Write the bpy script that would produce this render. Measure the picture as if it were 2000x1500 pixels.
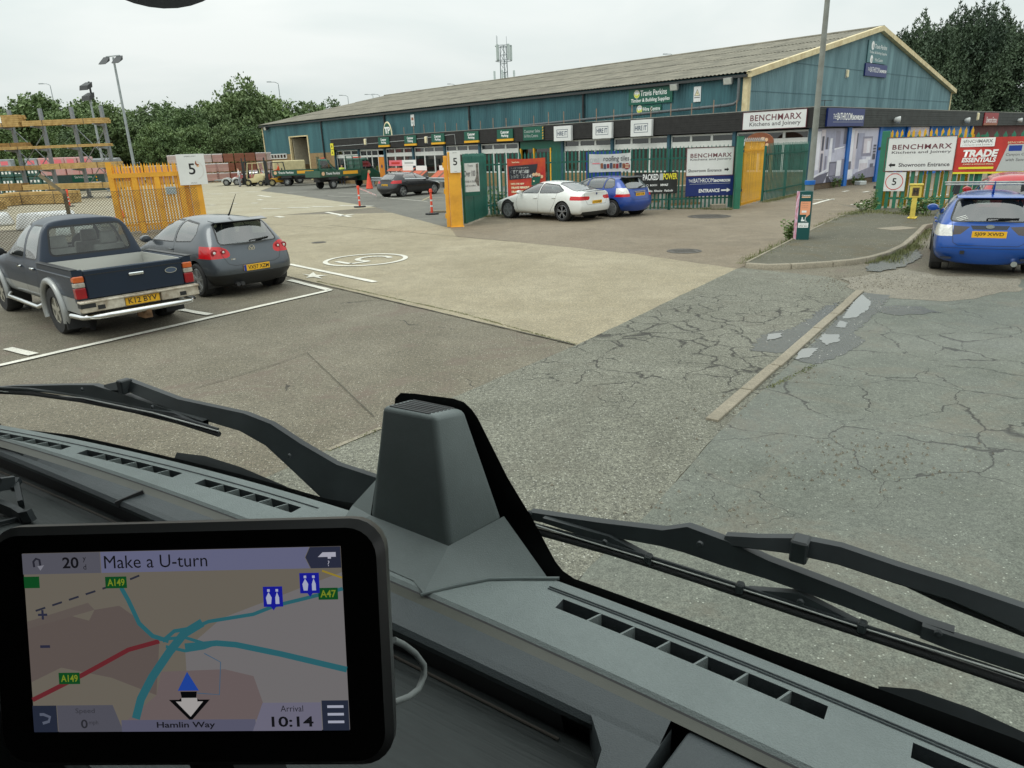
import bpy, bmesh, math, random
from math import sin, cos, pi, radians, sqrt, atan2, hypot
from mathutils import Vector, Matrix
from mathutils.bvhtree import BVHTree
for o in list(bpy.data.objects):
 bpy.data.objects.remove(o)
SC = bpy.context.scene
COL = SC.collection
rnd = random.Random(7)
# ---------------------------------------------------------------- camera, sky, sun, exposure
cam_data = bpy.data.cameras.new("camera")
cam_data.sensor_width = 36.0
cam_data.lens = 36.0 * 1380.5 / 2000.0
cam_data.clip_start = 0.02
cam_data.clip_end = 1500.0
cam = bpy.data.objects.new("camera", cam_data)
COL.objects.link(cam)
cam.matrix_world = (Matrix.Translation((0, 0, 2.5)) @ Matrix.Rotation(radians(90 - 18.325), 4, 'X')
     @ Matrix.Rotation(radians(-2.036), 4, 'Z'))
SC.camera = cam
world = bpy.data.worlds.new("World")
SC.world = world
world.use_nodes = True
SUN_EL, SUN_AZ = radians(52), radians(200)      # azimuth measured in the ground plane from +X
def build_sky():
 nt = world.node_tree
 nt.nodes.clear()
 N = nt.nodes.new
 out = N('ShaderNodeOutputWorld')
 sky = N('ShaderNodeTexSky')
 sky.sky_type = 'NISHITA'
 sky.sun_disc = False
 sky.sun_elevation = SUN_EL
 sky.sun_rotation = pi / 2 - SUN_AZ
 bg1 = N('ShaderNodeBackground')
 bg1.inputs['Strength'].default_value = 0.05
 nt.links.new(sky.outputs[0], bg1.inputs['Color'])
 tc = N('ShaderNodeTexCoord')
 mp = N('ShaderNodeMapping')
 mp.inputs['Scale'].default_value = (1.0, 1.0, 3.2)
 nz = N('ShaderNodeTexNoise')
 nz.inputs['Scale'].default_value = 2.1
 nz.inputs['Detail'].default_value = 5
 nz.inputs['Roughness'].default_value = 0.5
 nz.inputs['Distortion'].default_value = 0.4
 nt.links.new(tc.outputs['Generated'], mp.inputs['Vector'])
 nt.links.new(mp.outputs[0], nz.inputs['Vector'])
 cr = N('ShaderNodeValToRGB')
 cr.color_ramp.elements[0].position = 0.33
 cr.color_ramp.elements[0].color = (0.77, 0.835, 0.835, 1)
 cr.color_ramp.elements[1].position = 0.62
 cr.color_ramp.elements[1].color = (0.985, 1.0, 0.99, 1)
 nt.links.new(nz.outputs['Fac'], cr.inputs['Fac'])
 sp = N('ShaderNodeSeparateXYZ')
 nt.links.new(tc.outputs['Generated'], sp.inputs[0])
 ma = N('ShaderNodeMath')
 ma.operation = 'MULTIPLY_ADD'
 ma.use_clamp = False
 mx0 = N('ShaderNodeMath')
 mx0.operation = 'MAXIMUM'
 mx0.inputs[1].default_value = 0.0
 nt.links.new(sp.outputs['Z'], mx0.inputs[0])
 nt.links.new(mx0.outputs[0], ma.inputs[0])
 ma.inputs[1].default_value = 1.25
 ma.inputs[2].default_value = 0.86
 bg2 = N('ShaderNodeBackground')
 nt.links.new(cr.outputs['Color'], bg2.inputs['Color'])
 nt.links.new(ma.outputs[0], bg2.inputs['Strength'])
 mix = N('ShaderNodeMixShader')
 mix.inputs[0].default_value = 0.93
 nt.links.new(bg1.outputs[0], mix.inputs[1])
 nt.links.new(bg2.outputs[0], mix.inputs[2])
 nt.links.new(mix.outputs[0], out.inputs['Surface'])
build_sky()
sun_data = bpy.data.lights.new("sun", 'SUN')
sun_data.energy = 0.8
sun_data.angle = radians(24)
sun_data.color = (1.0, 0.96, 0.9)
sun = bpy.data.objects.new("sun", sun_data)
COL.objects.link(sun)
_d = Vector((cos(SUN_AZ) * cos(SUN_EL), sin(SUN_AZ) * cos(SUN_EL), sin(SUN_EL)))
sun.rotation_euler = _d.to_track_quat('Z', 'Y').to_euler()
SC.view_settings.view_transform = 'Standard'
SC.view_settings.look = 'None'
SC.view_settings.exposure = 0.0
SC.view_settings.gamma = 1.0
SC.view_settings.use_curve_mapping = False
SC.render.engine = 'CYCLES'
SC.cycles.use_denoising = True
SC.cycles.max_bounces = 7
SC.cycles.diffuse_bounces = 3
SC.cycles.glossy_bounces = 3
SC.cycles.transparent_max_bounces = 12
SC.cycles.caustics_reflective = False
SC.cycles.caustics_refractive = False
# ---------------------------------------------------------------- materials
MATS = {}
def srgb(r, g, b):
 f = lambda c: ((c / 255) / 12.92 if c / 255 <= 0.04045 else ((c / 255 + 0.055) / 1.055) ** 2.4)
 return (f(r), f(g), f(b))
def mat(name, col, rough=0.6, metal=0.0, var=0.12, scale=6.0, bump=0.0, bscale=60.0, coat=0.0, emit=0.0, spec=0.5, streak=False, dirt=None):
 """plain procedural material: base colour broken up by object-space noise, optional fine bump"""
 if name in MATS:
  return MATS[name]
 m = bpy.data.materials.new(name)
 m.use_nodes = True
 nt = m.node_tree
 p = nt.nodes['Principled BSDF']
 p.inputs['Roughness'].default_value = rough
 p.inputs['Metallic'].default_value = metal
 p.inputs['Specular IOR Level'].default_value = spec
 if coat:
  p.inputs['Coat Weight'].default_value = coat
  p.inputs['Coat Roughness'].default_value = 0.08
 c = tuple(col) + (1,)
 if var > 0:
  tc = nt.nodes.new('ShaderNodeTexCoord')
  src = tc.outputs['Object']
  if streak:
   mp = nt.nodes.new('ShaderNodeMapping')
   mp.inputs['Scale'].default_value = (1, 1, 0.12)
   nt.links.new(src, mp.inputs[0])
   src = mp.outputs[0]
  nz = nt.nodes.new('ShaderNodeTexNoise')
  nz.inputs['Scale'].default_value = scale
  nz.inputs['Detail'].default_value = 5
  nz.inputs['Roughness'].default_value = 0.62
  nt.links.new(src, nz.inputs['Vector'])
  cr = nt.nodes.new('ShaderNodeValToRGB')
  cr.color_ramp.elements[0].position = 0.32
  cr.color_ramp.elements[1].position = 0.68
  d = dirt or tuple(x * (1 - var * 1.6) for x in col)
  cr.color_ramp.elements[0].color = tuple(d) + (1,)
  cr.color_ramp.elements[1].color = tuple(min(1, x * (1 + var)) for x in col) + (1,)
  nt.links.new(nz.outputs['Fac'], cr.inputs['Fac'])
  nt.links.new(cr.outputs['Color'], p.inputs['Base Color'])
  if bump:
   n2 = nt.nodes.new('ShaderNodeTexNoise')
   n2.inputs['Scale'].default_value = bscale
   n2.inputs['Detail'].default_value = 3
   nt.links.new(tc.outputs['Object'], n2.inputs['Vector'])
   b = nt.nodes.new('ShaderNodeBump')
   b.inputs['Strength'].default_value = bump
   b.inputs['Distance'].default_value = 0.02
   nt.links.new(n2.outputs['Fac'], b.inputs['Height'])
   nt.links.new(b.outputs[0], p.inputs['Normal'])
 else:
  p.inputs['Base Color'].default_value = c
 if emit:
  p.inputs['Emission Color'].default_value = c
  p.inputs['Emission Strength'].default_value = emit
 MATS[name] = m
 return m
def glass_mat(name, tint, clear=0.5, gloss=0.9, rough=0.03, base=0.09):
 """thin pane: partly see-through, the rest a dark body colour, mirror reflections by Fresnel"""
 if name in MATS:
  return MATS[name]
 m = bpy.data.materials.new(name)
 m.use_nodes = True
 nt = m.node_tree
 nt.nodes.clear()
 N = nt.nodes.new
 out = N('ShaderNodeOutputMaterial')
 tr = N('ShaderNodeBsdfTransparent')
 tr.inputs['Color'].default_value = tuple(min(1, t * 1.0) for t in tint) + (1,)
 df = N('ShaderNodeBsdfDiffuse')
 df.inputs['Color'].default_value = (0.02, 0.025, 0.025, 1)
 mx = N('ShaderNodeMixShader')
 mx.inputs[0].default_value = 1 - clear
 nt.links.new(tr.outputs[0], mx.inputs[1])
 nt.links.new(df.outputs[0], mx.inputs[2])
 gl = N('ShaderNodeBsdfGlossy')
 gl.inputs['Roughness'].default_value = rough
 gl.inputs['Color'].default_value = (gloss, gloss, gloss, 1)
 lw = N('ShaderNodeLayerWeight')
 lw.inputs['Blend'].default_value = 0.5
 pw = N('ShaderNodeMath')
 pw.operation = 'POWER'
 nt.links.new(lw.outputs['Facing'], pw.inputs[0])
 pw.inputs[1].default_value = 3.0
 fr = N('ShaderNodeMath')
 fr.operation = 'MULTIPLY_ADD'
 nt.links.new(pw.outputs[0], fr.inputs[0])
 fr.inputs[1].default_value = 0.8
 fr.inputs[2].default_value = base
 m2 = N('ShaderNodeMixShader')
 nt.links.new(fr.outputs[0], m2.inputs[0])
 nt.links.new(mx.outputs[0], m2.inputs[1])
 nt.links.new(gl.outputs[0], m2.inputs[2])
 nt.links.new(m2.outputs[0], out.inputs['Surface'])
 MATS[name] = m
 return m
# ---------------------------------------------------------------- mesh builder
class MB:
 def __init__(s):
  s.v, s.f, s.k = [], [], []
  s.cur = 0
 def add(s, vs, fs):
  n = len(s.v)
  s.v += [tuple(v) for v in vs]
  for f in fs:
   s.f.append(tuple(i + n for i in f))
   s.k.append(s.cur)
  return s
 def box(s, x0, x1, y0, y1, z0, z1):
  vs = [(x0, y0, z0), (x1, y0, z0), (x1, y1, z0), (x0, y1, z0), (x0, y0, z1), (x1, y0, z1), (x1, y1, z1), (x0, y1, z1)]
  return s.add(vs, [(0, 3, 2, 1), (4, 5, 6, 7), (0, 1, 5, 4), (1, 2, 6, 5), (2, 3, 7, 6), (3, 0, 4, 7)])
 def hexa(s, b, t):
  """eight corners: bottom four (counter-clockwise seen from above), top four"""
  return s.add(list(b) + list(t), [(0, 3, 2, 1), (4, 5, 6, 7), (0, 1, 5, 4), (1, 2, 6, 5), (2, 3, 7, 6), (3, 0, 4, 7)])
 def bar(s, p, q, w, h, up=(0, 0, 1)):
  p, q, up = Vector(p), Vector(q), Vector(up)
  d = (q - p).normalized()
  a = d.cross(up)
  if a.length < 1e-4:
   a = d.cross(Vector((1, 0, 0)))
  a.normalize()
  b = a.cross(d)
  a, b = a * w / 2, b * h / 2
  vs = [p - a - b, p + a - b, p + a + b, p - a + b, q - a - b, q + a - b, q + a + b, q - a + b]
  return s.add(vs, [(0, 1, 2, 3), (7, 6, 5, 4), (4, 5, 1, 0), (5, 6, 2, 1), (6, 7, 3, 2), (7, 4, 0, 3)])
 def tube(s, pts, r, n=8, cap=True):
  pts = [Vector(p) for p in pts]
  m = len(pts)
  rs = r if isinstance(r, (list, tuple)) else [r] * m
  prev = None
  vs = []
  for i, p in enumerate(pts):
   d = (pts[min(i + 1, m - 1)] - pts[max(i - 1, 0)]).normalized()
   if prev is None:
    a = d.cross(Vector((0, 0, 1)))
    if a.length < 1e-3:
     a = d.cross(Vector((1, 0, 0)))
   else:
    a = prev - d * prev.dot(d)
   a.normalize()
   prev = a
   b = d.cross(a)
   for k in range(n):
    t = 2 * pi * k / n
    vs.append(p + (a * cos(t) + b * sin(t)) * rs[i])
  fs = []
  for i in range(m - 1):
   for k in range(n):
    k2 = (k + 1) % n
    fs.append((i * n + k, i * n + k2, (i + 1) * n + k2, (i + 1) * n + k))
  if cap:
   fs.append(tuple(range(n))[::-1])
   fs.append(tuple((m - 1) * n + k for k in range(n)))
  return s.add(vs, fs)
 def prism(s, poly, d0, d1, axis='y'):
  """polygon in the plane across the axis, pushed from d0 to d1. axis y: (x,z); x: (y,z); z: (x,y)"""
  n = len(poly)
  f = {'y': lambda u, w, d: (u, d, w), 'x': lambda u, w, d: (d, u, w), 'z': lambda u, w, d: (u, w, d)}[axis]
  vs = [f(u, w, d0) for u, w in poly] + [f(u, w, d1) for u, w in poly]
  fs = [tuple(range(n)), tuple(range(2 * n - 1, n - 1, -1))]
  for i in range(n):
   j = (i + 1) % n
   fs.append((j, i, i + n, j + n))
  return s.add(vs, fs)
 def lathe(s, prof, n=20, axis='z', c=(0, 0, 0)):
  vs, fs = [], []
  for r, h in prof:
   for k in range(n):
    t = 2 * pi * k / n
    u, w = r * cos(t), r * sin(t)
    if axis == 'z':
     vs.append((c[0] + u, c[1] + w, c[2] + h))
    elif axis == 'y':
     vs.append((c[0] + u, c[1] + h, c[2] + w))
    else:
     vs.append((c[0] + h, c[1] + u, c[2] + w))
  m = len(prof)
  for i in range(m - 1):
   for k in range(n):
    k2 = (k + 1) % n
    fs.append((i * n + k, i * n + k2, (i + 1) * n + k2, (i + 1) * n + k))
  if prof[0][0] > 1e-6:
   fs.append(tuple(range(n))[::-1])
  if prof[-1][0] > 1e-6:
   fs.append(tuple((m - 1) * n + k for k in range(n)))
  return s.add(vs, fs)
 def grid(s, rows, close=False):
  """rows of equal length of 3-D points"""
  m, n = len(rows), len(rows[0])
  vs = [p for r in rows for p in r]
  fs = []
  for i in range(m - 1):
   for k in range(n if close else n - 1):
    k2 = (k + 1) % n
    fs.append((i * n + k, i * n + k2, (i + 1) * n + k2, (i + 1) * n + k))
  return s.add(vs, fs)
 def tf(s, M, start=0):
  for i in range(start, len(s.v)):
   s.v[i] = tuple(M @ Vector(s.v[i]))
  return s
 def mesh(s, name, mats, smooth=None, bevel=0.0, seg=1, fix=True):
  me = bpy.data.meshes.new(name)
  me.from_pydata(s.v, [], s.f)
  for m in (mats if isinstance(mats, (list, tuple)) else [mats]):
   me.materials.append(m)
  if any(s.k):
   me.polygons.foreach_set('material_index', s.k)
  if bevel or fix:
   bm = bmesh.new()
   bm.from_mesh(me)
   if fix:
    bmesh.ops.recalc_face_normals(bm, faces=bm.faces)
   if bevel:
    es = [e for e in bm.edges if len(e.link_faces) == 2 and e.calc_face_angle(0) > 0.5]
    bmesh.ops.bevel(bm, geom=es, offset=bevel, segments=seg, affect='EDGES', profile=0.5, clamp_overlap=True)
   bm.to_mesh(me)
   bm.free()
  if smooth is not None:
   me.polygons.foreach_set('use_smooth', [True] * len(me.polygons))
   me.set_sharp_from_angle(angle=radians(smooth))
  me.update()
  return me
 def obj(s, name, mats, parent=None, smooth=None, bevel=0.0, seg=1, loc=None, rz=0.0, fix=True):
  o = bpy.data.objects.new(name, s.mesh(name, mats, smooth, bevel, seg, fix))
  COL.objects.link(o)
  if parent:
   o.parent = parent
  if loc is not None:
   o.location = loc
   o.rotation_euler = (0, 0, rz)
  return o
def tag(o, label, cat, group=None, kind=None):
 if label:
  o['label'] = label
 if cat:
  o['category'] = cat
 if group:
  o['group'] = group
 if kind:
  o['kind'] = kind
 return o
def thing(name, label, cat, loc=(0, 0, 0), rz=0.0, group=None):
 o = bpy.data.objects.new(name, None)
 o.empty_display_size = 0.2
 COL.objects.link(o)
 o.location = loc
 o.rotation_euler = (0, 0, rz)
 return tag(o, label, cat, group)
def struct(o, kind='structure'):
 o['kind'] = kind
 return o
def link_copy(src, parent):
 c = src.copy()
 COL.objects.link(c)
 c.parent = parent
 return c
def copy_tree(src, label=None, loc=None, rz=None, parent=None):
 c = src.copy()
 COL.objects.link(c)
 c.parent = parent
 if label:
  c['label'] = label
 if loc is not None:
  c.location = loc
 if rz is not None:
  c.rotation_euler = (0, 0, rz)
 for ch in list(src.children):
  copy_tree(ch, parent=c)
 return c
def put(me, name, parent, loc=(0, 0, 0), rz=0.0):
 """one more object on a shared mesh"""
 o = bpy.data.objects.new(name, me)
 COL.objects.link(o)
 o.parent = parent
 o.location = loc
 o.rotation_euler = (0, 0, rz)
 return o
_txt = {}
def text_mesh(body, bold=0.0, shear=0.0, space=1.0, align='CENTER'):
 cu = bpy.data.curves.new('lettering', 'FONT')
 cu.body = body
 cu.offset = bold
 cu.shear = shear
 cu.align_x = align
 cu.space_character = space
 cu.resolution_u = 3
 cu.space_line = 0.95
 ob = bpy.data.objects.new('lettering', cu)
 me = bpy.data.meshes.new_from_object(ob)
 bpy.data.objects.remove(ob)
 bpy.data.curves.remove(cu)
 return me
def text(body, x, z, w, h, y, m, parent, name='lettering', bold=0.0, shear=0.0, space=1.0, rot=0.0):
 """lettering fitted into a w x h box centred at (x, z) on a board facing -Y at depth y. w or h None keeps the font's proportion"""
 me = text_mesh(body, bold, shear, space)
 xs = [v.co.x for v in me.vertices]
 ys = [v.co.y for v in me.vertices]
 cx, cy = (min(xs) + max(xs)) / 2, (min(ys) + max(ys)) / 2
 W, H = max(xs) - min(xs), max(ys) - min(ys)
 sx = w / W if w else h / H
 sz = h / H if h else w / W
 ca, sa = cos(rot), sin(rot)
 for v in me.vertices:
  a, b = (v.co.x - cx) * sx, (v.co.y - cy) * sz
  v.co = (x + a * ca - b * sa, y, z + a * sa + b * ca)
 me.materials.clear()
 me.materials.append(m)
 me.name = name
 o = bpy.data.objects.new(name, me)
 COL.objects.link(o)
 o.parent = parent
 return o
def ring(cx, cz, r0, r1, y, n=32, sx=1.0, a0=0.0, a1=2 * pi):
 """flat ring in the XZ plane: (verts, faces)"""
 vs, fs = [], []
 full = abs(a1 - a0 - 2 * pi) < 1e-6
 m = n if full else n + 1
 for k in range(m):
  t = a0 + (a1 - a0) * k / n
  vs.append((cx + sx * r0 * cos(t), y, cz + r0 * sin(t)))
  vs.append((cx + sx * r1 * cos(t), y, cz + r1 * sin(t)))
 for k in range(n):
  a, b = 2 * k, 2 * ((k + 1) % m)
  fs.append((a, a + 1, b + 1, b))
 return vs, fs
def disc(cx, cz, r, y, n=24, sx=1.0):
 vs = [(cx + sx * r * cos(2 * pi * k / n), y, cz + r * sin(2 * pi * k / n)) for k in range(n)]
 return vs, [tuple(range(n))]
def rect(x0, x1, z0, z1, y):
 return [(x0, y, z0), (x1, y, z0), (x1, y, z1), (x0, y, z1)], [(0, 1, 2, 3)]
def lerp(a, b, t):
 return a + (b - a) * t
def mix3(p, q, t):
 return tuple(lerp(a, b, t) for a, b in zip(p, q))
# ---------------------------------------------------------------- ground materials
def ground_mat(name, base, blotch, fine=0.25, chips=0.0, chipcol=(0.55, 0.53, 0.47), chipscale=26.0, crack=0.0, crackscale=1.1, crackpos=None, crackr=5.0,
               rough=0.85, patch=None, patchw=0.5, gloss=0.0):
 m = bpy.data.materials.new(name)
 m.use_nodes = True
 nt = m.node_tree
 p = nt.nodes['Principled BSDF']
 L = nt.links.new
 def N(t, **kw):
  n = nt.nodes.new(t)
  for k, v in kw.items():
   if k in n.inputs:
    n.inputs[k].default_value = v
   else:
    setattr(n, k, v)
  return n
 def ramp(src, a, b, ca=(0, 0, 0, 1), cb=(1, 1, 1, 1)):
  r = N('ShaderNodeValToRGB')
  r.color_ramp.elements[0].position, r.color_ramp.elements[1].position = a, b
  r.color_ramp.elements[0].color, r.color_ramp.elements[1].color = ca, cb
  L(src, r.inputs['Fac'])
  return r.outputs['Color']
 def mixc(fac, a, b, mode='MIX'):
  x = N('ShaderNodeMix', data_type='RGBA', blend_type=mode)
  for s, v in ((x.inputs['Factor'], fac), (x.inputs[6], a), (x.inputs[7], b)):
   if hasattr(v, 'links') or isinstance(v, bpy.types.NodeSocket):
    L(v, s)
   else:
    s.default_value = v
  return x.outputs[2]
 def math_(op, a, b):
  x = N('ShaderNodeMath', operation=op)
  for s, v in ((x.inputs[0], a), (x.inputs[1], b)):
   if isinstance(v, bpy.types.NodeSocket):
    L(v, s)
   else:
    s.default_value = v
  return x.outputs[0]
 tc = N('ShaderNodeTexCoord')
 co = tc.outputs['Object']
 def noise(scale, detail=4, rough=0.6, dist=0.0):
  n = N('ShaderNodeTexNoise', Scale=scale, Detail=detail, Roughness=rough, Distortion=dist)
  L(co, n.inputs['Vector'])
  return n.outputs['Fac']
 c4 = lambda c: tuple(c) + (1,)
 col = mixc(ramp(noise(0.35, 6, 0.65, 0.6), 0.35, 0.65), c4(base), c4(blotch))
 col = mixc(0.55, col, ramp(noise(2.6, 5, 0.7), 0.2, 0.8, (0.6, 0.6, 0.6, 1), (1.3, 1.3, 1.3, 1)), 'MULTIPLY')
 n3 = ramp(noise(95.0, 3, 0.75), 0.3, 0.7, (1 - fine * 1.6,) * 3 + (1,), (1 + fine * 1.6,) * 3 + (1,))
 col = mixc(0.9, col, n3, 'MULTIPLY')
 n4 = ramp(noise(28.0, 4, 0.75), 0.3, 0.7, (1 - fine,) * 3 + (1,), (1 + fine,) * 3 + (1,))
 col = mixc(0.9, col, n4, 'MULTIPLY')
 if patch:
  col = mixc(math_('MULTIPLY', ramp(noise(0.8, 6, 0.7, 1.0), 0.52, 0.66), patchw), col, c4(patch))
 if chips:
  v = N('ShaderNodeTexVoronoi', Scale=chipscale, Randomness=1.0)
  L(co, v.inputs['Vector'])
  near = ramp(v.outputs['Distance'], 0.16, 0.3, (1, 1, 1, 1), (0, 0, 0, 1))
  sep = N('ShaderNodeSeparateColor')
  L(v.outputs['Color'], sep.inputs[0])
  pick = ramp(sep.outputs[0], 1 - chips * 2, 1 - chips)
  col = mixc(math_('MULTIPLY', near, pick), col, c4(chipcol))
  pick2 = ramp(sep.outputs[1], 1 - chips * 1.6, 1 - chips * 0.8)
  col = mixc(math_('MULTIPLY', math_('MULTIPLY', near, pick2), 0.75), col, c4(tuple(x * 0.35 for x in base)))
 hgt = noise(70.0, 3, 0.7)
 bs = 0.25
 if crack:
  dn = N('ShaderNodeTexNoise', Scale=1.7, Detail=4, Roughness=0.6)
  L(co, dn.inputs['Vector'])
  vm = N('ShaderNodeVectorMath', operation='MULTIPLY_ADD')
  L(dn.outputs['Color'], vm.inputs[0])
  vm.inputs[1].default_value = (0.55, 0.55, 0)
  L(co, vm.inputs[2])
  ce = N('ShaderNodeTexVoronoi', feature='DISTANCE_TO_EDGE', Scale=crackscale)
  L(vm.outputs[0], ce.inputs['Vector'])
  wd = ramp(noise(0.9, 3, 0.6, 0.5), 0.36, 0.62)
  if crackpos:
   gp = N('ShaderNodeVectorMath', operation='DISTANCE')
   L(co, gp.inputs[0])
   gp.inputs[1].default_value = crackpos
   wd = math_('MULTIPLY', wd, ramp(math_('DIVIDE', gp.outputs['Value'], crackr), 0.45, 1.0, (1, 1, 1, 1), (0.0, 0.0, 0.0, 1)))
  lim = math_('MULTIPLY', wd, 0.024 * crackscale * crack)
  cr = math_('LESS_THAN', ce.outputs['Distance'], lim)
  sm = N('ShaderNodeMapRange', clamp=True)
  L(ce.outputs['Distance'], sm.inputs['Value'])
  sm.inputs['From Min'].default_value = 0.0
  L(math_('ADD', lim, 0.0005), sm.inputs['From Max'])
  sm.inputs['To Min'].default_value = 1.0
  sm.inputs['To Max'].default_value = 0.0
  cm = math_('MULTIPLY', math_('POWER', sm.outputs[0], 0.6), math_('GREATER_THAN', lim, 0.002))
  col = mixc(math_('MULTIPLY', cm, 0.9), col, (0.018, 0.016, 0.013, 1))
  hgt = math_('SUBTRACT', hgt, math_('MULTIPLY', cm, 2.0))
  del cr
 b = N('ShaderNodeBump', Strength=0.35, Distance=0.012)
 L(hgt, b.inputs['Height'])
 L(b.outputs[0], p.inputs['Normal'])
 L(col, p.inputs['Base Color'])
 if gloss:
  L(ramp(noise(0.55, 4, 0.6, 0.8), 0.4, 0.65, (rough,) * 3 + (1,), (rough - gloss,) * 3 + (1,)), p.inputs['Roughness'])
 else:
  p.inputs['Roughness'].default_value = rough
 return m
M_ASPH = ground_mat('worn_brown_asphalt', (0.122, 0.107, 0.074), (0.172, 0.153, 0.112), 0.6, 0.24, (0.46, 0.43, 0.35), 40, crack=0.3, crackscale=0.3, patch=(0.138, 0.104, 0.08), patchw=0.75)
M_SLAB = ground_mat('buff_concrete', (0.268, 0.228, 0.148), (0.335, 0.29, 0.198), 0.42, 0.2, (0.58, 0.54, 0.43), 40, patch=(0.215, 0.18, 0.118), patchw=0.45)
M_YARD = ground_mat('yard_concrete', (0.33, 0.29, 0.20), (0.38, 0.345, 0.25), 0.15, 0.0, patch=(0.30, 0.25, 0.17), patchw=0.6)
M_CHIP = ground_mat('grey_chip_tarmac', (0.128, 0.127, 0.097), (0.172, 0.17, 0.134), 0.6, 0.24, (0.44, 0.44, 0.38), 42, crack=1.15, crackscale=2.2, crackpos=(3.3, 9.1, 0), crackr=3.7, patch=(0.11, 0.10, 0.075))
M_ROAD = ground_mat('slate_tarmac', (0.105, 0.115, 0.092), (0.136, 0.143, 0.115), 0.36, 0.08, (0.34, 0.36, 0.3), 42, crack=0.62, crackscale=1.15, crackpos=(4.2, 7.8, 0), crackr=5.0,
     patch=(0.145, 0.125, 0.09), patchw=0.5, rough=0.72, gloss=0.22)
M_BAY = ground_mat('brown_bay_asphalt', (0.182, 0.145, 0.098), (0.225, 0.185, 0.13), 0.4, 0.12, (0.42, 0.39, 0.3), 45, patch=(0.14, 0.115, 0.08), patchw=.6)
M_DARK = ground_mat('dark_yard_tarmac', (0.110, 0.107, 0.09), (0.15, 0.145, 0.122), 0.25, 0.0, patch=(0.19, 0.18, 0.15))
M_PAVE = ground_mat('footway_asphalt', (0.088, 0.083, 0.056), (0.112, 0.105, 0.073), 0.3, 0.05, patch=(0.105, 0.08, 0.036), patchw=0.6)
M_GRAVEL = ground_mat('loose_gravel', (0.17, 0.15, 0.112), (0.24, 0.22, 0.175), 0.5, 0.4, (0.5, 0.48, 0.42), 60)
M_KERB = ground_mat('kerb_concrete', (0.24, 0.21, 0.155), (0.30, 0.265, 0.20), 0.25, 0.0, patch=(0.2, 0.18, 0.13))
M_PAINT = ground_mat('worn_white_paint', (0.62, 0.60, 0.52), (0.72, 0.70, 0.62), 0.12, 0.25, (0.3, 0.27, 0.2), 30)
M_PAINTY = ground_mat('worn_yellow_paint', (0.45, 0.38, 0.2), (0.5, 0.45, 0.3), 0.12, 0.2, (0.25, 0.22, 0.16), 30)
M_JOINT = mat('joint_filler', (0.09, 0.082, 0.06), 0.95, var=0.3, scale=3)
def sheet(name, pts, z, m, kind='structure', jitter=0.0, step=0.6):
 """flat polygon at height z; jitter roughens its outline"""
 q = []
 n = len(pts)
 for i in range(n):
  a, b = Vector(pts[i]), Vector(pts[(i + 1) % n])
  k = max(1, int((b - a).length / step)) if jitter else 1
  k = min(k, 90)
  nrm = Vector((-(b - a).y, (b - a).x)).normalized() if (b - a).length else Vector((0, 0))
  for j in range(k):
   c = a + (b - a) * j / k + (nrm * rnd.uniform(-jitter, jitter) if j else Vector((0, 0)))
   q.append((c.x, c.y, z))
 mb = MB().add(q, [tuple(range(len(q)))])
 o = mb.obj(name, m, fix=False)
 if o.data.polygons[0].normal.z < 0:
  o.data.flip_normals()
 if kind:
  o['kind'] = kind
 return o
sheet('ground', [(-500, -60), (500, -60), (500, 700), (-500, 700)], 0.0, M_ASPH)
slab = [(0.869, 9.076), (4.754, 14.615), (2.988, 17.361), (0.145, 20.520), (-1.529, 22.160), (-1.927, 24.849), (-5.078, 32.439), (-10.2, 33.5), (-13.5, 30.5), (-12.0, 25.5), (-4.913, 15.699)]
sheet('road', slab, 0.004, M_SLAB, jitter=0.02, step=0.2)
yard = [(-10.15, 33.6), (-6.456, 36.345), (-15.199, 52.230), (-20, 60), (-23, 75), (-40, 96), (-50, 118), (-120, 118), (-90, 30), (-13.4, 30.6)]
sheet('yard', yard, 0.004, M_YARD, jitter=0.03)
sheet('tarmac_yard', [(-5.078, 32.439), (-6.456, 36.345), (-15.199, 52.230), (-19.9, 60), (-22.9, 75), (-30, 84), (14.5, 37.5), (9.0, 29.2), (-0.9, 29.3), (-1.927, 24.849)], 0.003, M_DARK, jitter=0.02)
sheet('parking_ground', [(-1.529, 22.160), (0.145, 20.520), (2.988, 17.361), (4.754, 14.615), (5.0, 14.9), (8.8, 20.5), (12.9, 25.9), (13.4, 30.0), (16, 37), (9.0, 29.15), (-0.9, 29.25), (-1.927, 24.849)], 0.005, M_BAY, jitter=0.02)
sheet('showroom_forecourt', [(13.3, 26.0), (13.4, 30.0), (15.6, 37.0), (42, 64), (75, 60), (40, 5), (17.8, 23.0)], 0.002, M_BAY, jitter=0.02)
sheet('junction_tarmac', [(0.869, 9.076), (4.754, 14.615), (4.95, 14.6), (6.1, 13.3), (6.113, 11.944), (1.826, 5.875), (0.959, 4.516), (0.439, 3.829), (-1.6, 0.6), (-3.6, 3.2), (-1.671, 5.840)], 0.006, M_CHIP, jitter=0.012, step=0.3)
sheet('access_road', [(6.322, 12.189), (1.826, 5.875), (0.959, 4.516), (0.439, 3.829), (-1.55, 0.55), (-4, -8), (40, -8), (40, 12), (14, 13.0), (8.2, 12.3)], 0.008, M_ROAD, jitter=0.012, step=0.3)
sheet('gutter_gravel', [(6.193, 13.094), (7.793, 13.938), (7.962, 13.006), (9.129, 12.492), (8.577, 11.572), (6.876, 10.865), (6.312, 11.165), (5.913, 11.532)], 0.011, M_GRAVEL, jitter=0.09, step=0.25)
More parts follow.
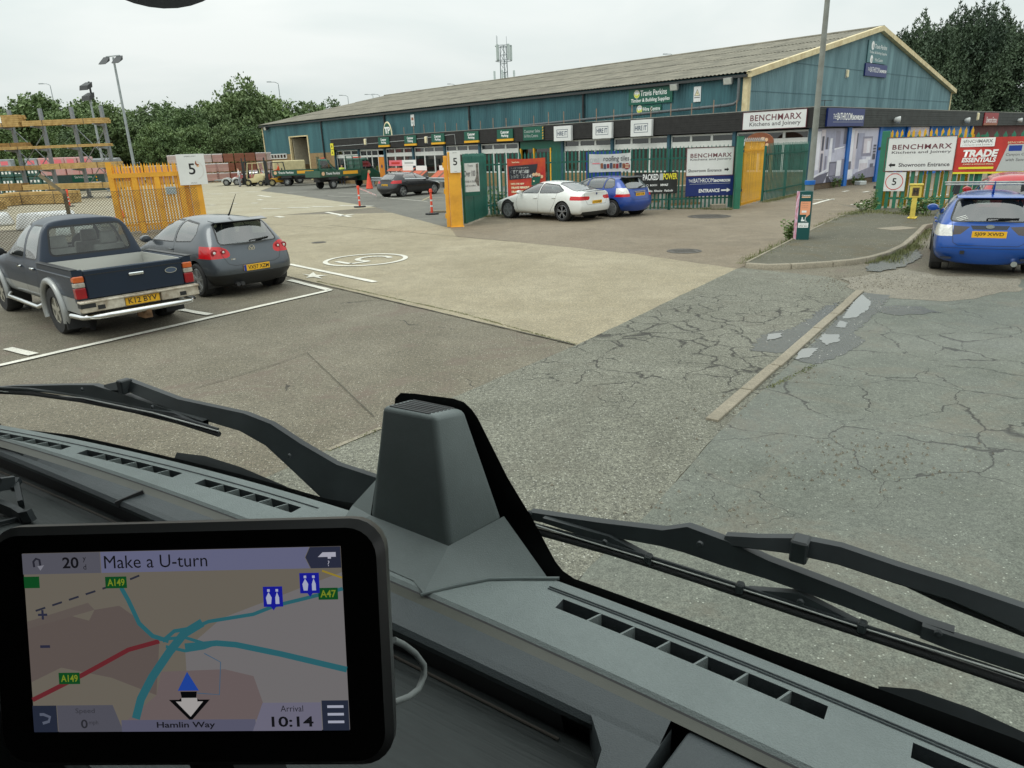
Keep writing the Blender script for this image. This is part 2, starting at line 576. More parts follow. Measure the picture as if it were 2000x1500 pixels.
def strip(mb, a, b, w, z, jit=0.0, n=None):
 a, b = Vector(a), Vector(b)
 d = (b - a)
 n = n or max(1, int(d.length / 0.25))
 nr = Vector((-d.y, d.x)).normalized() * w / 2
 rows = []
 for i in range(n + 1):
  c = a + d * i / n
  j1, j2 = 1 + rnd.uniform(-jit, jit), 1 + rnd.uniform(-jit, jit)
  rows.append([(c.x - nr.x * j1, c.y - nr.y * j1, z), (c.x + nr.x * j2, c.y + nr.y * j2, z)])
 mb.grid(rows)
 return mb
mb = MB()
for a, b, w in (((0.869, 9.076), (-4.913, 15.699), 0.03), ((0.145, 20.520), (-6.822, 27.619), 0.02), ((-18.294, 42.983), (-13.259, 44.325), 0.05), ((-10.158, 29.409), (-6.332, 26.337), 0.02), ((-1.398, 6.644), (-2.734, 9.170), 0.012), ((-2.734, 9.170), (-2.996, 8.678), 0.009),
    ((-2.996, 8.678), (-3.667, 7.775), 0.012)):
 strip(mb, a, b, w, 0.0135, 0.5)
struct(mb.obj('joint_lines', M_JOINT, fix=False))
mb = MB()
strip(mb, (-1.671, 5.840), (-1.267, 6.316), 0.05, 0.0125, 0.6)
struct(mb.obj('concrete_edging_line', M_KERB, fix=False))
# ---------------------------------------------------------------- painted markings
def paint(name, segs, w, m=None, z=0.017, jit=0.12):
 mb = MB()
 for a, b in segs:
  strip(mb, a, b, w, z, jit)
 return struct(mb.obj(name, m or M_PAINT, fix=False))
paint('parking_line', [((-6.859, 8.967), (-3.491, 13.749)), ((-3.491, 13.749), (-4.694, 15.136)), ((-5.094, 11.839), (-5.809, 12.362)), ((-6.664, 9.577), (-7.300, 9.982))], 0.13)
paint('bay_line', [((-5.376, 17.504), (-2.738, 14.500))], 0.13)
mb = MB()
star = [(-4.629, 15.911), (-4.420, 15.731), (-4.417, 16.075), (-4.252, 15.695), (-3.972, 15.569), (-4.151, 15.474), (-3.975, 15.116), (-4.252, 15.430), (-4.382, 15.327), (-4.383, 15.589)]
mb.add([(x, y, 0.0165) for x, y in star], [tuple(range(len(star)))])
struct(mb.obj('worn_painted_mark', M_PAINT, fix=False))
CX, CY = -3.55, 17.83
mb = MB()
v, f = ring(0, 0, 0.93, 1.05, 0, 56)
mb.add([(x, z, 0) for x, _, z in v], f)
fv = [((-0.30, 0.62), (0.36, 0.62)), ((-0.30, 0.62), (-0.30, 0.08)), ]
for (p, q) in fv:
 strip(mb, p, q, 0.15, 0.0)
arc = [(-0.30 + 0.02, 0.10)] + [(-0.02 + 0.40 * cos(t), -0.22 + 0.40 * sin(t)) for t in [radians(a) for a in range(110, -150, -20)]]
for p, q in zip(arc, arc[1:]):
 strip(mb, p, q, 0.15, 0.0005, n=1)
o = mb.obj('speed_roundel_marking', M_PAINT, loc=(CX, CY, 0.0165), rz=radians(-47 + 180), fix=False)
for p_ in o.data.polygons:
 if p_.normal.z < 0:
  p_.flip()
struct(o)
paint('yard_dashes', [((-12.766, 38.211), (-11.648, 37.708)), ((-11.448, 38.299), (-10.164, 37.712)), ((-10.186, 38.417), (-8.977, 37.854)), ((-8.735, 38.449), (-6.781, 37.174)), ((-23.231, 57.676), (-21.928, 56.893)), ((-21.865, 58.229), (-20.825, 57.589)), ((-20.840, 59.025), (-19.489, 58.173)),
                      ((-17.648, 52.459), (-15.962, 49.773)), ((-15.890, 47.125), (-15.420, 46.387)), ((-17.376, 42.949), (-17.007, 42.772)), ((-16.354, 43.698), (-15.982, 43.515)), ((-15.056, 43.481), (-14.691, 43.299)), ((-10.343, 32.741), (-9.859, 32.042))], 0.26)
paint('yard_arrow', [((-8.409, 34.124), (-7.389, 32.332)), ((-7.389, 32.332), (-6.665, 31.033)), ((-7.302, 31.532), (-6.800, 32.354))], 0.22)
paint('bay_marks', [((-11.881, 52.084), (-8.793, 48.996)), ((-11.757, 48.483), (-8.947, 45.329)), ((-7.549, 44.552), (-4.195, 39.238)), ((-16.557, 55.635), (-14.911, 55.286))], 0.09)
paint('yellow_bay_marks', [((-5.192, 42.313), (-3.530, 42.318)), ((-4.478, 40.615), (-3.382, 40.458)), ((-4.449, 44.792), (-4.581, 40.250))], 0.08, M_PAINTY)
paint('forecourt_arrows', [((12.280, 29.031), (13.420, 30.533)), ((13.420, 30.533), (14.201, 31.419)), ((13.688, 31.360), (14.118, 31.131)), ((13.483, 28.178), (15.048, 29.389)), ((13.570, 28.407), (13.800, 27.762)), ((12.894, 26.439), (13.777, 27.006)), ((16.462, 35.504), (16.998, 36.067)), ((17.068, 34.688), (17.600, 35.226)),
                           ((19.844, 34.671), (20.686, 35.028)), ((17.433, 30.000), (19.308, 31.723)), ((16.404, 28.121), (17.883, 29.124)), ((13.249, 31.263), (13.796, 31.303))], 0.16)
mb = MB()
mb.add([(x, y, 0.106) for x, y in ((12.268, 22.017, 0.090)[:2], (12.411, 21.793, 0.090)[:2], (12.777, 22.339, 0.090)[:2], (12.541, 22.432, 0.090)[:2])], [(0, 1, 2, 3)])
struct(mb.obj('yellow_marking', mat('yellow_floor_paint', srgb(225, 195, 70), 0.8), fix=False))
# ---------------------------------------------------------------- footway island and kerbs
isl_l = [(5.005, 14.829), (8.763, 20.405), (10.840, 23.386), (12.746, 25.593)]
isl_f = [(4.963, 14.702), (5.324, 14.422), (5.950, 14.414), (6.629, 14.528), (7.175, 14.677), (7.698, 14.982), (8.385, 15.574), (9.283, 16.614), (10.611, 18.469), (11.808, 20.209)]
bk = [(13.4, 25.9), (15.2, 24.7)]
far = [(14.0, 22.2), (16.0, 24.0)]
sheet('pavement', isl_f + [(12.4, 20.6), (17.5, 23.0), (13.45, 25.65)] + isl_l[::-1][1:], 0.09, M_PAVE)
kb = thing('kerb', 'low grey concrete kerb curving round the front of the footway island', 'kerb', (isl_f[0][0], isl_f[0][1], 0))
path = isl_f + [(12.4, 20.6), (14.4, 21.6)]
seglen = [0]
for p, q in zip(path, path[1:]):
 seglen.append(seglen[-1] + hypot(q[0] - p[0], q[1] - p[1]))
def along(pth, sl, d):
 for i in range(len(pth) - 1):
  if d <= sl[i + 1] or i == len(pth) - 2:
   t = (d - sl[i]) / (sl[i + 1] - sl[i])
   return Vector((lerp(pth[i][0], pth[i + 1][0], t), lerp(pth[i][1], pth[i + 1][1], t)))
d0 = 0.0
while d0 < seglen[-1] - 0.2:
 d1 = min(d0 + 0.9, seglen[-1])
 rows = []
 for k in range(5):
  c = along(path, seglen, lerp(d0 + 0.008, d1 - 0.008, k / 4))
  e = along(path, seglen, min(lerp(d0, d1, k / 4) + 0.02, seglen[-1])) - along(path, seglen, max(lerp(d0, d1, k / 4) - 0.02, 0))
  nr = Vector((-e.y, e.x)).normalized()
  rows.append([(c.x - nr.x * o_, c.y - nr.y * o_, z_) for o_, z_ in ((0.075, -0.02), (0.06, 0.085), (0.045, 0.1), (-0.06, 0.102), (-0.062, 0.02))])
 mb = MB().grid(rows)
 n0 = len(mb.v)
 mb.f += [(0, 1, 2, 3, 4), (n0 - 1, n0 - 2, n0 - 3, n0 - 4, n0 - 5)]
 mb.k += [0, 0]
 o = mb.obj('kerb_stone', M_KERB, kb, smooth=40)
 o.matrix_parent_inverse = Matrix.Translation(kb.location).inverted()
 d0 = d1
eg = thing('edging', 'thin pale concrete edging along the left side of the footway island', 'edging', (isl_l[0][0], isl_l[0][1], 0))
for a, b in zip(isl_l, isl_l[1:]):
 a, b = Vector(a), Vector(b)
 k = max(1, round((b - a).length / 0.95))
 for i in range(k):
  p, q = a + (b - a) * (i + 0.01) / k, a + (b - a) * (i + 0.99) / k
  o = MB().bar((p.x, p.y, 0.05), (q.x, q.y, 0.05), 0.055, 0.1).obj('edging_stone', M_KERB, eg)
  o.matrix_parent_inverse = Matrix.Translation(eg.location).inverted()
ks = thing('kerb_line', 'long line of pale flush kerb stones crossing the cracked tarmac beside the puddles', 'kerb', ((1.875, 6.198)[0], (1.875, 6.198)[1], 0))
a, b = Vector((1.875, 6.198)), Vector((6.000, 11.873))
k = 7
for i in range(k):
 p, q = a + (b - a) * (i + 0.012) / k, a + (b - a) * (i + 0.988) / k
 s_ = rnd.uniform(-0.012, 0.012)
 o = MB().bar((p.x + s_, p.y, 0.005 + rnd.uniform(0, 0.008)), (q.x + s_, q.y, 0.005 + rnd.uniform(0, 0.008)), 0.125, 0.05).obj('kerb_stone', M_KERB, ks, bevel=0.006)
 o.matrix_parent_inverse = Matrix.Translation(ks.location).inverted()
# ---------------------------------------------------------------- puddles and wet ground
M_WATER = bpy.data.materials.new('puddle_water')
M_WATER.use_nodes = True
_p = M_WATER.node_tree.nodes['Principled BSDF']
_p.inputs['Base Color'].default_value = (0.13, 0.135, 0.12, 1)
_p.inputs['Roughness'].default_value = 0.04
_p.inputs['IOR'].default_value = 2.1
M_WET = ground_mat('wet_tarmac', (0.045, 0.048, 0.04), (0.07, 0.074, 0.062), 0.3, 0.06, rough=0.35, gloss=0.2)
sheet('wet_ground', [(6.000, 11.782), (6.301, 11.462), (5.191, 9.895), (4.639, 9.224), (4.562, 8.752), (4.113, 8.279), (3.511, 7.813), (3.397, 8.037), (4.085, 9.028)], 0.0115, M_WET, jitter=0.035, step=0.06)
sheet('wet_ground', [(5.310, 11.138), (4.938, 10.811), (4.008, 9.607), (3.420, 9.259), (2.990, 8.543), (3.366, 8.376), (3.842, 8.929), (4.811, 10.289)], 0.0095, M_WET, jitter=0.045, step=0.06)
sheet('puddle', [(5.897, 11.623), (5.743, 10.983), (5.451, 10.503), (5.042, 10.016), (4.826, 9.984), (5.162, 10.550), (5.573, 11.173)], 0.015, M_WATER, jitter=0.016, step=0.04)
sheet('puddle', [(4.736, 9.869), (4.792, 9.734), (4.621, 9.457), (4.526, 9.530)], 0.015, M_WATER, jitter=0.014, step=0.04)
sheet('puddle', [(4.179, 9.150), (4.385, 9.121), (4.251, 8.794), (3.994, 8.628), (4.043, 8.927)], 0.015, M_WATER, jitter=0.016, step=0.04)
sheet('puddle', [(3.612, 8.485), (3.871, 8.523), (3.579, 8.123), (3.382, 8.061)], 0.015, M_WATER, jitter=0.016, step=0.04)
sheet('puddle', [(3.486, 9.249), (3.713, 9.301), (3.551, 9.049), (3.342, 8.920)], 0.015, M_WATER, jitter=0.03, step=0.08)
sheet('puddle', [(7.540, 14.662), (8.305, 15.207), (9.414, 16.311), (9.048, 15.409), (8.040, 14.207), (7.229, 13.627), (7.013, 13.797)], 0.016, M_WET, jitter=0.05, step=0.15)
sheet('puddle', [(5.623, 10.771), (6.313, 10.579), (6.369, 10.141), (5.713, 10.043), (5.529, 10.347)], 0.0125, M_WET, jitter=0.06, step=0.15)
# ---------------------------------------------------------------- manholes
M_IRON = mat('cast_iron', (0.10, 0.09, 0.075), 0.6, 0.4, 0.25, 20, 0.3, 90)
def manhole(c, r, label):
 t = thing('manhole', label, 'manhole cover', (c[0], c[1], 0.005))
 MB().lathe([(r, 0), (r, 0.008), (r * 0.86, 0.008), (r * 0.86, 0)], 28).obj('frame', M_IRON, t)
 mb = MB().lathe([(r * 0.84, 0), (r * 0.84, 0.006), (0.0, 0.006)], 28)
 for i in range(-3, 4):
  mb.box(-r * 0.6, r * 0.6, i * r * 0.16 - 0.012, i * r * 0.16 + 0.012, 0.006, 0.009)
 mb.obj('lid', M_IRON, t)
manhole((4.320, 17.381), 0.42, 'round iron manhole cover in the brown asphalt near the footway island')
manhole((7.244, 25.748), 0.75, 'wide flat iron cover in the ground before the blue and white entrance sign')
manhole((-5.752, 21.968), 0.22, 'small dark drain cover in the buff concrete road')
o = MB().box(-0.45, 0.45, -0.3, 0.3, 0, 0.008).obj('access_cover', M_KERB, loc=((10.744, 19.697, 0.090)[0], (10.744, 19.697, 0.090)[1], 0.09), rz=0.3)
tag(o, 'square pale cover plate set in the footway island', 'cover plate')
# ---------------------------------------------------------------- the warehouse. Building frame: x runs along the gable side (t), y along the long front (s)
EX, EY = 15.41, 37.09
BRZ = radians(132.92 - 90)
_ba = Vector((cos(radians(132.92)), sin(radians(132.92)), 0))
_bb = Vector((sin(radians(132.92)), -cos(radians(132.92)), 0))
RZ_FRONT = radians(132.92 - 180)      # boards facing out of the long front
RZ_SIDE = radians(132.92 - 90)        # boards facing out of the gable side
def BW(s, t, z):
 return Vector((EX, EY, 0)) + _ba * s + _bb * t + Vector((0, 0, z))
BAY = 4.18
S1, S2, T1, T2, EAVE, RIDGE = 6.535, 71.5, 5.0, 42.3, 6.35, 10.1
TM = (T1 + T2) / 2
wh = thing('warehouse', 'long blue corrugated warehouse with a grey fibre cement roof and low shopfront', 'warehouse', BW(0, 0, 0), BRZ)
def streak_mat(name, c, d, e):
 m = mat(name, c, 0.55, 0, 0.22, 1.1, streak=True, dirt=d)
 return m
M_BLUE = streak_mat('faded_teal_cladding', srgb(64, 108, 114), srgb(46, 86, 94), None)
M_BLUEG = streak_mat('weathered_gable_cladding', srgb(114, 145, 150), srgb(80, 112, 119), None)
M_ROOF = mat('fibre_cement_roof', srgb(135, 130, 116), 0.9, 0, 0.16, 0.9, 0.2, 6, dirt=srgb(104, 101, 90))
M_CREAM = mat('cream_trim', srgb(226, 212, 170), 0.6, 0, 0.06, 2, dirt=srgb(200, 180, 135))
M_FASC = mat('dark_stained_boards', srgb(44, 43, 42), 0.7, 0, 0.2, 3, streak=False)
M_FASC2 = mat('greyed_stained_boards', srgb(62, 66, 65), 0.75, 0, 0.2, 2.5)
M_WHITE = mat('white_frames', (0.72, 0.73, 0.69), 0.45, 0, 0.05, 3)
M_PANE = glass_mat('shop_glass', (0.35, 0.4, 0.38), 0.45)
M_INT = mat('dim_interior', (0.05, 0.047, 0.04), 0.9, 0, 0.5, 1.4)
M_BLIND = mat('wood_blinds', srgb(120, 92, 62), 0.8, 0, 0.3, 5)
M_BRICK = bpy.data.materials.new('buff_brick')
M_BRICK.use_nodes = True
def brick_nodes(m, c1, c2, mortar, scale=1.0, bw=0.225, rh=0.075):
 nt = m.node_tree
 p = nt.nodes['Principled BSDF']
 p.inputs['Roughness'].default_value = 0.9
 tc = nt.nodes.new('ShaderNodeTexCoord')
 sp = nt.nodes.new('ShaderNodeSeparateXYZ')
 cb = nt.nodes.new('ShaderNodeCombineXYZ')
 ad = nt.nodes.new('ShaderNodeMath')
 ad.operation = 'ADD'
 nt.links.new(tc.outputs['Object'], sp.inputs[0])
 nt.links.new(sp.outputs['X'], ad.inputs[0])
 nt.links.new(sp.outputs['Y'], ad.inputs[1])
 nt.links.new(ad.outputs[0], cb.inputs['X'])
 nt.links.new(sp.outputs['Z'], cb.inputs['Y'])
 b = nt.nodes.new('ShaderNodeTexBrick')
 b.inputs['Scale'].default_value = scale
 b.inputs['Brick Width'].default_value = bw
 b.inputs['Row Height'].default_value = rh
 b.inputs['Mortar Size'].default_value = 0.008
 b.inputs['Color1'].default_value = tuple(c1) + (1,)
 b.inputs['Color2'].default_value = tuple(c2) + (1,)
 b.inputs['Mortar'].default_value = tuple(mortar) + (1,)
 nt.links.new(cb.outputs[0], b.inputs['Vector'])
 nz = nt.nodes.new('ShaderNodeTexNoise')
 nz.inputs['Scale'].default_value = 1.3
 nz.inputs['Detail'].default_value = 6
 nt.links.new(tc.outputs['Object'], nz.inputs['Vector'])
 mx = nt.nodes.new('ShaderNodeMix')
 mx.data_type = 'RGBA'
 mx.blend_type = 'MULTIPLY'
 mx.inputs['Factor'].default_value = 0.5
 cr = nt.nodes.new('ShaderNodeValToRGB')
 cr.color_ramp.elements[0].position, cr.color_ramp.elements[1].position = 0.3, 0.7
 cr.color_ramp.elements[0].color = (0.5, 0.5, 0.5, 1)
 nt.links.new(nz.outputs['Fac'], cr.inputs['Fac'])
 nt.links.new(b.outputs['Color'], mx.inputs[6])
 nt.links.new(cr.outputs['Color'], mx.inputs[7])
 nt.links.new(mx.outputs[2], p.inputs['Base Color'])
brick_nodes(M_BRICK, srgb(168, 140, 95), srgb(148, 118, 80), srgb(150, 135, 110))
M_BRICKD = bpy.data.materials.new('dark_plinth_brick')
M_BRICKD.use_nodes = True
brick_nodes(M_BRICKD, srgb(110, 88, 66), srgb(90, 75, 60), srgb(110, 100, 85))
M_POST = mat('teal_posts', srgb(40, 82, 98), 0.5, 0, 0.1, 4)
M_BPOST = mat('bright_blue_posts', srgb(20, 105, 190), 0.5, 0, 0.1, 3)
M_BBRICK = mat('blue_painted_brick', srgb(28, 115, 200), 0.7, 0, 0.12, 5, 0.3, 40)
M_PBRICK = mat('pale_blue_painted_brick', srgb(105, 150, 205), 0.7, 0, 0.12, 5)
M_DRED = mat('dark_red_wall', srgb(92, 42, 42), 0.7, 0, 0.25, 2)
M_BLACK = mat('black_plastic', (0.02, 0.02, 0.021), 0.5, 0, 0.0)
M_GREYP = mat('grey_pipe', srgb(95, 100, 102), 0.5, 0, 0.1, 3)
M_FLAT = mat('flat_roof_felt', srgb(90, 92, 90), 0.9, 0, 0.2, 1)
M_OAK = mat('weathered_sticks', srgb(150, 125, 105), 0.8, 0, 0.2, 8)
def corrug(axis, u0, u1, fixed, zf, pitch, amp, zb):
 """vertical corrugated sheet wall; zf(u) is its top"""
 mb = MB()
 n = int((u1 - u0) / pitch)
 rows = [[], []]
 for i in range(n * 2 + 1):
  u = u0 + (u1 - u0) * i / (n * 2)
  d = amp if i % 2 else -amp
  for r, z in zip(rows, (zb, zf(u))):
   r.append((fixed + d, u, z) if axis == 'y' else (u, fixed + d, z))
 return mb.grid(rows)
DS0, DS1, DZ = 60.4, 64.75, 4.85
mb = corrug('y', S1 + 0.25, DS0, T1, lambda u: EAVE, 0.22, 0.022, 2.9)
n0 = corrug('y', DS1, S2, T1, lambda u: EAVE, 0.22, 0.022, 2.9)
mb.add(n0.v, n0.f)
n0 = corrug('y', DS0, DS1, T1, lambda u: EAVE, 0.22, 0.022, DZ)
mb.add(n0.v, n0.f)
mb.obj('cladding', M_BLUE, wh, fix=False)
gz = lambda t: EAVE + (RIDGE - EAVE) * (1 - abs(t - TM) / (TM - T1))
mb = corrug('x', T1 + 0.2, T2 - 0.12, S1, gz, 0.22, 0.02, 3.4)
mb.obj('gable_cladding', M_BLUEG, wh, fix=False)
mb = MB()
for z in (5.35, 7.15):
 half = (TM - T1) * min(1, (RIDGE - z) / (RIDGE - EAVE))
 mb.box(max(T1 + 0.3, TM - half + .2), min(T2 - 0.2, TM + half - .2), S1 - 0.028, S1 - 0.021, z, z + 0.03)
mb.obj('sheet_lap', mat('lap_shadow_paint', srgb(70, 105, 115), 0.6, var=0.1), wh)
mb = MB()
mb.box(T1, T1 + 0.3, DS1, S2, 0, 2.9).box(T1, T1 + 0.3, 45.95, DS0, 0, 2.9)
mb.obj('brick_wall', M_BRICK, wh)
mb = MB()
mb.add([(T1, S2, 0), (T2, S2, 0), (T2, S2, EAVE), (TM, S2, RIDGE), (T1, S2, EAVE)], [(0, 1, 2, 3, 4)])
mb.add([(T2, S1, 0), (T2, S2, 0), (T2, S2, EAVE), (T2, S1, EAVE)], [(0, 1, 2, 3)])
mb.add([(T1, 6.6, 0), (T1, 45.9, 0), (T1, 45.9, 2.95), (T1, 6.6, 2.95)], [(0, 1, 2, 3)])
mb.obj('rear_wall', M_BLUE, wh)
mb = MB()
mb.box(T1 + 9, T1 + 9.2, DS0 - 6, DS1 + 4, 0, DZ + 0.5).box(T1 + 0.3, T1 + 9, DS0 - 6.2, DS0 - 6, 0, 5.4).box(T1 + 0.3, T1 + 9, DS1 + 4, DS1 + 4.2, 0, 5.4).box(T1 + 0.1, T1 + 9, DS0 - 6, DS1 + 4, DZ + 0.55, DZ + 0.6)
mb.obj('loading_bay_interior', M_INT, wh)
mb = MB()
mb.box(T1 - 0.06, T1 + 0.2, DS1 - 0.16, DS1 + 0.1, 0, DZ).box(T1 - 0.06, T1 + 0.2, DS0 - 0.1, DS0 + 0.12, 0, DZ).box(T1 - 0.06, T1 + 0.2, DS0, DS1, DZ - 0.12, DZ)
mb.obj('door_frame', M_CREAM, wh)
mb = MB().box(T1 + 0.25, T1 + 2.6, DS1 - 0.32, DS1 - 0.22, 1.7, DZ - 0.2)
mb.obj('door', mat('pale_door_lining', srgb(190, 182, 160), 0.7, var=0.1), wh)
MB().box(T1 + 0.25, T1 + 2.6, DS1 - 0.34, DS1 - 0.24, 0, 1.69).obj('door_panel', M_BRICK, wh)
pitch = 0.28
for side, nm in ((0, 'roof'), (1, 'roof')):
 mb = MB()
 n = int((S2 + 0.5 - S1 + 0.35) / pitch)
 courses = 4
 for c in range(courses):
  f0, f1 = c / courses - (0.006 if c else 0), (c + 1) / courses
  rows = []
  for f, lift in ((f0, 0.05 if c else 0.0), (f1, 0.0)):
   t = lerp(T1 - 0.35, TM, f) if side == 0 else lerp(T2 + 0.2, TM, f)
   z = lerp(EAVE - 0.02, RIDGE, f) + 0.06 + lift * 0.5 + 0.012 * c
   r = []
   for i in range(n * 2 + 1):
    s_ = S1 - 0.35 + (S2 + 0.85 - S1) * i / (n * 2)
    r.append((t, s_, z + (0.028 if i % 2 else -0.028)))
   rows.append(r)
  mb.grid(rows)
 mb.obj(nm, M_ROOF, wh, fix=False)
mb = MB()
mb.tube([(TM, S1 - 0.35, RIDGE + 0.12), (TM, S2 + 0.5, RIDGE + 0.12)], 0.11, 8)
mb.obj('ridge_cap', M_ROOF, wh)
mb = MB().box(T1 - 0.3, T1 - 0.1, S1 - 0.1, S2 + 0.3, EAVE - 0.24, EAVE - 0.09)
mb.obj('gutter', mat('dark_gutter', srgb(58, 60, 60), 0.6, var=0.15), wh)
mb = MB()
sl = Vector((TM - T1, 0, RIDGE - EAVE)).normalized()
mb.bar((T1 - 0.2, S1 - 0.3, EAVE - 0.04), (TM + 0.06, S1 - 0.3, RIDGE + 0.1), 0.08, 0.34, (0, 1, 0))
mb.bar((TM - 0.06, S1 - 0.3, RIDGE + 0.1), (T2 + 0.2, S1 - 0.3, EAVE - 0.04), 0.08, 0.34, (0, 1, 0))
mb.v = [(x, y, z) for x, y, z in mb.v]
mb2 = MB()
for a_, b_ in (((T1 - 0.25, EAVE), (TM, RIDGE + 0.12)), ((TM, RIDGE + 0.12), (T2 + 0.25, EAVE))):
 mb2.add([(a_[0], S1 - 0.36, a_[1] - 0.26), (b_[0], S1 - 0.36, b_[1] - 0.26), (b_[0], S1 - 0.36, b_[1] + 0.08), (a_[0], S1 - 0.36, a_[1] + 0.08),
             (a_[0], S1 - 0.02, a_[1] - 0.26), (b_[0], S1 - 0.02, b_[1] - 0.26), (b_[0], S1 - 0.02, b_[1] + 0.08), (a_[0], S1 - 0.02, a_[1] + 0.08)],
   [(0, 1, 2, 3), (7, 6, 5, 4), (0, 4, 5, 1), (1, 5, 6, 2), (2, 6, 7, 3), (3, 7, 4, 0)])
mb2.obj('barge_board', M_CREAM, wh)
mb = MB().box(T1 - 0.06, T1 + 0.28, S1 - 0.06, S1 + 0.28, 3.3, EAVE - 0.1)
mb.obj('corner_board', M_CREAM, wh)
MB().box(T2 - 0.16, T2 + 0.06, S1 - 0.06, S1 + 0.2, 3.3, EAVE - 0.1).obj('corner_board', M_CREAM, wh)
MB().box(T1 - 0.06, T1 + 0.1, S2 - 0.1, S2 + 0.06, 0, EAVE - 0.1).obj('corner_board', M_CREAM, wh)
for s_ in (56.9, 44.7, 32.0, 19.3):
 mb = MB().tube([(T1 - 0.14, s_, EAVE - 0.2), (T1 - 0.1, s_, 3.3 if s_ < 46 else 0.1)], 0.085, 8)
 for z in (EAVE - 0.3, 5.2, 4.2):
  mb.tube([(T1 - 0.12, s_, z), (T1 - 0.12, s_, z + 0.09)], 0.105, 8)
 mb.obj('downpipe', M_BLACK, wh, smooth=40)
mb = MB().tube([(T1 - 0.2, 7.0, EAVE - 0.25), (T1 - 0.2, 7.0, 4.85), (T1 - 0.3, 7.2, 4.66), (T1 - 0.35, 7.6, 4.62), (T1 - 0.4, 24, 4.28), (T1 - 0.4, 30, 4.12)], 0.09, 10)
for k in range(14):
 s_ = 8.0 + k * 1.5
 mb.tube([(T1 - 0.38, s_, 4.62 - (s_ - 7.6) * 0.0207), (T1 - 0.38, s_ + 0.06, 4.62 - (s_ - 7.6) * 0.0207)], 0.11, 8)
mb.obj('drain_pipe', M_GREYP, wh, smooth=40)
for k in range(23):
 s_ = 4.88 + 1.42 * k
 put_h = 4.72 + rnd.uniform(-0.12, 0.16)
 MB().box(0.98, 1.02, s_ - 0.022, s_ + 0.022, 3.9, put_h).obj('fascia_stay', M_OAK, wh)
# ---------------------------------------------------------------- low shopfront: fascia boards, posts, window bays
FZ0, FZ1 = 3.03, 3.98
ROWS = 8
mb = MB()
h = (FZ1 - FZ0) / ROWS
for r in range(ROWS):
 z0, z1 = FZ0 + r * h, FZ0 + (r + 1) * h - 0.012
 o_ = 0.012 * (r % 2)
 mb.box(-0.30 - o_, -0.02, -0.30, 46.3, z0, z1)
mb.box(-0.27, -0.02, -0.27, 46.25, FZ0 + 0.01, FZ1 - 0.02)
mb.obj('fascia', M_FASC, wh)
mb = MB()
for r in range(ROWS):
 z0, z1 = FZ0 + r * h, FZ0 + (r + 1) * h - 0.012
 mb.box(-0.29, 46, -0.305 - 0.012 * (r % 2), -0.02, z0, z1)
mb.box(-0.02, 46, -0.27, -0.02, FZ0 + 0.01, FZ1 - 0.02)
mb.obj('side_fascia', M_FASC2, wh)
mb = MB().box(-0.33, 0.05, -0.33, 46.3, FZ1, FZ1 + 0.035).box(0.051, 46, -0.33, 0.05, FZ1, FZ1 + 0.035)
mb.obj('fascia_cap', mat('grey_roof_edge', srgb(150, 152, 145), 0.6, var=0.2), wh)
mb = MB()
mb.add([(0, 0, 3.93), (T1, 0, 3.93), (T1, 46.2, 3.93), (0, 46.2, 3.93)], [(0, 1, 2, 3)])
mb.add([(T1, 0, 3.93), (46, 0, 3.93), (46, S1, 3.93), (T1, S1, 3.93)], [(0, 1, 2, 3)])
mb.add([(-0.2, 0, 3.02), (T1, 0, 3.02), (T1, 46.2, 3.02), (-0.2, 46.2, 3.02)], [(0, 1, 2, 3)])
mb.obj('flat_roof', M_FLAT, wh)
mb = MB().box(0, T1, 45.95, 46.2, 0, 3.0)
mb.obj('end_wall', M_BRICK, wh)
MB().box(3.6, 3.7, 0.3, 45.9, 0, 3.0).obj('shop_interior', M_INT, wh)
mb = MB()
mb.add([(0, 0.2, 0.02), (3.6, 0.2, 0.02), (3.6, 45.9, 0.02), (0, 45.9, 0.02)], [(0, 1, 2, 3)])
mb.obj('shop_floor', M_INT, wh, fix=False)
for k in range(12):
 s_ = 0.1 + BAY * k
 if k == 5:
  continue
 MB().box(-0.14, 0.06, s_ - 0.09, s_ + 0.09, 0, FZ0).obj('post', M_POST, wh)
def window_bay(s0, s1, blinds=False, low=True):
 """white framed shop window between two posts: three lights over a white panel over three tall lights"""
 w = s1 - s0
 mb = MB()
 zs = [(1.02, 2.27), (2.60, 2.88)] if low else [(2.60, 2.88)]
 nb = 3
 fr = 0.075
 mb.box(0.0, 0.07, s0, s1, 2.88, 2.97).box(0.0, 0.06, s0, s1, 2.28, 2.595).box(0.0, 0.07, s0, s1, 0.93, 1.02)
 for z0, z1 in zs:
  for i in range(nb + 1):
   c = s0 + w * i / nb
   a_, b_ = max(s0, c - fr), min(s1, c + fr)
   mb.box(0.0, 0.065, a_, b_, z0, z1)
 f = mb.obj('window', M_WHITE, wh, bevel=0.008)
 for z0, z1 in zs:
  for i in range(nb):
   a_, b_ = s0 + w * i / nb + fr * 0.7, s0 + w * (i + 1) / nb - fr * 0.7
   m = MB().add([(0.045, a_, z0), (0.045, b_, z0), (0.045, b_, z1), (0.045, a_, z1)], [(0, 1, 2, 3)])
   m.obj('pane', M_PANE, f)
 if blinds:
  m = MB()
  for i in range(26):
   z = 1.1 + i * 0.069
   m.box(0.16, 0.19, s0 + 0.1, s1 - 0.1, z, z + 0.045)
  m.obj('blind', M_BLIND, f)
 MB().box(0.0, 0.2, s0, s1, 0, 0.93).obj('sill_wall', M_BRICK, wh)
for k in range(11):
 s0, s1 = 0.1 + BAY * k + 0.1, 0.1 + BAY * (k + 1) - 0.1
 if k in (4,):
  continue
 if k == 9:
  continue
 window_bay(s0, s1, blinds=k <= 2)
s0, s1 = 0.1 + BAY * 4 + 0.1, 0.1 + BAY * 5 - 0.1
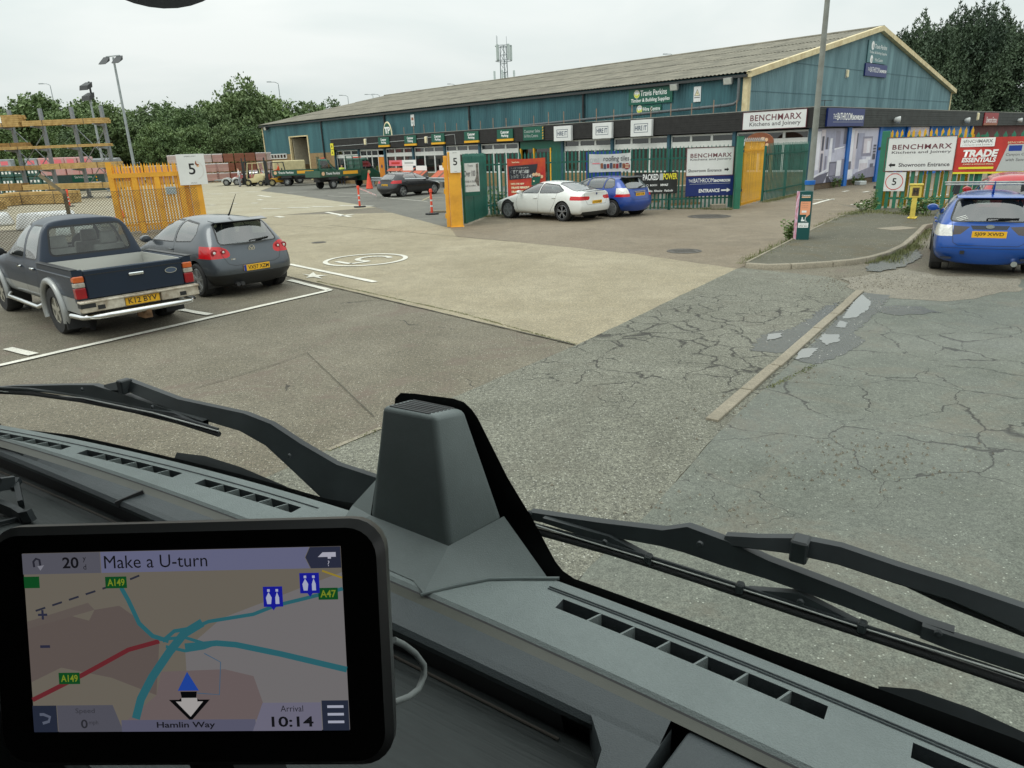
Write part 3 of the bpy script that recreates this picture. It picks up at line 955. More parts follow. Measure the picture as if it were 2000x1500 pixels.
M_TPG = mat('signboard_green', srgb(20, 92, 74), 0.45, var=0.05)
M_YEL = mat('yellow_trim', srgb(240, 180, 40), 0.5, var=0.05)
mb = MB().box(0, 0.1, s0, s1, 2.5, FZ0 - 0.02).box(0, 0.1, s0, 17.9, 0, 2.5).box(0, 0.1, 20.9, s1 + 0.2, 0, 2.5)
mb.obj('entrance_surround', M_TPG, wh)
for q in (17.95, 19.55, 20.85):
 MB().box(-0.06, 0.08, q - 0.05, q + 0.05, 0, 2.55).obj('door_trim', M_YEL, wh)
MB().add([(0.3, 19.5, 0), (0.3, 20.9, 0), (0.3, 20.9, 2.5), (0.3, 19.5, 2.5)], [(0, 1, 2, 3)]).obj('glass_door', M_PANE, wh)
MB().add([(0.08, 18.0, 0), (0.08, 19.5, 0), (0.08, 19.5, 2.5), (0.08, 18.0, 2.5)], [(0, 1, 2, 3)]).obj('glass_door', M_PANE, wh)
s0, s1 = 0.1 + BAY * 9 + 0.1, 0.1 + BAY * 10 - 0.1
mb = MB().box(0, 0.07, s0, s1, 2.83, 2.97).box(0, 0.06, s0, s1, 2.3, 2.46)
for q in (s0 + .04, 38.9, 39.9, 40.7, s1 - .04):
 mb.box(0, 0.065, q - 0.05, q + 0.05, 0.9, 2.83)
mb.box(0, 0.065, 38.95, s1, 0.9, 1.0)
f = mb.obj('window', M_WHITE, wh)
for a_, b_ in ((38.95, 39.85), (39.95, 40.65), (40.75, s1 - .08)):
 for z0, z1 in ((1.0, 2.3), (2.46, 2.83)):
  MB().add([(0.045, a_, z0), (0.045, b_, z0), (0.045, b_, z1), (0.045, a_, z1)], [(0, 1, 2, 3)]).obj('pane', M_PANE, f)
MB().box(0, 0.2, 38.95, s1, 0, 0.9).obj('sill_wall', M_BRICK, wh)
d = MB().box(-0.02, 0.04, 37.95, 38.85, 0.05, 2.28).obj('door', mat('orange_door', srgb(225, 140, 40), 0.5, var=0.06), wh, bevel=0.01)
v_, f_ = disc(0, 0, 0.16, 0, 20, 0.7)
m = MB().add([(-0.03, 38.4 + x, 1.5 + z) for x, _, z in v_], f_).obj('notice', mat('navy_notice', srgb(40, 55, 95), 0.5, var=0), d)
mb = MB()
for i in range(7):
 mb.box(T1 - 0.08, T1, 66 + i * 0.8 - 0.09, 66 + i * 0.8 + 0.09, 2.45, 2.95)
mb.box(T1 - 0.08, T1, 65.9, 71, 2.88, 2.98).box(T1 - 0.08, T1, 65.9, 71, 2.4, 2.5)
f = mb.obj('window', M_WHITE, wh)
for i in range(6):
 MB().add([(T1 - 0.05, 66.1 + i * .8, 2.5), (T1 - 0.05, 66.7 + i * .8, 2.5), (T1 - 0.05, 66.7 + i * .8, 2.88), (T1 - 0.05, 66.1 + i * .8, 2.88)], [(0, 1, 2, 3)]).obj('pane', M_PANE, f)
# ---------------------------------------------------------------- gable side of the shop: blue posts, printed bathroom panels, painted brick
for k, t in enumerate((0.05, 4.2, 8.55, 12.9, 17.0, 25.75)):
 MB().box(t - 0.2 if k else -0.08, t + 0.2, -0.1, 0.02, 0, FZ0).obj('blue_post', M_BPOST, wh)
MB().box(0.3, 12.7, 0.03, 0.25, 0, 0.30).obj('plinth', M_BRICKD, wh)
MB().box(8.75, 12.7, 0.04, 0.2, 0.3, FZ0).obj('blue_wall', M_BBRICK, wh)
MB().box(17.2, 21.4, 0.04, 0.2, 0, FZ0).obj('blue_wall', M_BBRICK, wh)
MB().box(21.41, 25.6, 0.04, 0.2, 0, FZ0).obj('pale_blue_wall', M_PBRICK, wh)
MB().box(25.95, 46, 0.04, 0.2, 0, FZ0).obj('dark_red_wall', M_DRED, wh)
MB().box(13.1, 16.8, 0.06, 0.2, 0, FZ0).obj('white_wall', M_WHITE, wh)
P_ = lambda n, r, g, b: mat('print_' + n, srgb(r, g, b), 0.35, var=0.1, scale=1.5)
PR = dict(w=P_('white', 232, 232, 242), l=P_('lilac', 196, 196, 216), g=P_('grey', 138, 136, 158), d=P_('slate', 92, 92, 112), b=P_('bluegrey', 160, 162, 188), p=P_('pink', 214, 206, 216), k=P_('dark', 66, 66, 84))
def printed(label, t0, t1, shapes):
 """flat printed picture of a bathroom filling a shop bay: patches in the unit square of the panel"""
 t = thing('printed_panel', label, 'printed panel', BW(0, t0, 0.31), RZ_SIDE)
 W, H = t1 - t0, 2.68
 MB().box(0, W, -0.02, 0.02, 0, H).obj('board', PR['l'], t)
 for i, (c, pts) in enumerate(shapes):
  y = -0.0215 - 0.0007 * i
  MB().add([(x * W, y, z * H) for x, z in pts], [tuple(range(len(pts)))]).obj('print', PR[c], t, fix=False)
 return t
R4 = lambda a, b, c, d: [(a, c), (b, c), (b, d), (a, d)]
printed('tall printed picture of a white shower and vanity, first bay of the gable shopfront', 0.28, 3.98, [
 ('b', R4(0, 1, 0.62, 1)), ('w', R4(0, .16, .25, .95)), ('p', R4(.17, .3, 0.22, .98)), ('k', R4(.2, .27, .6, .86)), ('d', R4(.2, .27, .2, .55)), ('k', R4(.34, .40, .62, .84)), ('g', R4(.34, .40, .2, .5)),
 ('w', [(.42, .1), (.54, .1), (.54, .82), (.46, .82)]), ('b', R4(.57, .63, .55, .95)), ('g', R4(.63, .78, .62, .95)), ('w', [(.62, .6), (.95, .64), (.95, .66), (.62, .63)]), ('d', R4(.9, 1, .7, 1)),
 ('d', [(0, 0), (.36, 0), (.5, .2), (.0, .12)]), ('w', [(0, .1), (.44, .22), (.44, .26), (0, .14)]), ('d', R4(.5, .74, .1, .38)), ('g', R4(.52, .72, .12, .35)), ('w', R4(.74, .9, .08, .4)), ('g', R4(.9, 1, .1, .42)),
 ('k', [(.44, 0), (.62, 0), (.5, .12), (.44, .12)]), ('g', [(.62, 0), (1, 0), (1, .1), (.56, .1)])])
printed('tall printed picture of a white basin below a framed mirror on the gable shopfront', 4.42, 8.33, [
 ('w', R4(0, .14, .3, .97)), ('p', R4(.15, .25, .2, .95)), ('k', R4(.24, .28, .6, .9)), ('b', R4(.28, .5, .2, .9)), ('g', R4(.44, .8, .44, .83)), ('p', R4(.5, .76, .5, .79)), ('w', R4(.62, .72, .5, .74)),
 ('w', R4(.4, .72, .14, .38)), ('p', R4(.42, .7, .16, .3)), ('w', R4(.64, .8, .36, .42)), ('d', R4(0, .12, .2, .36)), ('w', R4(0, .2, .02, .2)), ('g', [(.3, .1), (1, .1), (1, .22), (.75, .2), (.3, .12)]),
 ('g', [(.2, 0), (1, 0), (1, .1), (.24, .1)]), ('k', R4(.86, .96, .62, .66)), ('k', R4(.86, .96, .56, .60)), ('k', R4(.86, .96, .50, .54)), ('k', R4(.86, .96, .36, .48)), ('d', R4(.8, .92, .2, .28))])
printed('faded pink printed picture half hidden above the right hand entrance sign', 13.15, 16.75, [
 ('p', R4(0, 1, 0, 1)), ('b', R4(.05, .4, .3, .9)), ('w', R4(.5, .8, .2, .75)), ('g', R4(.42, .48, .1, .9))])
# ---------------------------------------------------------------- signs
INK = {k: mat('ink_' + k, srgb(*c), 0.5, var=0.0) for k, c in dict(white=(245, 246, 243), black=(28, 28, 30), maroon=(110, 58, 66), grey=(92, 88, 92), navy=(22, 40, 104), blue=(30, 62, 150), yellow=(238, 226, 60),
       green=(18, 88, 72), red=(206, 52, 44), teal=(40, 80, 92), cream=(238, 226, 186), lime=(205, 214, 70), orange=(240, 176, 50), pink=(236, 120, 130), peach=(242, 168, 128), slate=(70, 84, 104), lightgrey=(188, 192, 190), dkred=(150, 42, 48), tan=(232, 190, 150), brown=(150, 90, 60)).items()}
M_BOARD = mat('white_signboard', (0.78, 0.79, 0.77), 0.4, var=0.04, scale=1.5)
M_NAVY = mat('navy_signboard', srgb(20, 42, 108), 0.4, var=0.05)
def board(name, label, loc, rz, w, h, m, d=0.03, group=None, frame=None, fw=0.03, cat='sign'):
 t = thing(name, label, cat, loc, rz, group)
 MB().box(-w / 2, w / 2, -d / 2, d / 2, -h / 2, h / 2).obj('board', m, t, bevel=0.004)
 if frame:
  mb = MB()
  y0, y1 = -d / 2 - 0.012, d / 2 + 0.002
  mb.box(-w / 2 - fw, w / 2 + fw, y0, y1, h / 2, h / 2 + fw).box(-w / 2 - fw, w / 2 + fw, y0, y1, -h / 2 - fw, -h / 2)
  mb.box(-w / 2 - fw, -w / 2, y0, y1, -h / 2, h / 2).box(w / 2, w / 2 + fw, y0, y1, -h / 2, h / 2)
  mb.obj('frame', frame, t)
 t['face'] = -d / 2 - 0.003
 return t
def tx(t, body, x, z, w, h, ink, **k):
 return text(body, x, z, w, h, t['face'], INK[ink], t, **k)
def flat(t, name, vf, m, lift=0.0):
 v, f = vf
 return MB().add([(x, t['face'] - lift, z) for x, _, z in v], f).obj(name, m, t, fix=False)
def fpoly(t, name, pts, ink, lift=0.0):
 return flat(t, name, ([(x, 0, z) for x, z in pts], [tuple(range(len(pts)))]), INK[ink] if isinstance(ink, str) else ink, lift)
def logo(t, x, z, r, ink1='lime', sx=0.92):
 """round company badge: pale ring, two-tone disc, white letters"""
 flat(t, 'emblem', ring(x, z, r * 0.9, r, 0, 28, sx), INK['cream'], 0.001)
 flat(t, 'emblem', disc(x, z, r * 0.9, 0, 28, sx), INK[ink1], 0.0005)
 flat(t, 'emblem', ([(x + sx * r * .9 * cos(a), 0, z + r * .9 * sin(a)) for a in [pi * i / 14 for i in range(15)]], [tuple(range(15))]), INK['lightgrey'], 0.0015)
 return text('TP', x, z, r * 1.15, r * 0.75, t['face'] - 0.003, INK['white'], t, bold=0.03)
def arrow(t, x, z, l, h, ink, flip=1, sw=0.45):
 pts = [(-l / 2, -h * sw / 2), (l * 0.1, -h * sw / 2), (l * 0.1, -h / 2), (l / 2, 0), (l * 0.1, h / 2), (l * 0.1, h * sw / 2), (-l / 2, h * sw / 2)]
 return fpoly(t, 'arrow', [(x + flip * a, z + b) for a, b in pts], ink)
def fascia_at(s, z):
 return BW(s, -0.345, z)
for (s_, z, lab) in ((14.0, 3.50, 'white HIRE IT sign nearest the building corner'), (19.35 - 2.0, 3.5, 'middle white HIRE IT sign on the black fascia'), (21.6 - 0.5, 3.5, 'white HIRE IT sign next to the green customer sales board')):
 pass
M_HIRE = []
for px, lab in (((10.149, 3.457), 'white HIRE IT sign on black fascia, nearest the building corner'), ((13.101, 3.434), 'middle white HIRE IT sign on the black fascia'), ((16.426, 3.396), 'white HIRE IT sign just right of the green customer sales board')):
 t = board('hire_sign', lab, BW(px[0], -0.42, px[1]), RZ_FRONT, 1.5, 0.92, M_BOARD, 0.2, 'white HIRE IT signs on the fascia')
 tx(t, 'HIRE IT', 0, 0, 0.84, 0.27, 'slate', bold=0.025)
 for a, b, c, d in ((-.5, .5, .22, .25), (-.5, .5, -.25, -.22), (-.5, -.47, -.22, .22), (.47, .5, -.22, .22)):
  flat(t, 'border', rect(a, b, c, d, 0), INK['slate'])
t = board('shop_sign', 'green Customer Sales and Hire Centre board with hazard stripe on the fascia', BW((19.225, 3.421)[0], -0.36, 3.5), RZ_FRONT, 1.95, 0.86, M_TPG, 0.04)
tx(t, 'Customer Sales', -0.12, 0.16, 1.5, 0.2, 'lightgrey')
tx(t, '& Hire Centre', -0.2, -0.14, 1.3, 0.2, 'lightgrey')
for i in range(5):
 z = -0.4 + i * 0.17
 fpoly(t, 'stripe', [(0.86, z), (0.95, z + 0.06), (0.95, z + 0.14), (0.86, z + 0.08)], 'orange')
park = (((22.033, 3.387), 'nearest to the green customer sales board'), ((25.686, 3.372), 'above the pillar end of the palisade fence'), ((29.730, 3.354), 'right above the black hatchback bonnet'), ((33.396, 3.390), 'above the black hatchback roof'), ((37.264, 3.383), 'beside the orange door, farthest from the corner'))
for (s_, z), lab in park:
 t = board('parking_sign', 'green Customer Parking sign ' + lab, BW(s_, -0.37, 3.58), RZ_FRONT, 1.62, 0.62, M_TPG, 0.06, 'green customer parking signs along the fascia')
 tx(t, 'Customer', 0, 0.12, 0.86, 0.2, 'white', bold=0.03)
 tx(t, 'Parking', 0, -0.14, 0.72, 0.22, 'white', bold=0.03)
 MB().box(-0.83, 0.83, -0.05, 0.05, -0.48, -0.33).obj('kick_strip', M_YEL, t)
t = board('shop_sign', 'long white and maroon BENCHMARX sign on the fascia at the building corner', BW(1.95, -0.37, 3.5), RZ_FRONT, 3.4, 0.84, M_BOARD, 0.06, None, INK['maroon'], 0.02)
tx(t, 'BENCHMARX', 0.08, 0.13, 2.75, 0.30, 'maroon', bold=0.018, space=1.12)
tx(t, 'Kitchens and Joinery', 0.06, -0.20, 2.75, 0.26, 'grey', bold=0.012)
t = board('shop_sign', 'blue THE BATHROOM SHOWROOM sign on the gable fascia by the corner', BW(-0.37, 2.75, 3.5), RZ_SIDE, 4.5, 0.86, M_NAVY, 0.1)
tx(t, 'THE', -1.42, 0.04, 0.4, 0.24, 'white')
tx(t, 'BATHROOM', -0.25, 0.04, 1.8, 0.36, 'white', bold=.012)
tx(t, 'SHOWROOM', 1.4, -0.01, 1.4, 0.24, 'white', bold=0.045)
flat(t, 'underline', rect(-1.6, 2.1, -.23, -.215, 0), INK['lightgrey'])
t = board('shop_sign', 'red Showroom Entrance sign on the grey gable fascia', BW(-0.36, (28.946, 3.517)[0], 3.48), RZ_SIDE, 3.6, 0.88, INK['dkred'], 0.06)
tx(t, 'Showroom Entrance', 0.1, -0.05, 2.8, 0.42, 'white', bold=0.01)
flat(t, 'stripe', rect(-1.8, 1.8, -.44, -.28, 0), INK['brown'])
t = board('shop_sign', 'big green Travis Perkins board high on the blue front wall', BW(13.5, 4.93, 5.58), RZ_FRONT, 3.5, 1.0, M_TPG, 0.05)
logo(t, -1.08, 0.17, 0.26)
tx(t, 'Travis Perkins', 0.27, 0.2, 2.1, 0.36, 'white', bold=0.012)
tx(t, 'Timber & Building Supplies', 0.0, -0.26, 3.1, 0.3, 'white', bold=0.012)
t = board('shop_sign', 'small green Hire Centre board under the Travis Perkins board', BW(13.55, 4.93, 4.78), RZ_FRONT, 1.95, 0.44, M_TPG, 0.05)
logo(t, -0.78, 0.0, 0.26)
tx(t, 'Hire Centre', 0.2, 0, 1.35, 0.25, 'white', bold=0.012)
t = board('warning_sign', 'small white sign with a warning triangle on the blue front wall', BW((9.921, 5.417)[0], 4.94, (9.921, 5.417)[1]), RZ_FRONT, 0.52, 0.9, M_BOARD, 0.02)
fpoly(t, 'triangle', [(-.2, -.1), (.2, -.1), (0, .3)], 'grey')
fpoly(t, 'triangle', [(-.15, -.07), (.15, -.07), (0, .24)], 'cream', 0.002)
fpoly(t, 'bolt', [(-.02, -.03), (.05, .06), (.0, .06), (.03, .16), (-.06, .05), (0, .05)], 'black', 0.004)
flat(t, 'caption', rect(-.2, .2, -.22, -.17, 0), INK['grey'])
t = board('notice', 'small pale notice high on the far part of the front wall', BW((40.172, 5.395)[0], 4.94, (40.172, 5.395)[1]), RZ_FRONT, 0.55, 1.0, M_BOARD, 0.02, cat='notice')
flat(t, 'caption', rect(-.15, .15, 0, .25, 0), INK['brown'])
flat(t, 'caption', rect(-.18, .18, -.3, -.1, 0), INK['lightgrey'])
t = board('shop_sign', 'faded green Travis Perkins board near the top of the gable', BW(S1 - 0.06, 23.7, 8.5), RZ_SIDE, 3.7, 1.5, mat('faded_green_board', srgb(86, 128, 132), 0.5, var=0.08), 0.05)
for zz, r in ((0.42, 0.3), (-0.5, 0.28)):
 flat(t, 'emblem', disc(-1.05, zz, r, 0, 24, 0.9), INK['white'])
 flat(t, 'emblem', disc(-0.97, zz - 0.05, r * 0.5, 0, 18, 0.9), INK['lightgrey'], 0.002)
tx(t, 'Travis Perkins', 0.5, 0.4, 2.3, 0.3, 'white', bold=0.008)
tx(t, 'Timber & Building Supplies', 0.1, -0.05, 3.3, 0.22, 'white')
tx(t, 'Hire Centre', 0.35, -0.5, 1.5, 0.24, 'white')
t = board('shop_sign', 'navy THE BATHROOM SHOWROOM board high on the gable', BW(S1 - 0.08, 23.7, 7.26), RZ_SIDE, 4.1, 0.86, M_NAVY, 0.1)
tx(t, 'THE', -1.45, 0.03, 0.38, 0.22, 'white')
tx(t, 'BATHROOM', -0.3, 0.03, 1.75, 0.36, 'white')
tx(t, 'SHOWROOM', 1.3, -0.02, 1.3, 0.22, 'white', bold=0.045)
t = thing('oval_sign', 'green and white half oval badge sign standing on the black fascia', 'sign', BW((36.808, 3.826)[0], -0.2, 4.0), RZ_FRONT)
n = 18
outer = [(0.62 * cos(pi * i / n), 1.12 * sin(pi * i / n)) for i in range(n + 1)]
MB().prism(outer, -0.03, 0.03).obj('board', INK['cream'], t)
t['face'] = -0.034
fpoly(t, 'panel', [(x * .88, 0.02 + z * .88) for x, z in outer], 'green')
text('TP', 0, 0.42, 0.8, 0.55, -0.038, INK['white'], t, bold=0.04)
t = thing('warning_sign', 'two yellow hazard plates one above the other at the far end of the fascia', 'sign', BW(46.0, -0.36, 3.1), RZ_FRONT)
for z in (0.28, -0.28):
 MB().box(-0.27, 0.27, -0.02, 0.02, z - 0.26, z + 0.26).obj('plate', INK['yellow'], t)
 MB().add([(-.12, -0.025, z - .1), (.12, -0.025, z - .1), (0, -0.025, z + .15)], [(0, 1, 2)]).obj('symbol', INK['black'], t)
# ---------------------------------------------------------------- wall lamps
M_LAMPG = mat('lamp_glass', (0.55, 0.56, 0.5), 0.2, var=0.1)
M_DKM = mat('dark_metal', (0.045, 0.048, 0.05), 0.5, 0.3, 0.1)
def flood(name, label, loc, rz, s=1.0, m=None, group=None):
 t = thing(name, label, 'floodlight', loc, rz, group)
 mb = MB().hexa([(-.3 * s, -.42 * s, -.24 * s), (.3 * s, -.42 * s, -.24 * s), (.22 * s, -.1 * s, -.12 * s), (-.22 * s, -.1 * s, -.12 * s)], [(-.3 * s, -.5 * s, .16 * s), (.3 * s, -.5 * s, .16 * s), (.22 * s, -.16 * s, .2 * s), (-.22 * s, -.16 * s, .2 * s)])
 mb.obj('housing', m or M_DKM, t, bevel=0.01)
 MB().add([(-.26 * s, -.425 * s, -.2 * s), (.26 * s, -.425 * s, -.2 * s), (.26 * s, -.505 * s, .13 * s), (-.26 * s, -.505 * s, .13 * s)], [(0, 1, 2, 3)]).tf(Matrix.Translation((0, -0.006, 0))).obj('lens', M_LAMPG, t)
 MB().bar((0, -0.1 * s, 0), (0, 0.06, 0.02), 0.05, 0.05).obj('bracket', M_DKM, t)
 return t
M_ALU = mat('dull_aluminium', srgb(170, 172, 168), 0.45, 0.5, 0.1)
flood('floodlight', 'grey floodlight right of the green board on the front wall', BW((11.385, 5.948)[0], 4.9, (11.385, 5.948)[1]), RZ_FRONT, 0.95, M_ALU)
flood('floodlight', 'pale floodlight on the front wall by the building corner', BW((7.585, 5.988)[0], 4.9, (7.585, 5.988)[1]), RZ_FRONT, 0.95, M_ALU)
flood('floodlight', 'black floodlight above the half oval badge sign', BW((43.377, 5.050)[0], 4.6, (43.377, 5.050)[1]), RZ_FRONT, 1.0)
flood('floodlight', 'black floodlight at the far end of the blue front wall', BW((69.657, 5.941)[0], 4.9, (69.657, 5.941)[1]), RZ_FRONT, 1.0)
for px, lab in (((9.347, 3.386), 'nearest the blue sign'), ((22.397, 3.367), 'left of the red sign'), ((36.456, 3.376), 'right of the red sign')):
 t = thing('spot_lamp', 'small round spot lamp on the grey gable fascia, ' + lab, 'lamp', BW(-0.33, px[0], px[1]), RZ_SIDE, 'round spot lamps on the gable fascia')
 MB().lathe([(0.05, 0.0), (0.14, -0.08), (0.2, -0.3), (0.2, -0.33)], 14, 'y', (0, -0.05, 0)).tf(Matrix.Rotation(0.5, 4, 'Z')).obj('lamp_shade', INK['lightgrey'], t, smooth=40)
 MB().bar((0, 0, 0), (0, -0.1, 0), 0.04, 0.04).obj('bracket', M_DKM, t)
 MB().lathe([(0.18, 0), (0.0, -0.03)], 14, 'y', (0, -0.37, 0)).tf(Matrix.Rotation(0.5, 4, 'Z')).obj('lens', INK['cream'], t)
for loc, rz, lab in ((BW(-0.33, (25.543, 3.648)[0], (25.543, 3.648)[1]), RZ_SIDE, 'cream bulkhead lamp left of the red sign'), (BW((40.203, 3.598)[0], -0.33, (40.203, 3.598)[1]), RZ_FRONT, 'round cream bulkhead lamp on the far fascia'),
                     (BW((31.306, 3.482)[0], -0.33, (31.306, 3.482)[1]), RZ_FRONT, 'oblong cream bulkhead lamp between two parking signs'), (BW(S1 - 0.05, (18.684, 6.844)[0], (18.684, 6.844)[1]), RZ_SIDE, 'pale oblong lamp on the blue gable wall')):
 t = thing('bulkhead_lamp', lab, 'lamp', loc, rz)
 MB().box(-0.14, 0.14, -0.1, 0.02, -0.24, 0.24).obj('lens', INK['cream'], t, bevel=0.04, seg=2)
 MB().box(-0.17, 0.17, 0.0, 0.04, -0.27, 0.27).obj('base', INK['lightgrey'], t)
mb = MB().tube([BW(46.1, -0.335, 3.36), BW(40, -0.335, 3.42), BW(34.4, -0.335, 3.52), BW(28.3, -0.335, 3.75), BW(27.7, -0.335, 3.76), BW(27.65, -0.335, 3.0)], 0.018, 5)
tag(mb.obj('cable', INK['lightgrey']), 'thin pale cable clipped along the far end of the black fascia', 'cable')
t = thing('roof_aerial', 'small aerial on the flat roof in front of the gable', 'aerial', BW(1.2, (3.650, 4.339)[0], 3.93))
mb = MB().tube([(0, 0, 0), (0, 0, 0.55)], 0.02, 5)
mb.obj('pole', M_DKM, t)
mb = MB().tube([(-0.5, 0, 0.5), (0.4, 0, 0.5)], 0.015, 5)
for i in range(7):
 mb.tube([(-0.45 + i * .13, -0.12, 0.5), (-0.45 + i * .13, 0.12, 0.5)], 0.01, 4)
mb.obj('antenna', M_DKM, t)
# ---------------------------------------------------------------- palisade fences and gates
M_GRN = mat('fence_green', srgb(24, 98, 84), 0.5, 0, 0.14, 1.6, dirt=srgb(30, 82, 70))
M_GRN2 = mat('post_green', srgb(46, 118, 92), 0.5, 0, 0.12, 2)
M_YELG = mat('gate_yellow', srgb(240, 176, 52), 0.5, 0, 0.08, 1.5, dirt=srgb(212, 150, 48))
M_YELO = mat('gate_yellow_ochre', srgb(226, 170, 36), 0.5, 0, 0.1, 2)
_pale = {}
def pale_mesh(h, w, d=0.022, m=None, tip=0.11):
 k = (h, w, m.name)
 if k not in _pale:
  mb = MB()
  a = w / 2
  out = [(-a, 0), (a, 0), (a, h - tip), (a * 0.45, h - tip * 0.55), (0, h), (-a * 0.45, h - tip * 0.55), (-a, h - tip)]
  n = len(out)
  yy = [0.0, 0.0, 0.0, d * .8, d, d * .8, 0.0]
  vs = [(x, -d / 2 + 0 * y, z) for (x, z), y in zip(out, yy)] + [(x * .9, d / 2, z) for (x, z) in out]
  fs = [tuple(range(n)), tuple(range(2 * n - 1, n - 1, -1))] + [((i + 1) % n, i, i + n, (i + 1) % n + n) for i in range(n)]
  _pale[k] = mb.add(vs, fs).mesh('pale', m)
 return _pale[k]
def fence(name, label, p0, p1, h=2.4, sp=0.155, w=0.07, m=None, posts=2.75, post_m=None, cat='fence', base=0.06, frame=False, railz=None, post_h=None, skip=()):
 m = m or M_GRN
 p0, p1 = Vector(p0), Vector(p1)
 L = (p1 - p0).length
 t = thing(name, label, cat, (p0.x, p0.y, 0), atan2((p1 - p0).y, (p1 - p0).x))
 me = pale_mesh(h - base, w, 0.022, m)
 n = int(L / sp)
 for i in range(n + 1):
  if i in skip:
   continue
  o = put(me, 'pale', t, (sp * i + rnd.uniform(-0.006, 0.006), -0.035, base + rnd.uniform(-0.012, 0.012)))
  o.rotation_euler = (0, rnd.uniform(-0.008, 0.008), 0)
 for z in railz or (0.42, h - 0.45):
  MB().box(0, L, -0.02, 0.03, z - 0.03, z + 0.03).obj('rail', m, t)
 if frame:
  for x in (0.0, L):
   MB().box(x - 0.03, x + 0.03, -0.02, 0.04, base, h - 0.25).obj('stile', m, t)
 if posts:
  k = max(1, round(L / posts))
  for i in range(k + 1):
   x = L * i / k
   MB().box(x - 0.05, x + 0.05, 0.03, 0.13, 0, post_h or h - 0.1).obj('post', post_m or m, t)
 return t
F0, F1 = Vector((-0.9, 29.1)), Vector((9.0, 28.9))
fence('palisade_fence', 'long green palisade fence hung with banners behind the parked white and blue cars', F0, F1, 2.42, 0.155, 0.07)
t = thing('gate_post', 'tall green square post between the blue entrance sign and the yellow gate', 'post', (9.05, 28.45, 0))
MB().box(-0.11, 0.11, -0.11, 0.11, 0, 2.68).obj('shaft', M_GRN2, t, bevel=0.01)
MB().box(-0.12, 0.12, -0.12, 0.12, 2.68, 2.70).obj('cap', M_GRN2, t)
for z in (0.65, 2.1):
 MB().box(0.1, 0.17, -0.05, 0.03, z, z + 0.1).obj('hinge', M_DKM, t)
fence('gate', 'narrow yellow palisade gate standing open beside the green post', (9.25, 28.6), (10.85, 31.0), 2.5, 0.165, 0.062, M_YELO, 0, cat='gate', base=0.1, frame=True, railz=(0.16, 2.15))
mb = MB()
for i in range(22):
 a = Vector((9.25, 28.6, 2.53)).lerp(Vector((10.85, 31.0, 2.53)), i / 21)
 mb.bar(a + Vector((0, 0, -0.05)), a + Vector((0.06 * (-1) ** i, 0.03, 0.1)), 0.03, 0.01)
mb.bar((9.2, 28.55, 2.5), (10.9, 31.05, 2.5), 0.05, 0.05)
tag(mb.obj('gate_spikes', M_ALU), 'galvanised anti climb spikes along the top of the narrow yellow gate', 'spikes')
fence('palisade_fence', 'green palisade fence running back to the shop corner beyond the yellow gate', (11.2, 31.5), (14.9, 36.3), 2.4, 0.18, 0.06)
def pillar(name, label, x, y, rz, h):
 t = thing(name, label, 'gate pillar', (x, y, 0), rz)
 MB().prism([(-.21, -.16), (.21, -.16), (.21, .1), (.12, .18), (-.12, .18), (-.21, .1)], 0, h, 'z').obj('column', M_YELG, t, bevel=0.012)
 MB().box(-.36, -.22, -.06, .22, 0, h - 0.12).obj('channel', M_YELG, t, bevel=0.01)
 for z in (0.3, h * .45, h - .5):
  MB().box(-.40, -.36, 0.0, .1, z, z + 0.16).obj('hinge', M_YELO, t)
 MB().box(-.24, .24, -.2, .2, 0, 0.015).obj('base_plate', M_YELG, t)
 return t
pillar('gate_pillar', 'yellow steel gate pillar with a small white 5 sign at the end of the green fence', -1.72, 25.35, radians(4), 2.5)
pillar('gate_pillar', 'yellow steel gate pillar carrying the large white 5 sign behind the grey hatchback', -11.79, 28.1, radians(24), 2.75)
t = fence('gate', 'green palisade gate leaf folded back behind the right yellow pillar', (-1.46, 25.7), (-1.22, 26.75), 2.42, 0.075, 0.07, M_GRN, 0, cat='gate', frame=True)
t = fence('gate', 'second green gate leaf folded back against the fence end', (-1.2, 26.8), (-0.8, 28.7), 2.42, 0.1, 0.075, M_GRN, 0, cat='gate', frame=True)
LG0, LG1 = (-14.35, 27.0), (-12.1, 27.9)
t = fence('gate', 'yellow palisade gate behind the chain link fence and the two parked vehicles on the left', LG0, LG1, 2.5, 0.105, 0.072, M_YELG, 0, cat='gate', base=0.08, railz=(0.3, 2.08))
for x in (0.0, 0.75, 1.5, 2.3):
 MB().box(x - 0.09, x + 0.09, -0.14, -0.04, 0, 2.56 if x == 0 else 2.05).obj('post', M_YELG, t)
MB().box(0, 2.4, -0.15, -0.04, 2.0, 2.16).obj('rail', M_YELG, t)
MB().box(1.75, 2.1, -0.16, -0.145, 1.35, 1.62).obj('plate', mat('zinc_plate', srgb(176, 188, 190), 0.4, 0.4, 0.1), t)
# ---------------------------------------------------------------- signs on the fences and pillars
def five(label, loc, rz, w, h, ringed=False, fs=1.0, group=None):
 t = board('speed_sign', label, loc, rz, w, h, M_BOARD, 0.015, group)
 tx(t, 'SPEED LIMIT', 0, h * 0.43, w * 0.42, h * 0.035, 'grey')
 tx(t, 'M.P.H', 0, -h * 0.44, w * 0.2, h * 0.035, 'grey')
 tx(t, '5', 0, 0.0 if ringed else h * .02, None, h * 0.36 * fs, 'black', bold=0.012)
 if ringed:
  flat(t, 'ring', ring(0, 0, w * 0.37, w * 0.405, 0, 40), INK['red'])
 return t
five('tall narrow white 5 speed sign on the right yellow gate pillar', (-1.66, 25.13, 2.17), radians(4), 0.36, 0.7, fs=0.95)
t = five('large white 5 speed sign with an orange smudge on the left yellow pillar', (-11.72, 27.85, 2.2), radians(24), 0.97, 1.1, fs=1.0)
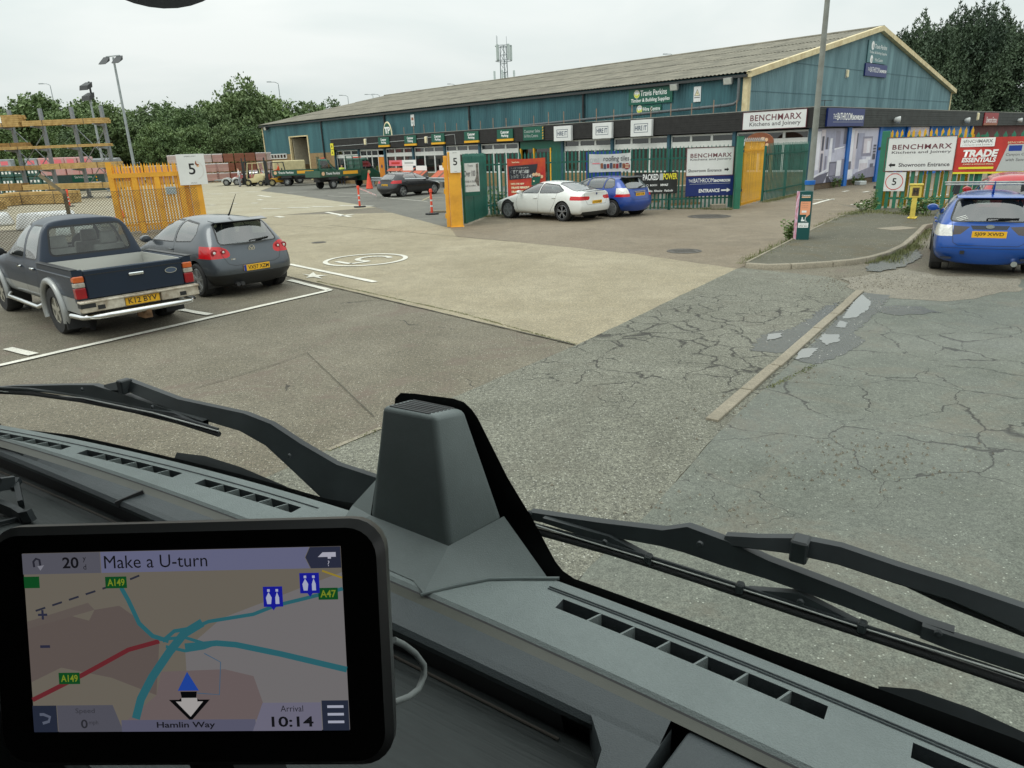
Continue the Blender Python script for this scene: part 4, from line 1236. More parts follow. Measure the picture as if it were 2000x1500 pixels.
flat(t, 'smudge', disc(0.22, 0.14, 0.06, 0, 9, 0.8), INK['tan'], 0.002)
fpoly(t, 'smudge', [(.13, .2), (.17, .32), (.2, .2), (.28, .17), (.2, .12)], 'brown', 0.003)
flat(t, 'faded_ring', ring(0.05, -0.02, 0.33, 0.37, 0, 30, 1, -1.2, 1.2), mat('ink_faint', (0.7, 0.69, 0.66), 0.5, var=0))
def onF(x, y, off=0.1):
 """point in front of the long palisade fence at distance x along it"""
 d = (F1 - F0).normalized()
 p = F0 + d * x + Vector((d.y, -d.x)) * off
 return Vector((p.x, p.y, y))
FRZ = atan2((F1 - F0).y, (F1 - F0).x)
def quadF(a, b):
 """centre, width, height of a board on the fence from two opposite corners (along, z)"""
 return (a[0] + b[0]) / 2, (a[1] + b[1]) / 2, abs(b[0] - a[0]), abs(b[1] - a[1])
cx, cz, w, h = quadF((8.023, 2.318), (9.834, 1.281))
t = board('entrance_sign', 'white BENCHMARX showroom entrance sign with right arrow on the green fence', onF(cx, cz), FRZ, w, h, M_BOARD, 0.03, None, INK['maroon'], 0.018)
tx(t, 'BENCHMARX', 0.03, h * .23, w * .88, h * .15, 'maroon', bold=0.018, space=1.12)
tx(t, 'Kitchens and Joinery', 0.03, h * .08, w * .88, h * .10, 'grey', bold=0.012)
tx(t, 'Showroom Entrance', -w * .1, -h * .31, w * .72, h * .11, 'grey', bold=0.02)
arrow(t, w * .37, -h * .30, w * .1, h * .14, 'black')
cx2, cz2, w2, h2 = quadF((8.027, 1.303), (9.884, 0.499))
t = board('entrance_sign', 'navy THE BATHROOM SHOWROOM entrance sign below the white board on the green fence', onF(cx2, cz2), FRZ, w2, h2 * .98, M_NAVY, 0.03)
tx(t, 'THE', -w2 * .40, h2 * .24, w2 * .09, h2 * .13, 'white')
tx(t, 'BATHROOM', -w2 * .13, h2 * .25, w2 * .42, h2 * .2, 'white')
tx(t, 'SHOWROOM', w2 * .26, h2 * .22, w2 * .34, h2 * .13, 'white', bold=0.045)
flat(t, 'underline', rect(-w2 * .42, w2 * .43, h2 * .08, h2 * .095, 0), INK['lightgrey'])
tx(t, 'ENTRANCE', w2 * .0, -h2 * .24, w2 * .44, h2 * .17, 'white', bold=0.03)
arrow(t, w2 * .35, -h2 * .24, w2 * .2, h2 * .2, 'white', 1, 0.35)
def banner(name, label, cx, cz, w, h, m, loc_f=onF, rz=FRZ, sag=0.03, group=None):
 """cloth banner: gently rippled sheet"""
 t = thing(name, label, 'banner', loc_f(cx, cz), rz, group)
 n, k = 24, 8
 rows = []
 for j in range(k + 1):
  z = -h / 2 + h * j / k
  rows.append([(-w / 2 + w * i / n, 0.012 * sin(i * 0.9 + j * 0.5) * (0.4 + 0.6 * sin(pi * j / k)), z + sag * (sin(pi * i / n) * (-1 if j == k else -0.4)) * (j / k)) for i in range(n + 1)])
 MB().grid(rows).obj('cloth', m, t, smooth=60, fix=False)
 t['face'] = -0.018
 return t
M_BANR = mat('red_fire_print', srgb(170, 38, 38), 0.5, 0, 0.25, 2.6, dirt=srgb(206, 84, 38))
cx, cz, w, h = quadF((1.013, 2.173), (2.512, 0.744))
t = banner('banner', 'red GET MORE TIME TO PAY banner on the green fence behind the white car', cx, cz, w, h, M_BANR)
fpoly(t, 'patch', [(-w * .47, h * .30), (w * .30, h * .34), (w * .22, -h * .02), (-w * .45, -h * .06)], mat('ink_charcoal', srgb(44, 44, 52), 0.5, var=0.1))
tx(t, 'Travis Perkins', -w * .28, h * .40, w * .2, h * .04, 'cream', bold=0.03)
tx(t, "MAKE IT YOUR MISSION TO", -w * .17, h * .25, w * .46, h * .035, 'white', bold=0.02, shear=0.2)
tx(t, 'GET MORE', -w * .17, h * .15, w * .5, h * .10, 'white', bold=0.06, shear=0.2)
tx(t, 'TIME TO PAY', -w * .10, h * .03, w * .62, h * .10, 'white', bold=0.06, shear=0.2)
tx(t, 'WITH THE NEW', -w * .24, -h * .17, w * .36, h * .05, 'cream', bold=0.04, shear=0.2)
tx(t, 'TRAVIS PERKINS', -w * .17, -h * .27, w * .48, h * .06, 'cream', bold=0.05, shear=0.2)
tx(t, 'TRADE CREDIT CARD', -w * .08, -h * .38, w * .66, h * .06, 'cream', bold=0.05, shear=0.2)
fpoly(t, 'card', [(w * .14, -h * .02), (w * .38, h * .02), (w * .32, -h * .26), (w * .12, -h * .22)], 'green', 0.003)
for i in range(4):
 flat(t, 'finger', disc(w * (.19 + .07 * i), h * (.09 - .03 * (i % 3 == 0) - .02 * i), w * .045, 0, 12, 0.85), INK['tan'], 0.002)
flat(t, 'chip', rect(w * .17, w * .21, -h * .13, -h * .09, 0), INK['cream'], 0.005)
cx, cz, w, h = quadF((4.220, 2.237), (5.830, 1.550))
t = banner('banner', 'white roofing tiles banner on the green fence above the blue car', cx, cz, w, h, mat('white_pvc', (0.68, 0.68, 0.65), 0.5, 0, 0.08, 2))
tx(t, 'crest', -w * .36, h * .17, w * .22, h * .28, 'lightgrey')
tx(t, 'roofing tiles', w * .16, h * .18, w * .62, h * .36, 'black')
flat(t, 'strip', rect(-w * .42, -w * .24, -h * .05, h * .0, 0), INK['pink'])
for i in range(8):
 flat(t, 'swatch', rect(-w * .22 + i * w * .075, -w * .16 + i * w * .075, -h * .30 - .02 * (i % 2), -h * .06 + .03 * (i % 3 == 0), 0), INK[('brown', 'slate', 'dkred', 'slate', 'brown', 'dkred', 'slate', 'brown')[i]])
flat(t, 'seal', disc(w * .42, -h * .22, h * .17, 0, 24), INK['dkred'])
for i in (-1, 0, 1):
 flat(t, 'seal_line', rect(w * .42 - h * .11, w * .42 + h * .11, -h * .235 + i * h * .08, -h * .205 + i * h * .08, 0), INK['cream'], 0.002)
cx, cz, w, h = quadF((5.992, 1.487), (7.691, 0.650))
t = banner('banner', 'black PACKED POWER banner on the green fence right of the blue car', cx, cz, w, h, mat('black_pvc', srgb(34, 38, 36), 0.45, 0, 0.25, 3))
tx(t, 'PACKED', -w * .12, h * .27, w * .36, h * .28, 'white', bold=0.03)
flat(t, 'patch', rect(w * .085, w * .165, h * .12, h * .42, 0), INK['lightgrey'])
tx(t, 'POWER', w * .33, h * .28, w * .32, h * .28, 'yellow', bold=0.03)
tx(t, 'BOSCH', -w * .05, -h * .1, w * .16, h * .08, 'white', bold=0.03)
flat(t, 'patch', ring(-w * .19, -h * .1, h * .035, h * .05, 0, 16), INK['white'])
tx(t, 'DEWALT', w * .2, -h * .1, w * .18, h * .1, 'white', bold=0.05)
tx(t, 'Makita', -w * .15, -h * .36, w * .16, h * .1, 'white', bold=0.03, shear=0.2)
tx(t, 'Milwaukee', w * .06, -h * .36, w * .19, h * .1, 'white', bold=0.02, shear=0.2)
tx(t, 'Paslode', w * .3, -h * .36, w * .2, h * .1, 'white', bold=0.02, shear=0.2)
t = board('poster', 'torn white poster hung on the folded green gate by the yellow pillar', (-1.12, 26.4, 1.55), radians(62), 1.0, 1.35, mat('white_pvc_sheet', (0.7, 0.71, 0.69), 0.5, var=0.06), 0.012, cat='poster')
t.location = (-1.18, 25.9, 1.62)
t.rotation_euler = (0, 0, radians(24))
for ch in t.children:
 ch.scale = (0.62, 1, 0.72)
t['face'] = -0.012
tx(t, 'Travis', -.02, .4, .2, .07, 'grey')
tx(t, 'Over 100', -.05, .14, .42, .2, 'grey', bold=0.01)
tx(t, 'brands in stock', -.05, -.12, .42, .09, 'grey')
tx(t, 'ready to collect', -.05, -.28, .42, .08, 'grey')
fpoly(t, 'picture', [(.2, .45), (.28, .48), (.29, -.3), (.22, -.28), (.14, -.1), (.2, .1)], mat('ink_photo', srgb(120, 115, 108), 0.6, var=0.4, scale=9), 0.002)
flat(t, 'strip', rect(-.31, .31, -.62, -.49, 0), INK['green'])
# ---------------------------------------------------------------- right hand gateway: fence, signs, yellow leaf behind
R0 = Vector((13.27, 25.81))
RRZ = radians(-32)
RD = Vector((cos(RRZ), sin(RRZ)))
def onR(x, z, off=0.1):
 p = R0 + RD * x + Vector((RD.y, -RD.x)) * off
 return Vector((p.x, p.y, z))
fence('palisade_fence', 'green palisade fence with wide pales behind the blue estate car on the right', R0 + RD * 0.25, R0 + RD * 8.0, 2.55, 0.245, 0.115, M_GRN2)
t = thing('gate_post', 'tall green square gate post left of the BENCHMARX sign and yellow marker', 'post', (R0.x, R0.y, 0), RRZ)
MB().box(-0.12, 0.12, -0.12, 0.12, 0, 2.68).obj('shaft', M_GRN2, t, bevel=0.01)
for z in (0.75, 2.05):
 MB().box(-0.2, -0.11, -0.05, 0.04, z, z + 0.1).obj('hinge', M_DKM, t)
fence('gate', 'yellow palisade gate leaf folded open behind the right hand green fence', R0 + RD * 0.15 + Vector((0.2, 0.35)), R0 + RD * 2.6 + Vector((0.25, 0.45)), 2.72, 0.17, 0.08, M_YELO, 0, cat='gate', base=0.12, frame=True, railz=(0.42, 2.2))
cx, cz, w, h = quadF((0.071, 2.439), (2.122, 1.354))
t = board('entrance_sign', 'white BENCHMARX showroom entrance sign with left arrow on the right hand fence', onR(cx, cz), RRZ, w, h, M_BOARD, 0.03, None, INK['maroon'], 0.018)
tx(t, 'BENCHMARX', 0.03, h * .22, w * .86, h * .15, 'maroon', bold=0.018, space=1.12)
tx(t, 'Kitchens and Joinery', 0.03, h * .05, w * .86, h * .10, 'grey', bold=0.012)
tx(t, 'Showroom Entrance', w * .08, -h * .32, w * .74, h * .12, 'grey', bold=0.02)
arrow(t, -w * .39, -h * .32, w * .1, h * .15, 'black', -1)
cx, cz, w, h = quadF((0.093, 1.316), (0.776, 0.672))
five('white 5 speed sign with a red ring under the right hand BENCHMARX sign', onR(cx, cz), RRZ, w, h, True)
a_, b_ = (2.143, 2.251), (3.967, 1.358)
w, h = 4.2, 1.15
t = banner('banner', 'red TRADE ESSENTIALS banner on the right hand fence above the red car', a_[0] + w / 2, (a_[1] + b_[1]) / 2, w, h, mat('red_pvc', srgb(200, 60, 52), 0.5, 0, 0.15, 1.5), onR, RRZ, 0.02)
x0 = -w / 2
flat(t, 'patch', rect(x0 + .1, x0 + 1.05, h * .24, h * .48, 0), INK['white'])
tx(t, 'BENCHMARX', x0 + .57, h * .39, .84, h * .09, 'grey', bold=0.03)
tx(t, 'Kitchens and Joinery', x0 + .57, h * .29, .84, h * .07, 'grey')
tx(t, 'TRADE', x0 + .7, h * .06, 0.98, h * .2, 'white', bold=0.05, shear=0.15)
tx(t, 'ESSENTIALS', x0 + .68, -h * .12, 0.95, h * .13, 'white', bold=0.04, shear=0.15)
tx(t, 'JOINERY & APPLIANCE SPECIAL', x0 + .68, -h * .24, 0.86, h * .045, 'cream', bold=0.02)
flat(t, 'stripe', rect(x0 + .15, x0 + 1.12, -h * .37, -h * .31, 0), INK['yellow'])
flat(t, 'stripe', rect(x0, w / 2, -h * .5, -h * .45, 0), INK['yellow'])
fpoly(t, 'patch', [(x0 + 1.2, -h * .44), (x0 + 1.42, h * .28), (w / 2, h * .28), (w / 2, -h * .44)], 'lightgrey')
flat(t, 'patch', rect(x0 + 1.45, x0 + 1.8, h * .1, h * .25, 0), INK['blue'], 0.002)
tx(t, 'BENCHMARX KITCHENS', x0 + 1.95, h * .33, 1.1, h * .05, 'cream')
text('Canyon Oak Grey', x0 + 1.85, -h * .0, 0.9, h * .09, t['face'] - 0.003, INK['grey'], t)
text('with Sawcuts', x0 + 1.76, -h * .13, 0.7, h * .08, t['face'] - 0.003, INK['grey'], t)
# ---------------------------------------------------------------- chain link fence with a cranked concrete post
C0, C1 = Vector((-17.5, 15.6)), Vector((-8.75, 20.9))
t = thing('chain_link_fence', 'rusty chain link fence behind the dark pickup and grey hatchback', 'fence', (C0.x, C0.y, 0), atan2((C1 - C0).y, (C1 - C0).x))
L = (C1 - C0).length
mb = MB()
sp = 0.075
H = 1.8
n = int((L + H) / sp)
for i in range(n):
 for sgn in (1, -1):
  a, b = -H + i * sp, -H + i * sp + H
  z0, z1 = (0.05, H) if sgn > 0 else (H, 0.05)
  if a < 0:
   z0 = lerp(z0, z1, (0 - a) / (b - a))
   a = 0
  if b > L:
   z1 = lerp(z1, z0, (b - L) / (b - a))
   b = L
  mb.bar((a, 0.004 * sgn, z0), (b, 0.004 * sgn, z1), 0.008, 0.008, (0, 1, 0))
o = mb.obj('mesh', mat('old_wire', srgb(96, 84, 66), 0.7, 0.2, 0.2, 5), t, fix=False)
o['kind'] = 'stuff'
CHX = 7.0
M_CONC = mat('old_concrete', srgb(140, 128, 104), 0.9, 0, 0.25, 6, 0.3, 50)
for x in (0.0, CHX):
 mb = MB().bar((x, 0.07, 0), (x, 0.07, H + 0.08), 0.1, 0.1, (0, 1, 0))
 mb.bar((x, 0.07, H + 0.02), (x - 0.46, 0.02, H + 0.5), 0.09, 0.09, (0, 1, 0))
 mb.obj('post', M_CONC, t)
for z in (0.1, 0.95, H):
 MB().tube([(0, 0, z), (L, 0, z)], 0.004, 5).obj('line_wire', M_DKM, t)
# ---------------------------------------------------------------- street furniture
M_GALV = mat('galvanised_steel', srgb(158, 166, 168), 0.5, 0.35, 0.12, 3)
M_LAMPC = mat('column_grey_paint', srgb(130, 134, 128), 0.55, 0, 0.12, 2.5, dirt=srgb(112, 112, 102))
t = thing('lamp_column', 'tall grey lamp column rising out of the frame behind the green notice totem', 'lamp post', (7.72, 18.5, 0.09))
MB().lathe([(0.105, 0), (0.105, 1.35), (0.075, 1.45), (0.05, 8.0)], 16).obj('column', M_LAMPC, t, smooth=40)
MB().tube([(0, 0, 8.0), (0.03, 0.02, 8.4), (-0.4, -0.5, 8.6), (-0.9, -1.1, 8.65)], 0.04, 8).obj('arm', M_LAMPC, t, smooth=40)
MB().hexa([(-1.05, -1.0, 8.58), (-.85, -1.2, 8.58), (-1.25, -1.6, 8.58), (-1.45, -1.4, 8.58)], [(-1.05, -1.0, 8.7), (-.85, -1.2, 8.7), (-1.25, -1.6, 8.66), (-1.45, -1.4, 8.66)]).obj('lantern', M_GALV, t)
MB().lathe([(0.125, 1.32), (0.128, 1.40), (0.125, 1.42)], 16).obj('collar', M_BPOST, t)
tz = 1.2
t = thing('notice_totem', 'narrow dark green advertising totem wrapped round the foot of the lamp column', 'sign', (7.47, 18.08, 0.09), radians(-20))
M_TOT = mat('dark_green_board', srgb(8, 78, 76), 0.45, 0, 0.05, 2)
MB().prism([(-.14, -.02), (.16, -.02), (.10, .34), (-.20, .24)], 0, 1.18, 'z').obj('body', M_TOT, t)
MB().add([(-.141, -.021, 0.0), (-.202, .241, 0.0), (-.202, .241, 1.18), (-.141, -.021, 1.18)], [(0, 1, 2, 3)]).obj('side_print', mat('pale_side_print', srgb(196, 186, 206), 0.5, 0, 0.5, 7, dirt=srgb(190, 70, 90)), t)
t['face'] = -0.024
tx(t, 'Customers', .01, 1.09, .2, .035, 'white', bold=0.03)
flat(t, 'strip', rect(-.09, .11, 1.03, 1.06, 0), INK['tan'])
fpoly(t, 'bubble', [(-.10, .62), (.13, .62), (.13, .94), (-.10, .94)], 'peach')
fpoly(t, 'bubble', [(.05, .62), (.12, .62), (.05, .55)], 'peach')
tx(t, 'Deliveries', .0, .9, .14, .03, 'grey')
tx(t, 'forklift trucks', .0, .84, .16, .025, 'grey')
tx(t, 'working here', .0, .79, .15, .025, 'grey')
flat(t, 'patch', rect(-.06, .05, .67, .72, 0), INK['white'], 0.002)
fpoly(t, 'symbol', [(-.06, .46), (.02, .46), (.02, .5), (-.02, .5), (-.02, .56), (-.05, .56), (-.05, .5), (-.06, .5)], 'white')
flat(t, 'symbol', rect(.03, .042, .46, .57, 0), INK['white'])
flat(t, 'symbol', rect(.03, .08, .455, .466, 0), INK['white'])
fpoly(t, 'patch', [(-.12, .30), (.12, .30), (.12, .42), (-.12, .42)], 'white')
tx(t, 'please use the', .0, .39, .15, .025, 'grey')
tx(t, 'other gate', .0, .34, .2, .04, 'black', bold=0.03)
p = (12.398, 21.967, 0.090)
t = thing('hydrant_post', 'yellow hydrant marker post on the footway by the green fence', 'marker post', (p[0], p[1], 0.09), radians(-28))
M_HYD = mat('hydrant_yellow', srgb(226, 205, 96), 0.6, 0, 0.1, 5)
MB().box(-.07, .07, -.05, .05, 0, 0.62).obj('post', M_HYD, t, bevel=0.008)
MB().box(-.16, .16, -.06, .06, 0.62, 0.98).obj('head', M_HYD, t, bevel=0.012)
MB().box(-.19, .19, -.08, .08, 0.98, 1.03).obj('cap', M_HYD, t, bevel=0.01)
MB().box(-.09, .09, -.068, -.06, 0.68, 0.92).obj('plate', mat('brown_plate', srgb(96, 78, 52), 0.6, 0, 0.2, 9), t)
text('H', 0, .8, .11, .14, -.072, INK['black'], t, bold=0.03)
M_ORNG = mat('orange_plastic', srgb(238, 82, 54), 0.5, 0, 0.06, 4)
M_REFL = mat('reflective_band', (0.75, 0.75, 0.73), 0.3, 0, 0.05)
M_RUB = mat('black_rubber', (0.025, 0.026, 0.027), 0.85, 0, 0.2, 8)
def bollard(label, x, y):
 t = thing('bollard', label, 'bollard', (x, y, 0), rnd.uniform(0, 6), 'orange traffic bollards')
 MB().lathe([(0.05, 0.08), (0.045, 0.9), (0.07, 0.92), (0.07, 1.0), (0.05, 1.06), (0.0, 1.06)], 12).obj('post', M_ORNG, t, smooth=40)
 for z in (0.32, 0.55):
  MB().lathe([(0.0495, z), (0.049, z + 0.07)], 12).obj('band', M_REFL, t)
 MB().prism([(.3 * cos(pi * k / 4 + .39), .3 * sin(pi * k / 4 + .39)) for k in range(8)], 0, 0.06, 'z').obj('base', M_RUB, t)
 return t
b1 = (-7.355, 36.759)
b2 = (-3.140, 30.852)
bollard('orange bollard with white bands left of the black hatchback', b1[0], b1[1])
bollard('orange bollard with white bands between black hatchback and yellow pillar', b2[0], b2[1])
mb = MB()
pts = [Vector((b1[0] + .05, b1[1], 1.0)).lerp(Vector((-9.0, 41.5, 0.05)), k / 10) + Vector((0, 0, -0.5 * sin(pi * k / 10))) for k in range(11)]
pts = [Vector((p.x, p.y, max(0.03, p.z))) for p in pts]
rows = [[(p.x, p.y, p.z + 0.04) for p in pts], [(p.x, p.y, p.z - 0.02) for p in pts]]
bp = [Vector(b1 + (0.95,)), Vector((-6.7, 38.0, 0.5)), Vector((-7.713, 43.685) + (0.06,))]
rows = [[(p.x, p.y, p.z + 0.035) for p in bp], [(p.x, p.y, p.z - 0.035) for p in bp]]
tag(MB().grid(rows).obj('barrier_tape', mat('red_white_tape', (0.7, 0.66, 0.64), 0.5, 0, 0.5, 6, dirt=srgb(225, 110, 110)), fix=False), 'red and white barrier tape trailing from the left orange bollard', 'tape')
p = (-2.731, 31.718)
t = MB().box(-.6, .6, -.08, .08, 0, .1).obj('wheel_stop', M_KERB, loc=(p[0], p[1], 0), rz=0.1, bevel=0.02)
tag(t, 'pale concrete wheel stop beside the yellow pillar', 'wheel stop')
def cone(label, x, y, h=0.9):
 t = thing('traffic_cone', label, 'cone', (x, y, 0), 0.2)
 MB().lathe([(0.17 * h / .75, 0.03), (0.035, h), (0, h)], 14).obj('cone', M_ORNG, t, smooth=40)
 MB().lathe([(0.118 * h / .75, h * .35), (0.078 * h / .75, h * .6)], 14).obj('band', mat('dull_band', srgb(235, 120, 95), 0.5, var=0.05), t)
 MB().box(-.24, .24, -.24, .24, 0, .04).obj('base', M_RUB, t)
c = (-10.452, 56.687)
cone('tall orange traffic cone beside the parked green truck', c[0], c[1], 1.2)
a, b = Vector((-10.9, 60.4)), Vector((-4.0, 53.0))
t = thing('guardrail', 'low galvanised crash barrier in front of the shop behind the black hatchback', 'crash barrier', (a.x, a.y, 0), atan2((b - a).y, (b - a).x))
L = (b - a).length
prof = [(0.0, .42), (-.05, .46), (-.05, .52), (0, .56), (0, .62), (-.05, .66), (-.05, .72), (0, .76)]
MB().grid([[(x, y, z) for y, z in prof] for x in (0, L)]).obj('beam', M_GALV, t, fix=False)
for i in range(4):
 MB().box(L * i / 3 - .06 + (.1 if i == 0 else 0) - (.1 if i == 3 else 0), L * i / 3 + .06 + (.1 if i == 0 else 0) - (.1 if i == 3 else 0), 0.01, .13, 0, .74).obj('post', M_GALV, t)
# ---------------------------------------------------------------- lighting columns in the yard and on the far road
def mast(label, x, y, h, kind='twin', r=0.09, group=None, rz=0.0):
 t = thing('lamp_column', label, 'lamp post', (x, y, 0), rz, group)
 MB().lathe([(r * 1.2, 0), (r, h * .2), (r * .7, h)], 10).obj('column', M_GALV, t, smooth=40)
 if kind == 'twin':
  MB().bar((-.8, 0, h + .1), (.8, 0, h + .1), .08, .08).obj('crossbar', M_GALV, t)
  for sx in (-1, 1):
   MB().hexa([(sx * .75 - .45, -.62, h - .55), (sx * .75 + .45, -.62, h - .55), (sx * .75 + .35, -.05, h - .25), (sx * .75 - .35, -.05, h - .25)],
                      [(sx * .75 - .45, -.5, h - .42), (sx * .75 + .45, -.5, h - .42), (sx * .75 + .35, 0, h + .08), (sx * .75 - .35, 0, h + .08)]).obj('floodlight', M_DKM, t)
   MB().add([(sx * .75 - .38, -.62, h - .57), (sx * .75 + .38, -.62, h - .57), (sx * .75 + .3, -.1, h - .3), (sx * .75 - .3, -.1, h - .3)], [(0, 1, 2, 3)]).tf(Matrix.Translation((0, -0.01, -0.012))).obj('lens', M_LAMPG, t)
 elif kind == 'stack':
  for k in range(2):
   MB().hexa([(-.5, -.5, h - .5 + k * .9), (.5, -.5, h - .5 + k * .9), (.4, .2, h - .2 + k * .9), (-.4, .2, h - .2 + k * .9)],
                      [(-.5, -.4, h - .1 + k * .9), (.5, -.4, h - .1 + k * .9), (.4, .25, h + .25 + k * .9), (-.4, .25, h + .25 + k * .9)]).obj('floodlight', M_DKM, t)
  MB().box(-.06, .06, .2, .32, h - .4, h + 1.2).obj('bracket', M_DKM, t)
 else:
  MB().tube([(0, 0, h), (0, 0, h + .25), (-.6, 0, h + .55), (-1.5, 0, h + .6)], r * .6, 6).obj('arm', M_GALV, t)
  MB().box(-2.3, -1.4, -.15, .15, h + .52, h + .68).obj('lantern', M_GALV, t)
 return t
def at_d(px, py, d):
 return None
for (top, base_d, kind, lab, r) in (((-33.946, 68.250, 11.370), 62, 'twin', 'tall galvanised column with two floodlights above the yard', 0.13), ((-38.507, 71.566, 8.662), 66, 'stack', 'shorter column with stacked black floodlights behind the timber rack', 0.12)):
 mast(lab, top[0], top[1], top[2], kind, r, rz=radians(-20))
far_l = [((-95.789, 163.530, 19.157), 'above the left trees, tall and thin'), ((-114.190, 184.583, 19.111), 'tiny, just left of the tall thin one'), ((-47.347, 163.091, 17.831), 'between the tree tops and the warehouse roof'), ((-41.394, 205.248, 17.894), 'just above the far end of the roof'), ((-36.468, 216.063, 18.739), 'first of the close pair above the roof'), ((-35.450, 221.443, 19.080), 'second of the close pair above the roof'), ((-13.055, 216.713, 20.702), 'short stub left of the phone mast'), ((36.804, 164.030, 20.668), 'stub just above the roof ridge')]
for p, lab in far_l:
 mast('far street lamp ' + lab, p[0], p[1], p[2] - .6, 'arm', 0.11, 'street lamps on the distant road', rz=radians(rnd.choice((0, 180, 20))))
p = (0.585, 137.456, 19.946)
t = thing('telecom_mast', 'grey lattice phone mast with antenna panels rising behind the warehouse roof', 'phone mast', (p[0], p[1], 0), 0.3)
Hm = p[2]
mb = MB()
legs = [(0.62 * cos(a), 0.62 * sin(a)) for a in (0.3, 2.4, 4.5)]
for x, y in legs:
 mb.tube([(x * 1.8, y * 1.8, 0), (x, y, Hm)], 0.07, 6)
for k in range(14):
 z0, z1 = Hm * k / 14, Hm * (k + 1) / 14
 f0, f1 = lerp(1.8, 1, k / 14), lerp(1.8, 1, (k + 1) / 14)
 for i in range(3):
  a, b = legs[i], legs[(i + 1) % 3]
  mb.tube([(a[0] * f0, a[1] * f0, z0), (b[0] * f1, b[1] * f1, z1)], 0.03, 4)
  mb.tube([(a[0] * f1, a[1] * f1, z1), (b[0] * f1, b[1] * f1, z1)], 0.03, 4)
mb.obj('lattice', mat('mast_steel', srgb(108, 120, 122), 0.6, 0.2, 0.1), t)
mb = MB()
for z in (Hm - 2.4, Hm):
 mb.tube([(1.45 * cos(k * pi / 8), 1.45 * sin(k * pi / 8), z) for k in range(17)], 0.05, 5)
mb.obj('headframe', MATS['mast_steel'], t)
for k, a in enumerate((0.2, 2.0, 3.6, 5.0)):
 x, y = 1.5 * cos(a), 1.5 * sin(a)
 MB().box(x - .2, x + .2, y - .12, y + .12, Hm - 2.3, Hm + .2).obj('antenna_panel', mat('panel_grey', srgb(190, 200, 196), 0.6, var=.05), t, bevel=.02)
for k, a in enumerate((-0.3, 1.2, 2.9, 4.2)):
 x, y = 1.75 * cos(a), 1.75 * sin(a)
 MB().box(x - .17, x + .17, y - .1, y + .1, Hm - 6.2, Hm - 4.0).obj('antenna_panel', mat('panel_white', srgb(206, 216, 214), 0.6, var=.05), t, bevel=.02)
for a in (0.8, 2.2, 3.3):
 MB().tube([(1.3 * cos(a), 1.3 * sin(a), Hm), (1.3 * cos(a), 1.3 * sin(a), Hm + 1.7)], 0.03, 4).obj('whip_aerial', MATS['mast_steel'], t)
# ---------------------------------------------------------------- vehicles
M_CARGLASS = glass_mat('car_glass', (0.55, 0.62, 0.58), 0.62, 0.95, 0.02, 0.16)
M_TRIM = mat('black_trim', (0.016, 0.017, 0.018), 0.45, var=0)
M_TYRE = mat('tyre_rubber', (0.022, 0.022, 0.022), 0.85, 0, 0.25, 14)
M_RIM = mat('alloy_rim', srgb(170, 172, 172), 0.35, 0.6, 0.08)
M_RIMD = mat('dark_alloy_rim', srgb(140, 142, 146), 0.35, 0.5, 0.1)
M_HUB = mat('dark_hub', (0.03, 0.03, 0.031), 0.6, var=0)
M_RED = mat('red_lens', srgb(196, 12, 20), 0.15, 0, 0.1, 12, coat=0.25)
M_REDD = mat('deep_red_lens', srgb(150, 14, 26), 0.12, 0, 0.1, 12, coat=0.5)
M_CLEAR = mat('clear_lens', srgb(225, 224, 218), 0.1, 0, 0.15, 20, coat=0.5)
M_AMBER = mat('amber_lens', srgb(196, 92, 34), 0.2, 0, 0.1, 12, coat=0.5)
M_CHROME = mat('chrome', (0.75, 0.76, 0.76), 0.12, 1.0, 0)
M_PLATE = mat('yellow_number_plate', srgb(240, 184, 40), 0.4, 0, 0.05)
M_SEATG = mat('grey_seat_cloth', srgb(150, 150, 146), 0.9, 0, 0.1, 9)
M_SEATD = mat('dark_seat_cloth', srgb(62, 64, 66), 0.9, 0, 0.1, 9)
M_CARIN = mat('car_interior', (0.03, 0.03, 0.03), 0.9, 0, 0.2)
def paint_mat(name, c, metal=0.35, rough=0.32, var=0.06, coat=0.7):
 return mat(name, c, rough, metal, var, 1.4, coat=coat)
def pip(x, y, poly):
 r = False
 j = len(poly) - 1
 for i in range(len(poly)):
  if (poly[i][1] > y) != (poly[j][1] > y) and x < (poly[j][0] - poly[i][0]) * (y - poly[i][1]) / (poly[j][1] - poly[i][1]) + poly[i][0]:
   r = not r
  j = i
 return r
def grow(poly, d):
 """offset a polygon outward by d"""
 n = len(poly)
 A = sum(poly[i][0] * poly[(i + 1) % n][1] - poly[(i + 1) % n][0] * poly[i][1] for i in range(n))
 s = 1 if A > 0 else -1
 out = []
 for i in range(n):
  p0, p, p1 = Vector(poly[i - 1]), Vector(poly[i]), Vector(poly[(i + 1) % n])
  a, b = (p - p0).normalized(), (p1 - p).normalized()
  na, nb = Vector((a.y, -a.x)) * s, Vector((b.y, -b.x)) * s
  m = (na + nb)
  m = m.normalized() * d / max(0.35, m.normalized().dot(na)) if m.length > 1e-6 else na * d
  out.append((p.x + m.x, p.y + m.y))
 return out
def rnd_poly(poly, r=0.05, n=3):
 """round the corners"""
 out = []
 k = len(poly)
 for i in range(k):
  p0, p, p1 = Vector(poly[i - 1]), Vector(poly[i]), Vector(poly[(i + 1) % k])
  a, b = p0 - p, p1 - p
  ra, rb = min(r, a.length * .4), min(r, b.length * .4)
  A_, B_ = p + a.normalized() * ra, p + b.normalized() * rb
  for j in range(n + 1):
   t = j / n
   q = A_ * (1 - t) ** 2 + p * 2 * t * (1 - t) + B_ * t * t
   out.append((q.x, q.y))
 return out
